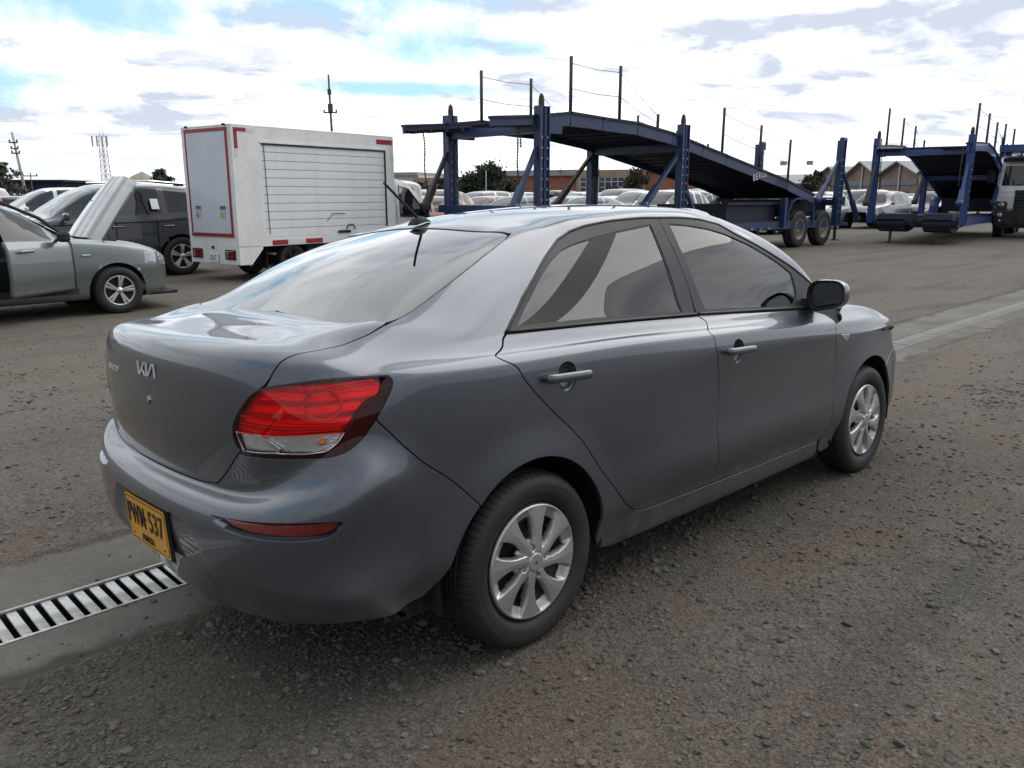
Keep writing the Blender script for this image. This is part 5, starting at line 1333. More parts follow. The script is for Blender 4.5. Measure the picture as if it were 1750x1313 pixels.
def sub_mesh(name, V, F, smooth=True):
    F = [tuple(f) for f in F]; ids = sorted({i for f in F for i in f}); mp = {a: b for b, a in enumerate(ids)}
    me = mesh_np(name, V[ids], [tuple(mp[i] for i in f) for f in F], smooth=smooth)
    bm = bmesh.new(); bm.from_mesh(me); bmesh.ops.remove_doubles(bm, verts=bm.verts, dist=.0004); bm.to_mesh(me); bm.free()
    me.polygons.foreach_set('use_smooth', [smooth]*len(me.polygons)); return me
def simple_wheel(R_, w=.20, spokes=5):
    t = MB(); a = R_*.62; t.lathe([(a, -w*.42), (a*1.04, -w*.5), (R_*.93, -w*.52), (R_*.985, -w*.40), (R_, -w*.25), (R_, w*.25), (R_*.985, w*.40), (R_*.93, w*.52), (a, w*.45)], 36)
    r = MB(); r.lathe([(a*1.03, -w*.48), (a*.97, -w*.50), (a*.93, -w*.44), (a*.90, -w*.2), (a*.88, 0)], 30)
    for k in range(spokes):
        t0 = 2*math.pi*k/spokes+.3
        for dd in (-.13, .13):
            c, s_ = math.cos(t0+dd), math.sin(t0+dd); c0, s0 = math.cos(t0+dd*.6), math.sin(t0+dd*.6); r.bar((c0*a*.16, -w*.42, s0*a*.16), (c*a*.95, -w*.46, s*a*.95) if False else (c*a*.95, -w*.46, s_*a*.95), a*.17, .018, up=(0, 1, 0), bev=.005)
    r.lathe([(0, -w*.50), (a*.20, -w*.49), (a*.24, -w*.40)], 18)
    d = MB(); d.lathe([(0, -w*.12), (a*.9, -w*.12)], 24)
    return t.mesh('tyre'), r.mesh('rim'), d.mesh('brake_disc')
M_RIM = mat('alloy rim', (.62, .63, .64), .25, .85)
M_WIN = mat('car window', (.012, .014, .016), .03, 0, coat=.6); M_WSH = glass_mat('car windscreen', (.30, .33, .33), 0, 1.5, 1.5)
M_HL = mat('headlight glass', (.34, .36, .39), .08, .5, coat=1); M_TL = mat('tail light plastic', (.28, .008, .012), .15, 0, coat=1)
M_INT = mat('dark cabin', (.02, .02, .022), .9)
def car_paint(name, col, metal=.4): 
    m = mat(name, col, .32, metal, coat=1.0); return dusty(m, col, amt=.22, scale=2)
PAINTS = {'white': car_paint('white car paint', (.74, .75, .76), 0), 'silver': car_paint('silver car paint', (.42, .43, .44), .6), 'grey': car_paint('grey car paint', (.10, .105, .11), .5), 'black': car_paint('black car paint', (.012, .012, .014), 0),
          'red': car_paint('red car paint', (.33, .016, .02), .1), 'blue': car_paint('blue car paint', (.03, .075, .19), .3), 'salmon': car_paint('faded red car paint', (.42, .15, .12), .0), 'teal': car_paint('pale blue car paint', (.20, .29, .36), .3), 'sage': car_paint('grey-green car paint', (.165, .19, .192), .6), 'charcoal': car_paint('charcoal car paint', (.035, .039, .048), .4), 'navy': car_paint('navy car paint', (.012, .018, .05), .2)}
WIN_NAMES = {'headlight': 'headlight', 'taillight': 'tail_light', 'grille': 'grille', 'windshield': 'windshield', 'rear_window': 'rear_window', 'cladding': 'cladding', 'under': 'underbody'}
LIB = {}
def wheel_meshes(R_, sp): 
    k = ('w', R_, sp)
    if k not in LIB: LIB[k] = simple_wheel(R_, spokes=sp)
    return LIB[k]
def detailed_car(name, style, paint, loc, rz, label, group=None, ds=.05, jr=4, drop=None, spokes=5, glassy=False):
    V, G, s = gen_car(style, ds, jr, drop); root = empty(name, loc, rz, label, 'car', group)
    body = [f for k, v in G.items() if k[0] == 'body' for f in v]
    b = put('body', sub_mesh('body', V, body), root, PAINTS[paint])
    mts = {'headlight': M_HL, 'taillight': M_TL, 'grille': M_BLACK, 'windshield': M_WSH, 'rear_window': M_WIN, 'cladding': M_BLACK, 'under': M_SHELL}
    for k in sorted({k[0] for k in G if k[0] != 'body'}):
        grp = [f for sd in (0, 1) for f in G.get((k, sd), [])]
        if k in ('windshield', 'rear_window', 'grille', 'under', 'cladding'): put(WIN_NAMES[k], sub_mesh(k, V, grp), root, mts[k])
        elif k.startswith('window') or k in ('headlight', 'taillight'):
            for sd in (0, 1):
                if (k, sd) in G: put('window' if k.startswith('win') else WIN_NAMES[k], sub_mesh(k, V, G[(k, sd)]), root, mts.get(k, M_WIN))
        else:
            put(k, sub_mesh(k, V, grp), root, M_INT)
    t, r, d = wheel_meshes(s['R'], spokes)
    for cx in (0, s['wb']):
        for sg in (-1, 1):
            w = put('wheel', t, root, M_TYRE if not t.materials else ()); w.location = (cx, sg*(s['w']-.115), s['R']); w.rotation_euler = (0, random.uniform(0, 6), 0 if sg < 0 else math.pi)
            put('rim', r, w, M_RIM if not r.materials else ()); put('brake_disc', d, w, M_STEEL if not d.materials else ())
    a = MB()
    for cx in (0, s['wb']):
        for sg in (-1, 1): a.lathe([(0, 0), (s['R']+.07, 0), (s['R']+.07, .0)], 24, 'Y', Matrix.Translation((cx, sg*(s['w']-.25), s['R'])))
    a.box((s['wb']/2, 0, .5), (s['wb']+.6, s['w']*1.35, .42)); put('chassis', a.mesh('chassis'), root, M_SHELL)
    for sg in (-1, 1):
        m = MB(); cw = s['cowl']-.25; bz = float(P1(s['belt'], [cw])[0]); m.box((cw+.03, sg*(s['w']+.075), bz+.07), (.10, .17, .13), bev=.035); m.bar((cw+.05, sg*(s['w']-.06), bz+.02), (cw+.04, sg*(s['w']+.02), bz+.05), .03); m.build('door_mirror', PAINTS[paint], root)
    return root, s
def dark_seats(root, s, xs=(.15, 1.0)):
    for x in xs:
        for sg in (-1, 1):
            m = MB(); m.box((x, sg*.34, .62), (.5, .46, .14), bev=.04); m.box((0, 0, 0), (.12, .46, .62), M=Matrix.Translation((x-.26, sg*.34, .88)) @ Matrix.Rotation(R(-16), 4, 'Y'), bev=.05); m.box((x-.38, sg*.34, 1.24), (.09, .24, .16), bev=.04); m.build('seat', M_SEAT, root)

# ---- grey-green hatchback with its bonnet up, left edge of the photo
ONX, ONY, ON_W = -.64, 9.265, 2.53
_old = gen_car
def gen_car_drop(style, ds, jr, fn):
    V, G, s = _old(style, ds, jr, None); G2 = {}
    n2 = len(V)//2
    for (k, sd), fs in G.items():
        for f in fs:
            P = V[list(f)].mean(0); nk = fn(k, sd, P)
            if nk: G2.setdefault((nk, sd), []).append(f)
    return V, G2, s
def onix_keep(k, sd, P):
    x, y, z = P
    if 2.08 < x < 3.10 and abs(y) < .66+.05*(x < 2.6) and z > .78: return None
    if sd == 1 and z > .34 and abs(y) > .50 and 1.12 < x < 2.02 and (k.startswith('window') or (k == 'body' and z < 1.02+.0*x) or (k == 'body' and z < 1.40-.62*max(0, x-1.35) and z > .9)):
        return 'door_window' if k.startswith('window') else 'door_panel'
    return k
def onix():
    global gen_car
    keep = gen_car; gen_car = lambda st, ds, jr, drop=None: gen_car_drop(st, ds, jr, onix_keep)
    root, s = detailed_car('hatchback', 'hatch', 'sage', (ONX, ONY, .01), 0.0, 'grey-green hatchback at the left edge with its hood raised', ds=.032, jr=6); gen_car = keep
    dark_seats(root, s)
    m = MB(); m.box((2.62, 0, .60), (1.0, 1.28, .30)); m.box((2.35, .1, .80), (.42, .62, .16), bev=.03); m.box((2.75, -.42, .79), (.24, .2, .14), bev=.02); m.box((2.95, .1, .76), (.12, 1.0, .05)); m.tube([(2.3, -.4, .84), (2.6, -.2, .87), (2.9, -.3, .8)], .03, 8); m.build('engine_bay', M_SHELL, root)
    # bonnet panel hinged at the scuttle
    W_, H_, nx, ny = .70, .98, 14, 15; V = []; F = []
    for i in range(nx+1):
        for j in range(ny+1):
            u, v = i/nx, -1+2*j/ny; w = W_*(1-.16*u*u) if u < .9 else W_*(1-.16*u*u)*(1-.10*((u-.9)/.1)**2)
            z = -.06*v*v-.05*u*u + (.016 if .32 < abs(v) < .52 else 0)
            V.append((u*H_-.04*v*v*(u > .8), v*w, z))
    for i in range(nx):
        for j in range(ny): a = i*(ny+1)+j; F.append((a, a+ny+1, a+ny+2, a+1))
    me = mesh_np('hood', np.array(V), F); bm = bmesh.new(); bm.from_mesh(me); bmesh.ops.solidify(bm, geom=bm.faces[:], thickness=.028); bmesh.ops.recalc_face_normals(bm, faces=bm.faces); bm.to_mesh(me); bm.free(); me.polygons.foreach_set('use_smooth', [False]*len(me.polygons))
    h = put('hood', me, root, PAINTS['sage'], loc=(2.36, 0, .955)); h.rotation_euler = (0, R(-56), 0)
    st = MB(); st.tube([(2.95, .5, .78), (2.72, .5, 1.45)], .006, 6); st.build('hood_prop', M_BLACK, root)
    d = MB(); d.box((2.17, -.872, .76), (.10, .012, .025), bev=.005); d.build('side_indicator', M_HL, root)
    d = MB(); d.tube([(1.10, -.868, .95), (1.09, -.872, .62), (1.10, -.864, .36)], .006, 6); d.build('door_gap', M_SHELL, root)
    # front door standing ajar, hinged at its front edge
    hx, hy = 2.02, -.855; Mo = Matrix.Translation((hx, hy, 0)) @ Matrix.Rotation(R(30), 4, 'Z') @ Matrix.Translation((-hx, -hy, 0))
    dp = [o for o in root.children if o.name.startswith('door_panel')][0]; dp.name = 'door'; dp.data.materials.clear(); dp.data.materials.append(PAINTS['sage'])
    bm = bmesh.new(); bm.from_mesh(dp.data); bmesh.ops.solidify(bm, geom=bm.faces[:], thickness=.05); bm.to_mesh(dp.data); bm.free(); dp.data.polygons.foreach_set('use_smooth', [True]*len(dp.data.polygons)); dp.matrix_local = Mo
    dw = [o for o in root.children if o.name.startswith('door_window')][0]; dw.name = 'window'; dw.data.materials.clear(); dw.data.materials.append(M_WSH); dw.parent = dp
    d = MB(); d.box((1.34, -.885, .86), (.20, .03, .034), bev=.012); d.build('door_handle', PAINTS['sage'], dp)
    mir = [o for o in root.children if o.name.startswith('door_mirror')]; mir = [o for o in mir if o.data.vertices[0].co.y < 0][0]; mir.parent = dp; mir.data.materials[0] = M_BLACK
    d = MB(); d.tube([(1.18, -.80, .36), (1.15, -.80, .95), (1.08, -.66, 1.36), (1.35, -.60, 1.42), (1.75, -.64, 1.22), (2.02, -.74, .98)], .022, 6); d.bar((1.1, -.80, .33), (2.05, -.80, .33), .10, .07); d.build('door_jamb', M_BLACK, root)
    d = MB(); d.box((3.17, -.42, .47), (.14, .30, .20), bev=.03); d.box((3.17, .42, .47), (.14, .30, .20), bev=.03); d.box((3.12, 0, .225), (.40, 1.45, .05), bev=.015); d.build('bumper_insert', M_BLACK, root)
onix()
# ---- charcoal SUV behind it, facing left
TUC, _s = detailed_car('suv', 'suv', 'charcoal', (4.62, 13.90, .015), math.pi, 'charcoal suv with a white paper on its rear window behind the raised hood', ds=.04, jr=5)
dark_seats(TUC, _s)
m = MB(); m.box((0, 0, 0), (.14, .004, .20), M=Matrix.Translation((.42, .853, 1.33)) @ Matrix.Rotation(R(22), 4, 'X')); m.build('window_paper', mat('white paper', (.8, .8, .78), .8), TUC)
d = MB()
for x in (.22, 1.12): d.box((x, .925, .93), (.22, .03, .035), bev=.012)
d.build('door_handle', PAINTS['charcoal'], TUC)
d = MB(); 
for x in (.02+.4, 1.15): d.tube([(x, .918, 1.06), (x+.01, .935, .7), (x, .925, .38)], .006, 5)
d.tube([(-.6, .90, 1.10), (.3, .925, 1.02), (2.2, .915, .98)], .012, 6); d.build('door_gap', M_SHELL, TUC)
for sg in (-1, 1): d = MB(); d.tube([(-.55, sg*.62, 1.68), (.4, sg*.64, 1.745), (1.1, sg*.62, 1.72)], .018, 6); d.build('roof_rail', M_CHROME, TUC)
for nm, st, pn, x, y, lb in (('parked_car', 'hatch', 'red', 1.55, 16.5, 'red hatchback half hidden behind the charcoal suv windshield'), ('parked_car', 'sedan', 'navy', -.3, 19.3, 'navy sedan behind the grey-green hatchback at the left edge'), ('parked_car', 'sedan', 'white', -1.6, 21.9, 'white sedan beyond the navy one at the left edge'),
                        ('parked_car', 'suv', 'white', 6.4, 23.5, 'white suv with its roof showing above the charcoal suv')):
    detailed_car(nm, st, PN if False else pn, (x, y, .02), math.pi, lb, 'cars parked in the left rows', ds=.07, jr=3)

# ---- white box truck
def box_truck():
    hd = R(9.5); root = empty('box_truck', (4.715, 10.837, 0.02), hd, 'small white box truck with red and white reflective strips and a roller side', 'truck')
    M_BOX = dusty(mat('white box panel', (.86, .86, .85), .42, coat=.2), (.86, .86, .85), dust=(.45, .43, .40), amt=.35, scale=1.4); M_PANEL = dusty(mat('pale blue-grey rear panel', (.60, .645, .71), .35, coat=.3), (.60, .645, .71), dust=(.42, .43, .45), amt=.3, scale=1.2)
    M_SLAT = dusty(mat('white roller slats', (.83, .835, .84), .45), (.83, .835, .84), dust=(.48, .47, .45), amt=.3, scale=3); M_REDT = mat('red reflective tape', (.33, .022, .026), .4); M_WHT = mat('white reflective tape', (.72, .72, .70), .35)
    L, Wd, z0, z1 = 4.05, 1.72, .60, 2.62      # local: x forward, y left; the near (right) side is y=0
    wall = MB(); t = .035
    # shell with a roller opening in the right side
    ox0, ox1, oz0, oz1 = .62, 3.80, .76, 2.36
    wall.box((ox0/2+.0, t/2, (z0+z1)/2), (ox0, t, z1-z0)); wall.box(((ox1+L)/2, t/2, (z0+z1)/2), (L-ox1, t, z1-z0)); wall.box(((ox0+ox1)/2, t/2, (z0+oz0)/2), (ox1-ox0, t, oz0-z0)); wall.box(((ox0+ox1)/2, t/2, (oz1+z1)/2), (ox1-ox0, t, z1-oz1))
    wall.box((L/2, Wd-t/2, (z0+z1)/2), (L, t, z1-z0)); wall.box((L-t/2, Wd/2, (z0+z1)/2), (t, Wd-2*t, z1-z0)); wall.box((L/2, Wd/2, z1+.012), (L, Wd, .03), bev=.01); wall.box((L/2, Wd/2, z0+.02), (L-.01, Wd-.08, .04))
    wall.build('box_wall', M_BOX, root)
    rear = MB(); rear.box((.02, Wd/2, (z0+z1)/2), (.04, Wd-.075, z1-z0-.004)); rear.build('rear_door', M_BOX, root)
    pn = MB(); pn.box((-.012, Wd/2, 1.68), (.02, 1.34, 1.70), bev=.004); rp = pn.build('rear_panel', M_PANEL, root)
    bd = MB()
    for a, b in (((-.016, Wd/2, 2.57), (.02, 1.46, .05)), ((-.016, Wd/2, .80), (.02, 1.46, .05)), ((-.016, Wd/2-.70, 1.685), (.02, .034, 1.71)), ((-.016, Wd/2+.70, 1.685), (.02, .034, 1.71))): bd.box(a, b)
    bd.build('reflective_border', M_REDT, root)
    for y, c in ((.42, (.10, .10, .14)), (1.28, (.10, .14, .30))):
        m = MB(); m.box((-.024, y, 1.27), (.004, .19, .06)); m.build('rear_sticker', mat('sticker header', c, .5), root); m = MB(); m.box((-.024, y, 1.16), (.004, .19, .14)); s_ = m.build('rear_sticker', mat('sticker sheet', (.45, .46, .46), .5), root)
        m = MB(); m.box((-.027, y+.04, 1.14), (.003, .07, .07)); m.build('sticker_mark', mat('sticker mark', (.42, .42, .04) if y < 1 else (.25, .2, .2), .5), s_)
    n = 11; h = (oz1-oz0)/n
    sl = MB(); sl.box(((ox0+ox1)/2, 0, 0), (ox1-ox0, .014, h-.007), bev=.003); sm = sl.mesh('roller_slat')
    for k in range(n):
        o = put('roller_slat', sm, root, M_SLAT if not sm.materials else ()); o.location = (0, .020, oz0+h*(k+.5)); o.rotation_euler = (R(-1.2), 0, 0)
    bk = MB(); bk.box(((ox0+ox1)/2, .034, (oz0+oz1)/2), (ox1-ox0, .006, oz1-oz0)); bk.build('roller_backing', M_SHELL, root)
    fr = MB()
    fr.box(((ox0+ox1)/2, -.004, oz1+.02), (ox1-ox0+.08, .02, .035)); fr.box((ox1+.02, -.004, (oz0+oz1)/2), (.035, .02, oz1-oz0)); fr.box((ox1-.015, .006, (oz0+oz1)/2), (.03, .03, oz1-oz0), mi=1); fr.box(((ox0+ox1)/2, .006, oz1-.012), (ox1-ox0, .03, .03), mi=1)
    fr.tube([(ox0+.06, .002, oz1-.02), (ox0+.09, .002, oz0+.05)], .006, 5, mi=1); fr.build('roller_frame', (M_BOX, M_BLACK), root)
    tp = MB()
    for a, b in (((.18, -.003, 2.56), (.26, .008, .06)), ((.085, -.003, 2.40), (.07, .008, .30)), ((3.78, -.003, 2.52), (.46, .008, .09)), ((.92, -.003, .655), (.36, .008, .085)), ((1.75, -.003, .655), (.42, .008, .085))): tp.box(a, b)
    tp.build('red_tape', M_REDT, root)
    tp = MB()
    for a, b in (((.42, -.003, 2.56), (.18, .008, .06)), ((.085, -.003, 2.18), (.07, .008, .12)), ((3.97, -.003, 2.3), (.06, .008, .25)), ((1.32, -.003, .655), (.4, .008, .085))): tp.box(a, b)
    tp.build('white_tape', M_WHT, root)
    lk = MB(); lk.box((2.55, -.012, .80), (.34, .03, .05), bev=.01); lk.tube([(2.6, -.012, .84), (2.65, -.02, .92), (2.78, -.02, .93), (2.85, -.012, .84)], .012, 6); lk.tube([(2.1, -.004, 1.0), (2.25, -.006, 1.14), (2.6, -.006, 1.14)], .006, 5); lk.build('side_latch', M_BLACK, root)
    # rear skirt, lamps and plate
    sk = MB(); sk.prism([(0.0, .30), (.26, .30), (.52, .56), (.52, .62), (0.0, .62)], 'Y', 0, .03); sk.prism([(0.0, .30), (.26, .30), (.52, .56), (.52, .62), (0.0, .62)], 'Y', Wd-.03, Wd); sk.box((.02, Wd/2, .46), (.035, Wd-.06, .31)); sk.build('rear_skirt', M_BOX, root)
    for y in (.30, 1.46):
        m = MB(); m.box((-.012, y, .47), (.03, .34, .17), bev=.01); lo = m.build('rear_lamp', M_BLACK, root)
        for k, c in ((-.09, M_TL), (0.0, M_TL), (.09, M_HL)): m = MB(); m.box((-.03, y+k, .47), (.012, .075, .12), bev=.005); m.build('lamp_lens', c, lo)
    m = MB(); m.box((-.018, .88, .40), (.012, .34, .16), bev=.004); p_ = m.build('number_plate', mat('white plate', (.72, .74, .76), .4), root)
    m = put('plate_lettering', text_mesh('D·C', .12, .001, .9, 'plate_lettering'), p_, M_INK); m.matrix_local = Matrix.Translation((-.026, .88, .40)) @ REAR
    m = MB(); m.box((-.01, .90, .585), (.03, .07, .05), bev=.01); m.build('plate_lamp', M_BLACK, root)
    for y in (.20, 1.5): m = MB(); m.box((-.02, y, 2.64), (.03, .10, .03), bev=.01); m.build('marker_lamp', M_BLACK, root)
    ch = MB(); ch.box((2.6, .45, .52), (5.0, .09, .14)); ch.box((2.6, 1.27, .52), (5.0, .09, .14)); ch.box((.55, Wd/2, .42), (.12, 1.3, .12)); ch.box((1.25, Wd/2, .32), (.12, 1.4, .12)); ch.box((1.9, .2, .45), (.6, .3, .26), bev=.03); ch.tube([(.7, .4, .3), (.55, .35, .28)], .05, 8); ch.box((.62, .16, .36), (.02, .26, .30)); ch.build('chassis', M_SHELL, root)
    tm2, rm2, dm2 = wheel_meshes(.31, 6)
    for x in (1.25, 4.95):
        for y, sg in ((.16, -1), (1.56, 1)):
            w = put('wheel', tm2, root, () if tm2.materials else M_TYRE); w.location = (x, y, .31); w.rotation_euler = (0, .3*x, 0 if sg < 0 else math.pi); put('rim', rm2, w, () if rm2.materials else M_STEEL)
    # cab: short van nose with raked screen
    prof = [(4.10, .42), (5.95, .42), (6.02, .62), (5.96, .86), (5.42, 1.04), (4.86, 1.66), (4.55, 1.80), (4.10, 1.84)]
    cab = MB(); n = len(prof); ins = {0: .03, 1: .08, 2: .09, 3: .09, 4: .10, 5: .20, 6: .22, 7: .20}
    vs = [(x, .06+ins[i], z) for i, (x, z) in enumerate(prof)]+[(x, Wd-.06-ins[i], z) for i, (x, z) in enumerate(prof)]
    fs = [tuple(range(n)), tuple(range(2*n-1, n-1, -1))]+[(i, (i+1) % n, n+(i+1) % n, n+i) for i in range(n) if i != 4]
    cab.add(vs, fs); cm = cab.mesh('cab'); bm = bmesh.new(); bm.from_mesh(cm); bmesh.ops.bevel(bm, geom=[e for e in bm.edges if len(e.link_faces) == 2], offset=.05, segments=3, affect='EDGES'); bmesh.ops.recalc_face_normals(bm, faces=bm.faces); bm.to_mesh(cm); bm.free(); cm.polygons.foreach_set('use_smooth', [True]*len(cm.polygons))
    cab_o = put('cab', cm, root, M_BOX)
    ws = MB(); ws.add([(5.41, .17, 1.06), (5.41, Wd-.17, 1.06), (4.88, Wd-.27, 1.645), (4.88, .27, 1.645)], [(0, 1, 2, 3)]); ws.build('windshield', M_WSH, root)
    wn = MB(); pts = [(4.36, 1.05), (5.22, 1.03), (5.02, 1.28), (4.72, 1.60), (4.40, 1.68)]
    def cy(z): return .06+np.interp(z, [.86, 1.04, 1.66, 1.8], [.09, .10, .20, .22])
    for sg in (0, 1):
        f_ = lambda z, o: (cy(z)-o) if not sg else Wd-cy(z)+o
        a = MB(); a.add([(x, f_(z, .006), z) for x, z in pts], [tuple(range(5))]); a.build('window', M_GLASS if False else M_WIN, root, fix=False)
        s_ = MB(); s_.tube([(x, f_(z, .008), z) for x, z in pts], .016, 6, closed=True); s_.build('window_seal', M_BLACK, root)
        mm = MB(); mm.box((5.15, f_(1.1, .10), 1.10), (.08, .14, .20), bev=.03); mm.build('door_mirror', M_BLACK, root)
        gp = MB(); gp.tube([(4.28, f_(1.7, .004), 1.74), (4.24, f_(1.0, .004), 1.0), (4.24, f_(.9, .004), .5)], .006, 5); gp.build('door_gap', M_SHELL, root)
box_truck()
bpy.data.objects['box_truck'].scale = (.945, .84, 1)
m = MB(); m.box((0, 0, 0), (.9, 1.3, .62), bev=.22); wt_ = m.build('white_fairing', PAINTS['white'], None, loc=(9.2, 12.9, 1.45)); tag(wt_, 'rounded white van bonnet behind the box truck cab', 'van part'); bpy.data.objects.remove(wt_)
van0, _ = detailed_car('van', 'van', 'white', (9.9, 14.1, .02), R(180), 'white panel van with blank rounded sides just beyond the box truck cab', None, ds=.06, jr=4)

# ---- blue car-carrier trailer across the middle
M_BLUE = dusty(mat('faded navy trailer paint', (.010, .034, .115), .45, coat=.2), (.010, .034, .115), dust=(.055, .055, .06), amt=.45, scale=2.2)
M_BLUE2 = dusty(mat('bright blue trailer paint', (.010, .045, .20), .40, coat=.25), (.010, .045, .20), dust=(.08, .08, .09), amt=.4, scale=2.2)
M_DECK = dusty(mat('dark deck plate', (.008, .012, .034), .6), (.008, .012, .034), dust=(.03, .03, .038), amt=.5, scale=1.5)
M_ROD = dusty(mat('rusty dark rod', (.03, .034, .036), .6), (.03, .034, .036), dust=(.12, .08, .05), amt=.6, scale=4)
M_WIRE = mat('steel cable', (.10, .10, .10), .5, .5)
M_TRUCKRIM = dusty(mat('dirty cream truck rim', (.30, .28, .235), .6, .2), (.30, .28, .235), dust=(.14, .12, .1), amt=.7, scale=5)
def truck_wheel(R_=.52, w=.30):
    t = MB(); a = R_*.56; t.lathe([(a, -w*.5), (R_*.80, -w*.54), (R_*.94, -w*.5), (R_, -w*.40), (R_, -w*.2), (R_*.985, -w*.19), (R_*.985, -w*.15), (R_, -w*.14), (R_, w*.4), (R_*.9, w*.5), (a, w*.5)], 40)
    r = MB(); r.lathe([(a*1.02, -w*.5), (a*.95, -w*.52), (a*.9, -w*.40), (a*.80, -w*.15), (a*.50, -w*.10), (a*.45, -w*.30), (a*.22, -w*.36), (0, -w*.36)], 32)
    for k in range(8): q = 2*math.pi*k/8; r.lathe([(0, -w*.20), (.020, -w*.20), (.024, -w*.1)], 8, 'Y', Matrix.Translation((a*.64*math.cos(q), 0, a*.64*math.sin(q))), mi=1)
    return t.mesh('tyre'), r.mesh('rim')
TW = truck_wheel()
def hole_post(mb, x, y, z0, z1, wd, dp, sgn, holes=True):
    """double U-channel post with a slit down the middle and a row of pin holes"""
    g = wd*.16
    for s_ in (-1, 1):
        c = x+s_*(wd+g)/4
        mb.box((c, y, (z0+z1)/2), ((wd-g)/2, dp, z1-z0)); mb.box((c+s_*(wd-g)/4*.9, y-sgn*dp*.62, (z0+z1)/2), (.02, dp*.3, z1-z0))
    mb.box((x, y+dp*.2, z0+.12), (g*1.2, dp*.5, .24)); mb.box((x, y+dp*.2, z1-.12), (g*1.2, dp*.5, .2))
def trailer(nm, loc, rz, MP, label, prof, posts, rods, x_run, wheels, Wd=2.7, sign=None, full=True):
    """local: x along, y=0 near side .. Wd far side"""
    root = empty(nm, loc, rz, label, 'trailer')
    xs = np.array([a for a, _ in prof]); zs = np.array([b for _, b in prof]); dz = lambda x: float(np.interp(x, xs, zs))
    # side beams follow the deck, plates between them
    for y in (0.03, Wd-.03):
        b = MB()
        for (x0, z0), (x1, z1) in zip(prof[:-1], prof[1:]): 
            hgt = .13 if x1 <= posts[0][0]+.5 else .22
            b.bar((x0-.01, y, z0-hgt/2), (x1+.01, y, z1-hgt/2), .07, hgt)
        b.build('deck_beam', MP, root)
        e = MB()
        for (x0, z0), (x1, z1) in zip(prof[:-1], prof[1:]): e.bar((x0-.02, y, z0+.025), (x1+.02, y, z1+.025), .13, .05)
        e.build('deck_edge', M_DECK, root)
    step = .42; x = xs[0]+.02; pm_ = {}
    while x < xs[-1]-.05:
        x2 = min(x+step, xs[-1]); za, zb_ = dz(x)-.07, dz(x2)-.07; n = len(pm_)
        runs = ((.08, .74), (Wd-.74, Wd-.08)) if x < x_run else (((.08, Wd-.08),))
        for ya, yb in runs:
            q = MB(); q.bar((x+.008, (ya+yb)/2, za), (x2-.008, (ya+yb)/2, zb_), yb-ya, .035); q.bar((x+.1, (ya+yb)/2, za-.03), (x+.16, (ya+yb)/2, za-.035), yb-ya, .05); q.build('deck_plate', M_DECK, root)
        x = x2
    for x, zt, kind in posts:
        for y in (0, Wd):
            p = MB(); sg = 1 if y == 0 else -1; zb_ = .62
            hole_post(p, x, y, zb_, zt-.12, .27, .14, sg); po = p.build('post', MP, root)
            h = MB()
            for k in range(9):
                for s_ in (-1, 1): h.lathe([(0, -.001), (.022, -.001)], 10, 'Y', Matrix.Translation((x+s_*.075, y-.101 if True else y, 1.0+k*(zt-1.5)/9)))
            if kind != 'plain': tag(h.build('pin_hole', M_WHOLE, po, fix=False), kind='stuff')
            if kind == 'pin':
                c = MB(); c.box((x, y, zt-.06), (.10, .10, .16), bev=.02); c.lathe([(.05, 0), (.05, .06), (.02, .11), (0, .12)], 10, 'Z', Matrix.Translation((x, y, zt+.0))); c.build('post_cap', M_ROD, po)
            if kind == 'hook':
                c = MB(); c.box((x+.12, y, zt-.10), (.30, .14, .16), bev=.03); c.box((x+.23, y, zt-.22), (.1, .12, .14), bev=.02); c.tube([(x+.25, y, zt-.25), (x+.22, y-.02, zt-1.1)], .008, 5); c.build('post_head', MP, po)
        # cross member holding the deck, plus diagonal rams
        c = MB(); c.bar((x, 0, dz(x)-.2), (x, Wd, dz(x)-.2), .16, .18); c.box((x+.25, .05, dz(x)-.16), (.7, .10, .26)); c.box((x+.25, Wd-.05, dz(x)-.16), (.7, .10, .26)); c.build('cross_beam', MP, root)
    for x0, z0, x1, z1, y in ([(posts[0][0]-.75, 1.25, posts[0][0]-.12, 2.38, 0), (posts[0][0]-.75, 1.25, posts[0][0]-.12, 2.38, Wd), (posts[1][0]-1.4, 1.25, posts[1][0]-.12, 2.45, 0), (posts[1][0]-1.4, 1.25, posts[1][0]-.12, 2.45, Wd)]+([(posts[2][0]-1.3, 1.35, posts[2][0]-.1, 2.5, 0), (posts[2][0]+1.6, .75, posts[2][0]+.1, 2.4, 0), (posts[1][0]+.9, .7, posts[1][0]+.1, 1.8, 0)] if len(posts) > 2 else [(posts[1][0]-.9, .9, posts[1][0]+.6, 2.3, 0)])):
        r = MB(); r.bar((x0, y, z0), (x1, y, z1), .08, .08); r.bar((x0, y, z0), (x0+(x1-x0)*.35, y, z0+(z1-z0)*.35), .13, .13); r.lathe([(0, -.09), (.09, -.09), (.09, .09), (0, .09)], 12, 'Y', Matrix.Translation((x0, y, z0))); r.build('brace', MP if y == 0 else M_ROD, root)
    for x, zt in rods:
        for y in (.03, Wd-.03):
            r = MB(); lean = .02*(x-posts[0][0])*.3; r.tube([(x, y, dz(x)-.02), (x+lean*.3, y, zt)], .035, 8); r.build('side_rod', M_ROD, root)
    wr = MB()
    for (xa, ta), (xb, tb) in zip(rods[:-1], rods[1:]):
        if xb-xa > 2.6: continue
        for y in (.03, Wd-.03):
            for fr_ in (.12, .55):
                za, zb_ = ta-(ta-dz(xa))*fr_, tb-(tb-dz(xb))*fr_; wr.tube([(xa, y, za), ((xa+xb)/2, y, (za+zb_)/2-.03), (xb, y, zb_)], .007, 4, False)
    tag(wr.build('guard_cable', M_WIRE, root), kind='stuff')
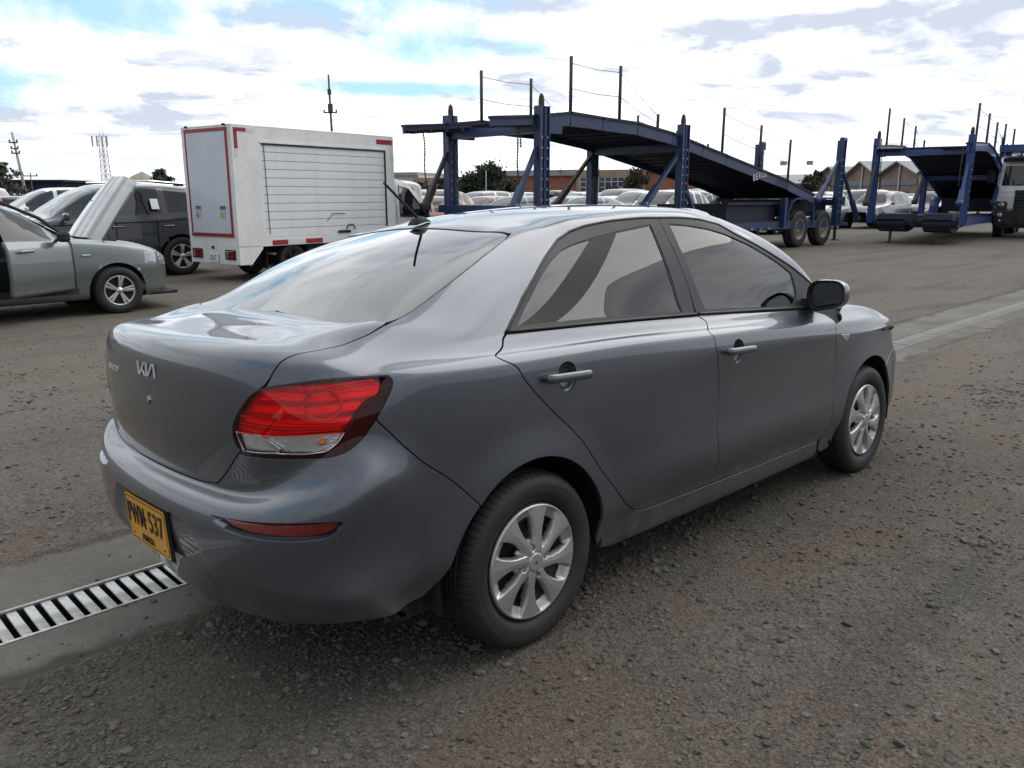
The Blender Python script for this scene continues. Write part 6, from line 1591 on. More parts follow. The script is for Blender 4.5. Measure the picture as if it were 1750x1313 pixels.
    # hanging chains
    for x, y, ln in ((xs[0]+.45, Wd-.1, 1.3), (posts[0][0]-.55, .12, 1.15), (posts[0][0]-.50, .12, .45)):
        c = MB(); n = int(ln/.055)
        for k in range(n):
            z = dz(x)-.12-k*.055; o = .018*math.sin(k*.35); c.box((x+o+.06*k/n, y, z), (.012 if k % 2 else .034, .034 if k % 2 else .012, .05))
        tag(c.build('chain', M_ROD, root), kind='stuff')
    # lower deck and running gear
    fx0, fx1 = (xs[0]+.9, wheels[-1]+1.3)
    for y in (.10, Wd-.10):
        f_ = MB(); f_.bar((fx0, y, .66), (fx1, y, .66), .14, .22); f_.build('chassis_rail', MP, root)
    for y0, y1 in ((.16, .90), (Wd-.90, Wd-.16)):
        k = 0; x = fx0
        while x < wheels[0]-.9: q = MB(); q.box((x+.45, (y0+y1)/2, .79), (.88, y1-y0, .04)); q.build('lower_plate', M_DECK, root); x += .9
    if full:
        q = MB(); q.box((fx1-5.2, Wd/2, 1.02), (2.6, Wd-.5, .46)); q.box((fx1-5.2, .18, 1.27), (2.8, .06, .07)); q.build('tool_box', M_DECK, root)
        q = MB(); q.box((xs[0]+1.35, Wd/2, 1.20), (.9, Wd, .16)); q.box((xs[0]+1.2, .05, 1.0), (.5, .1, .5)); q.build('front_bolster', MP, root)
    for x in wheels:
        for y, sg in ((.16, -1), (Wd-.16, 1)):
            w = put('wheel', TW[0], root, () if TW[0].materials else M_TYRE); w.location = (x, y, .52); w.rotation_euler = (0, random.uniform(0, 6), 0 if sg < 0 else math.pi); put('rim', TW[1], w, () if TW[1].materials else (M_TRUCKRIM, M_SHELL))
        q = MB(); q.bar((x, .2, .52), (x, Wd-.2, .52), .13); q.build('axle', M_BLACK, root)
    x0, x1 = wheels[0]-.78, wheels[-1]+.86
    for y in (0, Wd-.34):
        q = MB(); pts = [(x0, .62), (x0+.06, 1.05), (x0+.22, 1.30), (x0+.5, 1.40), (x1-.3, 1.40)]
        for (a, b), (c, d) in zip(pts[:-1], pts[1:]): q.bar((a, y+.17, b), (c, y+.17, d), .34, .05)
        q.build('mudguard', MP, root)
    q = MB(); q.box(((x0+x1)/2+.1, Wd/2, 1.12), (x1-x0-.2, Wd-.8, .5)); q.prism([(x0-.55, .55), (x0+.05, .55), (x0+.05, 1.35), (x0-.1, 1.35)], 'Y', .06, .12); q.build('wheel_housing', M_DECK, root)
    if full:
        q = MB(); q.bar((wheels[-1]-.78, .02, .62), (wheels[-1]-.78, .02, 1.40), .05); q.bar((x0-.28, .0, .6), (x0-.28, .0, 1.42), .16, .14); q.build('stay', MP, root)
        q = MB(); q.bar((fx1-.2, Wd/2-.5, .60), (fx1+3.0, Wd/2-.1, .52), .12, .10); q.bar((fx1-.2, Wd/2+.5, .60), (fx1+3.0, Wd/2+.1, .52), .12, .10); q.build('drawbar', MP, root)
        q = MB(); q.bar((fx1-.1, .2, .6), (fx1-.1, .2, .12), .07); q.lathe([(0, 0), (.12, 0), (.12, .03), (0, .03)], 12, 'Z', Matrix.Translation((fx1-.1, .2, .1))); q.build('jack_leg', M_ROD, root)
        for k in range(4): q = MB(); q.box((x0-2.4+k*.45, -.0, .60), (.14, .02, .05)); q.build('side_marker', M_TRUCKRIM if k % 2 else M_TL, root)
    if sign:
        x, z, s_, sl = sign; o = put('lettering', text_mesh(s_, .25, .003, .95, 'lettering', 1.1, .0), root, mat('white sign paint', (.62, .64, .66), .5)); o.matrix_local = Matrix.Translation((x, -.012, z)) @ Matrix.Rotation(-sl, 4, 'Y') @ Matrix(((1, 0, 0, 0), (0, 0, -1, 0), (0, 1, 0, 0), (0, 0, 0, 1)))
    return root
M_WHOLE = mat('pale rust at pin holes', (.30, .31, .33), .7)
X0 = 8.77
prof1 = [(0, 2.84), (1.1, 2.93), (2.13, 3.06), (3.14, 3.02), (4.33, 2.99), (5.66, 2.84), (6.9, 2.62), (8.0, 2.43), (9.74, 2.12), (11.2, 1.87), (12.9, 1.47)]
trailer('car_carrier', (X0, 8.8, 0.02), 0, M_BLUE, 'long dark blue car-carrier trailer with empty sloping deck behind the grey sedan roof', prof1, [(1.29, 3.27, 'pin'), (6.06, 3.2, 'pin'), (14.45, 3.22, 'hook')], [(2.16, 4.15), (3.72, 4.13), (5.1, 3.25), (7.83, 3.58), (9.67, 3.28), (11.3, 2.99)], 1.9, [12.2, 13.75], 2.7, (9.7, 1.99, 'BERGE', R(11.0)))
prof2 = [(0, 2.95), (1.5, 3.04), (3.4, 3.10), (4.8, 2.98), (6.9, 2.5), (9.4, 1.9), (11.4, 1.42)]
trailer('car_carrier', (25.07, 5.82, .02), R(8), M_BLUE2, 'bright blue car-carrier trailer with raised tail beside the white truck at right', prof2, [(.35, 3.35, 'pin'), (7.6, 3.2, 'pin')], [(1.2, 4.2), (3.2, 4.05), (5.0, 3.9), (6.6, 3.5)], .4, [9.6, 11.0], 2.6, None, full=False)

# ---- white cab-over truck with a blue carrier deck, right edge
def carrier_truck():
    hd = math.pi+R(9); root = empty('carrier_truck', (31.9, 5.55, .02), hd, 'white cab-over truck with black bumper and blue overhead carrier rack at the right edge', 'truck')
    Wd = 2.5; wc = PAINTS['white']
    c = MB(); c.prism([(-1.7, .95), (.02, .95), (.10, 1.55), (.02, 1.78), (-.14, 2.62), (-.30, 2.86), (-1.7, 2.92)], 'Y', -Wd/2, Wd/2); cm = c.mesh('cab'); bm = bmesh.new(); bm.from_mesh(cm); bmesh.ops.recalc_face_normals(bm, faces=bm.faces); bmesh.ops.bevel(bm, geom=bm.edges[:], offset=.07, segments=3, affect='EDGES'); bm.to_mesh(cm); bm.free(); put('cab', cm, root, wc)
    w = MB(); w.add([(.030, -1.10, 1.83), (.030, 1.10, 1.83), (-.098, 1.04, 2.52), (-.098, -1.04, 2.52)], [(0, 1, 2, 3)]); w.build('windshield', M_WIN, root)
    for y in (-.4, .45): a = MB(); a.bar((.055, y-.3, 1.84), (.03, y+.3, 1.96), .03, .02); a.build('wiper', M_BLACK, root)
    v = MB(); v.box((-.06, 0, 2.72), (.34, 2.3, .12), bev=.03); v.build('sun_visor', M_BLACK, root)
    g = MB(); g.box((.085, 0, 1.28), (.03, 1.3, .78), bev=.02); go = g.build('grille', M_BLACK, root)
    for k in range(6): s_ = MB(); s_.box((.115, 0, .99+k*.115), (.04, 1.24, .055), bev=.012); s_.build('grille_slat', M_SASH, go)
    em = MB(); em.lathe([(0, 0), (.12, 0), (.12, .02), (0, .02)], 20, 'X', Matrix.Translation((.13, 0, 1.42))); em.build('emblem', M_CHROME, go)
    b = MB(); b.box((.05, 0, .68), (.34, Wd, .54), bev=.06); b.box((.05, 0, .42), (.26, Wd-.3, .14), bev=.03); bo_ = b.build('front_bumper', M_BLACK, root)
    pl_ = MB(); pl_.box((.225, .05, .58), (.012, .34, .14)); pl_.build('number_plate', M_PLATE, root)
    for sg in (-1, 1):
        p = MB(); p.box((.06, sg*1.03, 1.08), (.12, .36, .40), bev=.05); hb = p.build('lamp_housing', M_BLACK, root)
        for z, r_ in ((1.16, .10), (.80, .085), (.60, .055)): l = MB(); l.lathe([(0, .0), (r_, .0), (r_, .03), (r_*.6, .05), (0, .055)], 20, 'X', Matrix.Translation((.115+(.12 if z < 1 else 0), sg*1.02, z))); l.build('headlight', M_HL, hb)
        m = MB(); m.box((-.05, sg*1.48, 2.15), (.14, .24, .46), bev=.05); m.bar((-.2, sg*1.2, 2.42), (-.05, sg*1.48, 2.40), .035); m.bar((-.2, sg*1.2, 1.9), (-.05, sg*1.48, 1.95), .035); m.build('door_mirror', M_BLACK, root)
        sw = MB(); sw.add([(-.25, sg*1.256, 1.85), (-1.2, sg*1.256, 1.85), (-1.2, sg*1.256, 2.55), (-.34, sg*1.256, 2.55)], [(0, 1, 2, 3)]); sw.build('window', M_WIN, root)
        for x in (-.55, -4.6, -5.9): w_ = put('wheel', TW[0], root); w_.location = (x, sg*1.08, .50); w_.rotation_euler = (0, .4*x, 0 if sg < 0 else math.pi); put('rim', TW[1], w_)
        ar = MB(); pts = [(-1.15, .55), (-1.1, .95), (-.85, 1.12), (-.25, 1.12), (.0, .95)]
        for (x0, z0), (x1, z1) in zip(pts[:-1], pts[1:]): ar.bar((x0, sg*1.08, z0), (x1, sg*1.08, z1), .36, .05)
        ar.build('mudguard', M_BLACK, root)
        st = MB(); st.box((-1.45, sg*1.1, .55), (.5, .3, .3), bev=.04); st.build('step', M_BLACK, root)
        rk = MB(); rk.bar((.55, sg*1.2, 3.08), (-7.2, sg*1.2, 3.22), .09, .22); rk.build('rack_beam', M_BLUE2, root)
        po = MB(); po.box((-2.0, sg*1.2, 1.9), (.2, .16, 2.5)); po.box((-5.6, sg*1.2, 1.9), (.2, .16, 2.6)); po.box((-.1, sg*1.2, 3.0), (.12, .1, .3)); po.build('rack_post', M_BLUE2, root)
        for x in (.1, -2.6): q = MB(); q.tube([(x, sg*1.2, 3.1), (x+.04, sg*1.2, 3.95)], .035, 8); q.build('side_rod', M_ROD, root)
    for k in range(16): q = MB(); q.bar((.5-k*.48, 0, 3.12+k*.0087), (.04-k*.48, 0, 3.128+k*.0087), 2.3, .035); q.build('deck_plate', M_DECK, root)
    f_ = MB(); f_.bar((.57, -1.25, 3.09), (.57, 1.25, 3.09), .08, .24); f_.build('rack_front', M_BLUE2, root)
    ch = MB(); ch.box((-3.6, .42, .72), (5.6, .1, .26)); ch.box((-3.6, -.42, .72), (5.6, .1, .26)); ch.box((-2.9, 0, 1.0), (1.2, 2.1, .5)); ch.build('chassis', M_SHELL, root)
carrier_truck()
# dark tubs of the second trailer's lower ramps and its front leg
T2 = [o for o in bpy.data.objects if o.get('label', '').startswith('bright blue car-carrier')][0]
for y0 in (.10, 1.42):
    m = MB(); pr = [(.1, .92), (.02, .70), (.10, .48), (.40, .36), (1.2, .36), (2.2, .6), (2.2, .92)]
    m.prism(pr, 'Y', y0, y0+1.1); mm = m.mesh('ramp_tub'); bm = bmesh.new(); bm.from_mesh(mm); bmesh.ops.recalc_face_normals(bm, faces=bm.faces); bmesh.ops.bevel(bm, geom=bm.edges[:], offset=.16, segments=4, affect='EDGES'); bm.to_mesh(mm); bm.free(); put('ramp_tub', mm, T2, M_DECK)
    m = MB(); m.bar((.3, y0+.55, .4), (.3, y0+.55, .03), .07); m.box((.3, y0+.55, .04), (.2, .2, .03)); m.build('jack_leg', M_ROD, T2)

# ---- crowded rows of parked cars
MID = [('suv', 'salmon', (18.2, 21.6), 'faded red suv seen between the two front posts of the dark blue trailer'), ('hatch', 'salmon', (16.0, 19.0), 'faded red hatchback with pale roof left of the trailer post'), ('hatch', 'salmon', (21.9, 22.3), 'faded red hatchback behind the braces of the dark blue trailer'), ('hatch', 'grey', (20.4, 19.0), 'dark hatchback with sloping windscreen under the trailer apex'),
       ('sedan', 'teal', (23.6, 18.1), 'pale blue sedan under the middle of the trailer deck'), ('suv', 'white', (25.8, 16.2), 'white suv with roof rails beside the third trailer post'), ('suv', 'silver', (30.2, 17.6), 'silver suv showing under the sloping trailer deck'), ('sedan', 'white', (30.5, 14.0), 'white sedan in shade under the low end of the trailer deck'),
       ('suv', 'grey', (39.6, 13.6), 'dark grey suv parked between the two blue trailers'), ('hatch', 'silver', (36.3, 15.0), 'silver hatchback just right of the hooked trailer post'), ('suv', 'navy', (43.5, 12.6), 'navy suv behind the near end of the bright blue trailer'), ('van', 'white', (50.5, 12.9), 'white van seen through the posts of the bright blue trailer'), ('hatch', 'white', (47.2, 15.6), 'white hatchback left of the white van behind the bright blue trailer'), ('hatch', 'white', (37.5, 18.0), 'white hatchback second row right of the hooked post'), ('sedan', 'red', (52.6, 16.5), 'dark red sedan low behind the bright blue trailer deck')]
for st, pn, (x, y), lb in MID:
    detailed_car('parked_car', st, pn, (x, y, .02), math.pi+random.uniform(-.02, .02), lb, 'parked cars behind the trailers', ds=.09, jr=3)
FAR = {}
def far_mesh(st, pn):
    k = (st, pn)
    if k in FAR: return FAR[k]
    V, G, s = gen_car(st, .16, 2); F = []; mi = []
    ix = {'body': 0, 'under': 2, 'headlight': 3, 'taillight': 4, 'grille': 2, 'cladding': 2}
    for (g_, sd), fs in G.items(): 
        for f_ in fs: F.append(f_); mi.append(ix.get(g_, 1))
    mb = MB()
    for cx in (0, s['wb']):
        for sg in (-1, 1): mb.lathe([(0, -.1), (s['R'], -.1), (s['R'], .1), (0, .1)], 14, 'Y', Matrix.Translation((cx, sg*(s['w']-.12), s['R'])), mi=2)
    mb.box((s['wb']/2, 0, .5), (s['wb']+.6, s['w']*1.4, .4), mi=2)
    o = len(V); V2 = np.vstack([V, np.array([tuple(p) for p in mb.v])]); F += [tuple(o+i for i in f_) for f_ in mb.f]; mi += mb.mi
    me = mesh_np('far_car', V2, F, midx=mi)
    for m in (PAINTS[pn], M_WIN, M_TYRE, M_HL, M_TL): me.materials.append(m)
    FAR[k] = me; return me
rr_ = random.Random(4); nfar = 0
cells = []
for iy in range(0, 22):
    for ix in range(-2, 19):
        x, y = -4+ix*5.7, 21.0+iy*2.75+(1.5 if iy > 8 else 0)+(3.2 if iy > 14 else 0); cells.append((x, y))
for iy in range(0, 8):
    for ix in range(0, 9): cells.append((44+ix*5.6, 18.6-iy*2.7))
for x, y in cells:
    d = math.hypot(x-CAM_POS[0], y-CAM_POS[1]); az = math.degrees(math.atan2(y-CAM_POS[1], x-CAM_POS[0]))
    if not (11 < az < 80) or d < 24 or d > 95: continue
    if y < 12 and x < 55: continue
    if any(abs(x-a) < 5.2 and abs(y-b) < 2.0 for _, _, (a, b), _ in MID): continue
    if any(abs(x-a) < 5.0 and abs(y-b) < 2.2 for a, b in ((6.4, 23.5), (-.3, 19.3), (9.9, 14.1))): continue
    if rr_.random() < .10+.25*(d > 60): continue
    st = rr_.choices(['hatch', 'sedan', 'suv', 'van'], [4, 3, 4, 1.2])[0]; pn = rr_.choices(['white', 'silver', 'grey', 'red', 'salmon', 'blue', 'black', 'teal'], [9, 3, 2, 1.0, .8, .8, 1, .8])[0]
    me = far_mesh(st, pn); o = put('distant_car', me, None); o.location = (x+rr_.uniform(-.25, .25), y+rr_.uniform(-.12, .12), .02); o.rotation_euler = (0, 0, math.pi+rr_.uniform(-.03, .03)+(0 if rr_.random() < .85 else math.pi)); nfar += 1
    names = {'hatch': 'hatchback', 'sedan': 'sedan', 'suv': 'suv', 'van': 'van'}; cn = {'salmon': 'faded red', 'teal': 'pale blue'}.get(pn, pn)
    zone = 'left of the box truck' if az > 62 else ('beyond the dark blue trailer' if az > 25 else 'beyond the bright blue trailer')
    dist = 'nearer' if d < 42 else ('middle' if d < 65 else 'farthest')
    tag(o, '%s %s in the %s crowded rows %s' % (cn, names[st], dist, zone), 'car', 'rows of distant cars')
print('far cars', nfar)

# ---- buildings
def wallmat(name, col, sc=3, brick=False):
    m = mat(name, col, .9); g = NT(m); p = g.pos(); n1 = g.noise(p, .35, 5, .6); n2 = g.noise(g.mapn(p, (1, 1, .25)), sc, 5, .65)
    c = g.mix(g.rng(n1, .35, .7, 0, .5), col, tuple(x*.62 for x in col)); c = g.mix(g.rng(n2, .45, .75, 0, .35), c, tuple(min(1, x*1.25) for x in col)); g.l(c, g.b.inputs['Base Color']); return m
M_ORANGE = wallmat('orange brick wall', (.34, .135, .085)); M_BEIGE = wallmat('beige render', (.36, .26, .185)); M_BRN = wallmat('brown brick wall', (.24, .165, .135)); M_CORR = wallmat('grey corrugated roof', (.33, .34, .34)); M_NAVYW = wallmat('dark navy cladding', (.016, .022, .045)); M_PALEW = wallmat('white rendered wall', (.55, .56, .57)); M_BWIN = mat('dark building window', (.05, .065, .10), .15); M_PILA = wallmat('pale concrete pilaster', (.42, .38, .34)); M_TAN = wallmat('tan sand heap', (.34, .29, .23))
def facing(px_l, D_l, px_r, D_r):
    """ground points at two bearings and distances -> origin, heading, length"""
    out = []
    for px, D in ((px_l, D_l), (px_r, D_r)):
        a = YAW-math.atan((px-875)/1382.4); out.append(Vector((CAM_POS[0]+D*math.cos(a), CAM_POS[1]+D*math.sin(a), 0)))
    d = out[1]-out[0]; return out[0], math.atan2(d.y, d.x), d.length
def b_box(parent, name, m, x0, x1, y0, y1, z0, z1): q = MB(); q.box(((x0+x1)/2, (y0+y1)/2, (z0+z1)/2), (x1-x0, y1-y0, z1-z0)); return q.build(name, m, parent)
o, h, L = facing(838, 125, 1215, 112)
B1 = empty('brick_warehouse', o, h, 'long orange brick warehouse with pale roof band beyond the rows of cars', 'building')
b_box(B1, 'wall', M_ORANGE, 0, L*.42, 0, 18, 0, 4.3); b_box(B1, 'wall', M_BEIGE, L*.42+.01, L*.72, -.5, 18, 0, 5.0); b_box(B1, 'wall', M_ORANGE, L*.72+.01, L, 0, 18, 0, 4.7)
b_box(B1, 'roof', M_CORR, -.5, L*.42, -.6, 18, 4.3, 5.1); b_box(B1, 'roof', M_CORR, L*.72+.01, L+.5, -.6, 18, 4.7, 5.3)
wn_ = b_box(B1, 'window', M_BWIN, L*.44, L*.66, -.62, -.5, 1.3, 3.9)
for k in range(9): b_box(wn_, 'mullion', M_PALEW, L*.44+L*.22*k/8-.06, L*.44+L*.22*k/8+.06, -.70, -.62, 1.3, 3.9)
for k in range(3): b_box(wn_, 'mullion', M_PALEW, L*.44, L*.66, -.695, -.625, 1.9+k*.75-.05, 1.9+k*.75+.05)
for k in range(7): b_box(B1, 'roof_vent', M_CORR, L*.72+k*3.2+1, L*.72+k*3.2+1.7, 2, 3, 5.3, 5.8)
o, h, L = facing(1380, 150, 1735, 104)
B2 = empty('gabled_warehouse', o, h, 'row of brown brick gabled sheds with dark window band at right', 'building')
n = 5; bw = L/n
for k in range(n):
    x0, x1 = k*bw+.02, (k+1)*bw-.02; q = MB(); pk = 6.0+.4*(k % 2); q.prism([(x0, 0), (x1, 0), (x1, 4.2), ((x0+x1)/2, pk), (x0, 4.2)], 'Y', 0, 22); wo = q.build('wall', M_BRN, B2)
    q = MB(); q.bar((x0-.1, 11, 4.3), ((x0+x1)/2, 11, pk+.1), 23.4, .14, up=(0, 0, 1)); q.bar(((x0+x1)/2, 11, pk+.1), (x1+.1, 11, 4.3), 23.4, .14); q.build('roof', M_CORR, B2)
    b_box(wo, 'window_band', M_BWIN, x0+.6, x1-.6, -.10, -.02, 2.9, 3.7)
    for t in (0, .5): b_box(wo, 'pilaster', M_PILA, x0+bw*t, x0+bw*t+.35, -.22, -.11, 0, 4.2+(pk-4.3)*(2*t))
    for t in (.2, .42, .64): b_box(wo, 'window', M_BWIN, x0+bw*t, x0+bw*t+.9, -.10, -.02, .9, 2.2)
o, h, L = facing(-60, 118, 127, 112)
B3 = empty('dark_shed', o, h, 'long low dark navy shed behind the cars at far left', 'building'); b_box(B3, 'wall', M_NAVYW, 0, L, 0, 14, 0, 3.1); b_box(B3, 'roof', M_NAVYW, -.3, L+.4, -.4, 14.3, 3.1, 3.35)
for k in range(4): b_box(B3, 'door', M_CORR, 2+k*L/4.2, 4.5+k*L/4.2, -.06, -.005, 0, 1.6)
o, h, L = facing(122, 112, 205, 110)
B4 = empty('white_shed', o, h, 'low white shed with dark roof edge beside the dark navy shed', 'building'); b_box(B4, 'wall', M_PALEW, .05, L, 0, 10, 0, 2.35); b_box(B4, 'roof', M_NAVYW, 0, L+.3, -.3, 10, 2.35, 2.75)
o, h, L = facing(650, 135, 800, 128)
B5 = empty('pale_warehouse', o, h, 'pale grey warehouse half hidden by trees beyond the box truck', 'building'); b_box(B5, 'wall', M_PALEW, 0, L*.48, 0, 15, 0, 4.6); b_box(B5, 'wall', M_BEIGE, L*.48+.02, L, -2, 15, 0, 4.2); b_box(B5, 'roof', M_CORR, -.3, L*.48, -.5, 15, 4.6, 5.1)
for k in range(5): b_box(B5, 'window', M_BWIN, 1.5+k*3, 3.2+k*3, -.06, -.004, 1.5, 3.2)
o, h, L = facing(1150, 170, 1420, 165)
B6 = empty('grey_shed', o, h, 'wide low grey roofed shed between the brick warehouse and the gabled sheds', 'building'); b_box(B6, 'wall', M_BEIGE, 0, L, 0, 15, 0, 3.6); q = MB(); q.prism([(-.5, 3.6), (-.5, 3.8), (7.5, 5.6), (15.5, 3.8), (15.5, 3.6)], 'X', -.3, L+.3); q.build('roof', M_CORR, B6)
# sand mound behind the suv
a_ = YAW-math.atan((263-875)/1382.4); c0 = Vector((CAM_POS[0]+92*math.cos(a_), CAM_POS[1]+92*math.sin(a_), 0)); V = []; F = []
for i in range(9):
    for k in range(28): t = 2*math.pi*k/28; r_2 = 4.4*(1-i/8)**.8*(1+.07*math.sin(3*t)+.05*math.sin(7*t+1)); V.append((c0.x+r_2*math.cos(t), c0.y+r_2*math.sin(t), 3.9*(i/8)**.9))
for i in range(8):
    for k in range(28): F.append((i*28+k, i*28+(k+1) % 28, (i+1)*28+(k+1) % 28, (i+1)*28+k))
tag(put('sand_heap', mesh_np('sand_heap', np.array(V), F), None, M_TAN), 'tan sand heap rising behind the charcoal suv beside a dark tree', 'heap')

# ---- trees: tapered trunk and limbs, crown of small leaf clumps
M_BARK = wallmat('grey bark', (.10, .085, .07)); 
def leafmat(name, a, b):
    m = mat(name, a, .75, spec=.2); g = NT(m); at = g.n('ShaderNodeAttribute', attribute_name='tone'); g.l(g.mix(at.outputs['Fac'], a, b), g.b.inputs['Base Color']); return m
M_LEAF = leafmat('dark leaves', (.035, .048, .030), (.085, .105, .065)); M_LEAF2 = leafmat('olive leaves', (.055, .060, .040), (.12, .12, .08)); M_LEAF3 = leafmat('dry leaves', (.05, .042, .03), (.13, .11, .07))  # leaf tones lifted, distance haze painted into the colour
def tree(px, D, h, w, label, lm, dens=1.0, lean=0, z_lo=.25, seed=0, leaf=.16, cone=False):
    h *= .78; w *= .85
    r = random.Random(seed); nr_ = np.random.default_rng(seed+9); a = YAW-math.atan((px-875)/1382.4); root = empty('tree', (CAM_POS[0]+D*math.cos(a), CAM_POS[1]+D*math.sin(a), 0), r.uniform(0, 6), label, 'tree', 'trees at the edge of the yard')
    t = MB(); pts = [(0, 0, 0), (.05*lean, 0, h*.3), (.2*lean, .1, h*.6), (.3*lean, .1, h*.92)]; t.tube(pts, [.035*h*.5, .028*h*.5, .018*h*.5, .004*h], 8); ends = []
    for k in range(9):
        z = h*r.uniform(z_lo, .85); q = r.uniform(0, 6.28); L_ = w*.5*r.uniform(.5, 1)*(1-.8*(z/h-.3) if cone else 1); e = (L_*math.cos(q), L_*math.sin(q), z+h*.12*r.uniform(.2, 1.2)); t.tube([(0, 0, z), (e[0]*.5, e[1]*.5, z+.03*h), e], [.010*h, .007*h, .003*h], 5); ends.append(e)
    t.build('trunk', M_BARK, root)
    n = int(34*dens); cl = []
    for k in range(n):
        z = r.uniform(z_lo, 1.0); q = r.uniform(0, 6.28); prof = (1.05-z)*1.5 if cone else math.sin(math.pi*min(1, max(.05, (z-z_lo*.6)/(1.08-z_lo*.6))))**.7
        rad = w*.5*min(1, prof)*math.sqrt(r.uniform(.05, 1)); cl.append((rad*math.cos(q), rad*math.sin(q), z*h, r.uniform(.5, 1.15)*w*.15))
    for e in ends: cl.append((*e, w*.13))
    V = []; C = []
    for (x, y, z, s_) in cl:
        m = int(60*dens**.3); P = nr_.normal(size=(m, 3))*np.array([s_, s_, s_*.75])*.62+np.array([x, y, z]); tone = r.uniform(0, .7)
        N_ = nr_.normal(size=(m, 3)); N_ /= np.linalg.norm(N_, axis=1, keepdims=True); T_ = np.cross(N_, nr_.normal(size=(m, 3))); T_ /= np.linalg.norm(T_, axis=1, keepdims=True); B_ = np.cross(N_, T_); sz = leaf*nr_.uniform(.6, 1.4, (m, 1))
        V.append(np.stack([P+T_*sz, P+B_*sz*.6, P-T_*sz, P-B_*sz*.6], 1).reshape(-1, 3)); C.append(np.repeat(np.clip(tone+nr_.uniform(-.2, .35, m), 0, 1), 4))
    V = np.vstack(V); C = np.concatenate(C); me = mesh_np('crown', V, np.arange(len(V)).reshape(-1, 4), smooth=False); at = me.attributes.new('tone', 'FLOAT', 'POINT'); at.data.foreach_set('value', C.astype(np.float32)); put('crown', me, root, lm)
tree(0, 62, 4.6, 3.4, 'thin leafy tree cut by the left edge of the picture', M_LEAF2, .8, 1, .3, 1); tree(37, 64, 3.9, 3.0, 'sparse small tree second from the left edge', M_LEAF2, .28, 1, .35, 2, .12)
tree(292, 76, 4.3, 2.6, 'dark upright tree just left of the white box truck', M_LEAF, 1.0, 0, .15, 3, cone=True); tree(312, 78, 3.2, 2.4, 'low dark bush touching the box truck edge', M_LEAF, .9, 0, .1, 4)
tree(838, 98, 6.1, 5.0, 'tall dark dense tree beyond the left trailer posts', M_LEAF, 2.0, 0, .12, 5, .2); tree(805, 99, 4.6, 4.4, 'dark bushy tree left of the tall dense tree', M_LEAF, 1.5, 0, .08, 6, .2); tree(862, 97, 4.0, 4.2, 'olive bushy tree right of the tall dense tree', M_LEAF2, 1.5, 0, .08, 7, .2); tree(768, 96, 4.6, 3.0, 'narrow tree behind the leaning brace of the trailer', M_LEAF, 1.1, 0, .15, 8, .18)
tree(722, 100, 3.6, 3.4, 'pale thin tree before the pale warehouse', M_LEAF3, .8, 0, .15, 9, .16); tree(690, 102, 3.4, 3.2, 'small thin tree above the box truck cab', M_LEAF3, .7, 0, .15, 10, .16)
tree(1082, 82, 4.9, 2.9, 'reddish dry poplar seen under the trailer deck', M_LEAF3, 1.1, 0, .12, 11, .15); tree(1042, 84, 3.0, 2.0, 'small dry shrub before the orange brick warehouse', M_LEAF3, .45, 0, .1, 12, .13); tree(1380, 120, 6.0, 4.2, 'dull tree at the left end of the gabled sheds', M_LEAF3, 1.2, 0, .1, 13, .2); tree(745, 103, 3.4, 3.2, 'olive shrub between the box truck cab and the trailer', M_LEAF2, 1.0, 0, .08, 14, .17)
# ---- poles and mast
def pole(px, D, z1, label, rad=.13, arms=(), lean=0.0, m=None):
    a = YAW-math.atan((px-875)/1382.4); root = empty('utility_pole', (CAM_POS[0]+D*math.cos(a), CAM_POS[1]+D*math.sin(a), 0), YAW-math.pi/2, label, 'pole')
    q = MB(); q.tube([(0, 0, 0), (lean*.5, 0, z1*.5), (lean, 0, z1)], [rad, rad*.85, rad*.6], 10); q.build('shaft', m or M_BARK, root)
    for z, L_ in arms: q = MB(); lx = lean*z/z1; q.bar((lx-L_, -.1, z), (lx+L_, -.1, z), .09, .09); q.lathe([(.05, 0), (.06, .1), (.03, .16), (0, .17)], 8, 'Z', Matrix.Translation((lx-L_*.9, -.1, z+.04))); q.lathe([(.05, 0), (.06, .1), (.03, .16), (0, .17)], 8, 'Z', Matrix.Translation((lx+L_*.9, -.1, z+.04))); q.build('cross_arm', M_BARK, root)
    return root
pole(70, 66, 5.7, 'grey utility pole leaning left behind the grey-green hatchback', .11, ((5.0, .28), (4.6, .25), (4.3, .28)), -.55, M_PILA); pole(78, 90, 3.6, 'thin dark post with a cross arm right of the leaning pole', .07, ((3.3, .7),))
pm2 = pole(582, 58, 9.3, 'tall thin pole with a small box standing behind the white box truck', .10, ((6.9, .45),), -.12); q = MB(); q.box((-.06, -.15, 7.2), (.3, .2, .5)); q.build('pole_box', M_BARK, pm2); q = MB(); q.box((-.08, -.15, 8.2), (.22, .18, .35)); q.build('pole_box', M_BARK, pm2)
pole(955, 110, 5.2, 'thin lamp post before the orange brick warehouse', .06, ((4.6, .3),)); pole(832, 92, 4.2, 'pale lamp post in front of the tall dense tree', .06, (), 0, M_PALEW); pole(1020, 108, 5.4, 'thin dark post right of the lamp post by the brick warehouse', .06)
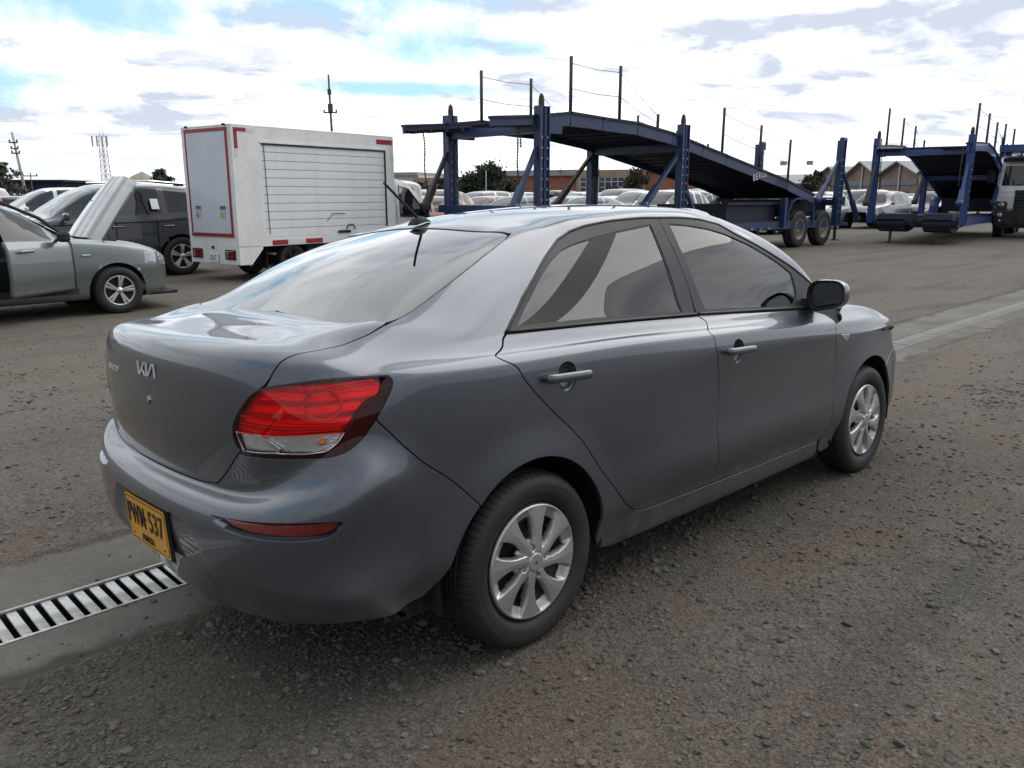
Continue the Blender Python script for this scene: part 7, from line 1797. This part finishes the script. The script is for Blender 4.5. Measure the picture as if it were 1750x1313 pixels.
a_ = YAW-math.atan((203-875)/1382.4); D = 150; TWR = empty('radio_mast', (CAM_POS[0]+D*math.cos(a_), CAM_POS[1]+D*math.sin(a_), 0), YAW-math.pi/2-.2, 'pale lattice radio mast with antenna panels on the left skyline', 'mast'); M_MAST = mat('pale mast steel', (.50, .48, .47), .5, .3)
q = MB(); Ht = 10.8
for sx, sy in ((-1, -1), (1, -1), (1, 1), (-1, 1)): q.bar((sx*.62, sy*.62, 0), (sx*.34, sy*.34, Ht), .075)
q.build('mast_leg', M_MAST, TWR); bpy.data.objects[-1] if False else None
for k in range(14):
    z0, z1 = Ht*k/14, Ht*(k+1)/14; w0, w1 = .62-.28*k/14, .62-.28*(k+1)/14; q = MB()
    for (ax, ay), (bx, by) in (((-1, -1), (1, -1)), ((1, -1), (1, 1)), ((1, 1), (-1, 1)), ((-1, 1), (-1, -1))): q.bar((ax*w0, ay*w0, z0), (bx*w1, by*w1, z1), .045); q.bar((ax*w1, ay*w1, z1), (bx*w1, by*w1, z1), .045)
    q.build('lattice_brace', M_MAST if k % 2 else M_TL, TWR)
for x in (-1.35, -.5, .45, 1.3): q = MB(); q.box((x, -.6, Ht-.8), (.26, .18, 1.7), bev=.04); q.bar((x, -.5, Ht-.8), (0, 0, Ht-.8), .06); q.build('antenna_panel', M_MAST, TWR)
for x in (-.35, .3): q = MB(); q.tube([(x, 0, Ht-.3), (x, 0, Ht+1.6)], .04, 6); q.build('whip_aerial', M_MAST, TWR)
# ---- low far hills
hv = []; hf = []; azs = np.radians(np.arange(-5, 105, .5)); n = len(azs)
for i, a in enumerate(azs):
    hgt = 26+24*float(fbm(np.array([a*9]), np.array([0.]), 1.0, 4, 77)[0])+18*math.exp(-((math.degrees(a)-73)/4)**2)+20*math.exp(-((math.degrees(a)-35)/3)**2)
    for rad, z in ((2300, -2), (2600, max(4, hgt)*.6), (3000, max(6, hgt)), (3800, max(4, hgt)*.8)): hv.append((rad*math.cos(a), rad*math.sin(a), z))
for i in range(n-1):
    for k in range(3): q_ = i*4+k; hf.append((q_, q_+4, q_+5, q_+1))
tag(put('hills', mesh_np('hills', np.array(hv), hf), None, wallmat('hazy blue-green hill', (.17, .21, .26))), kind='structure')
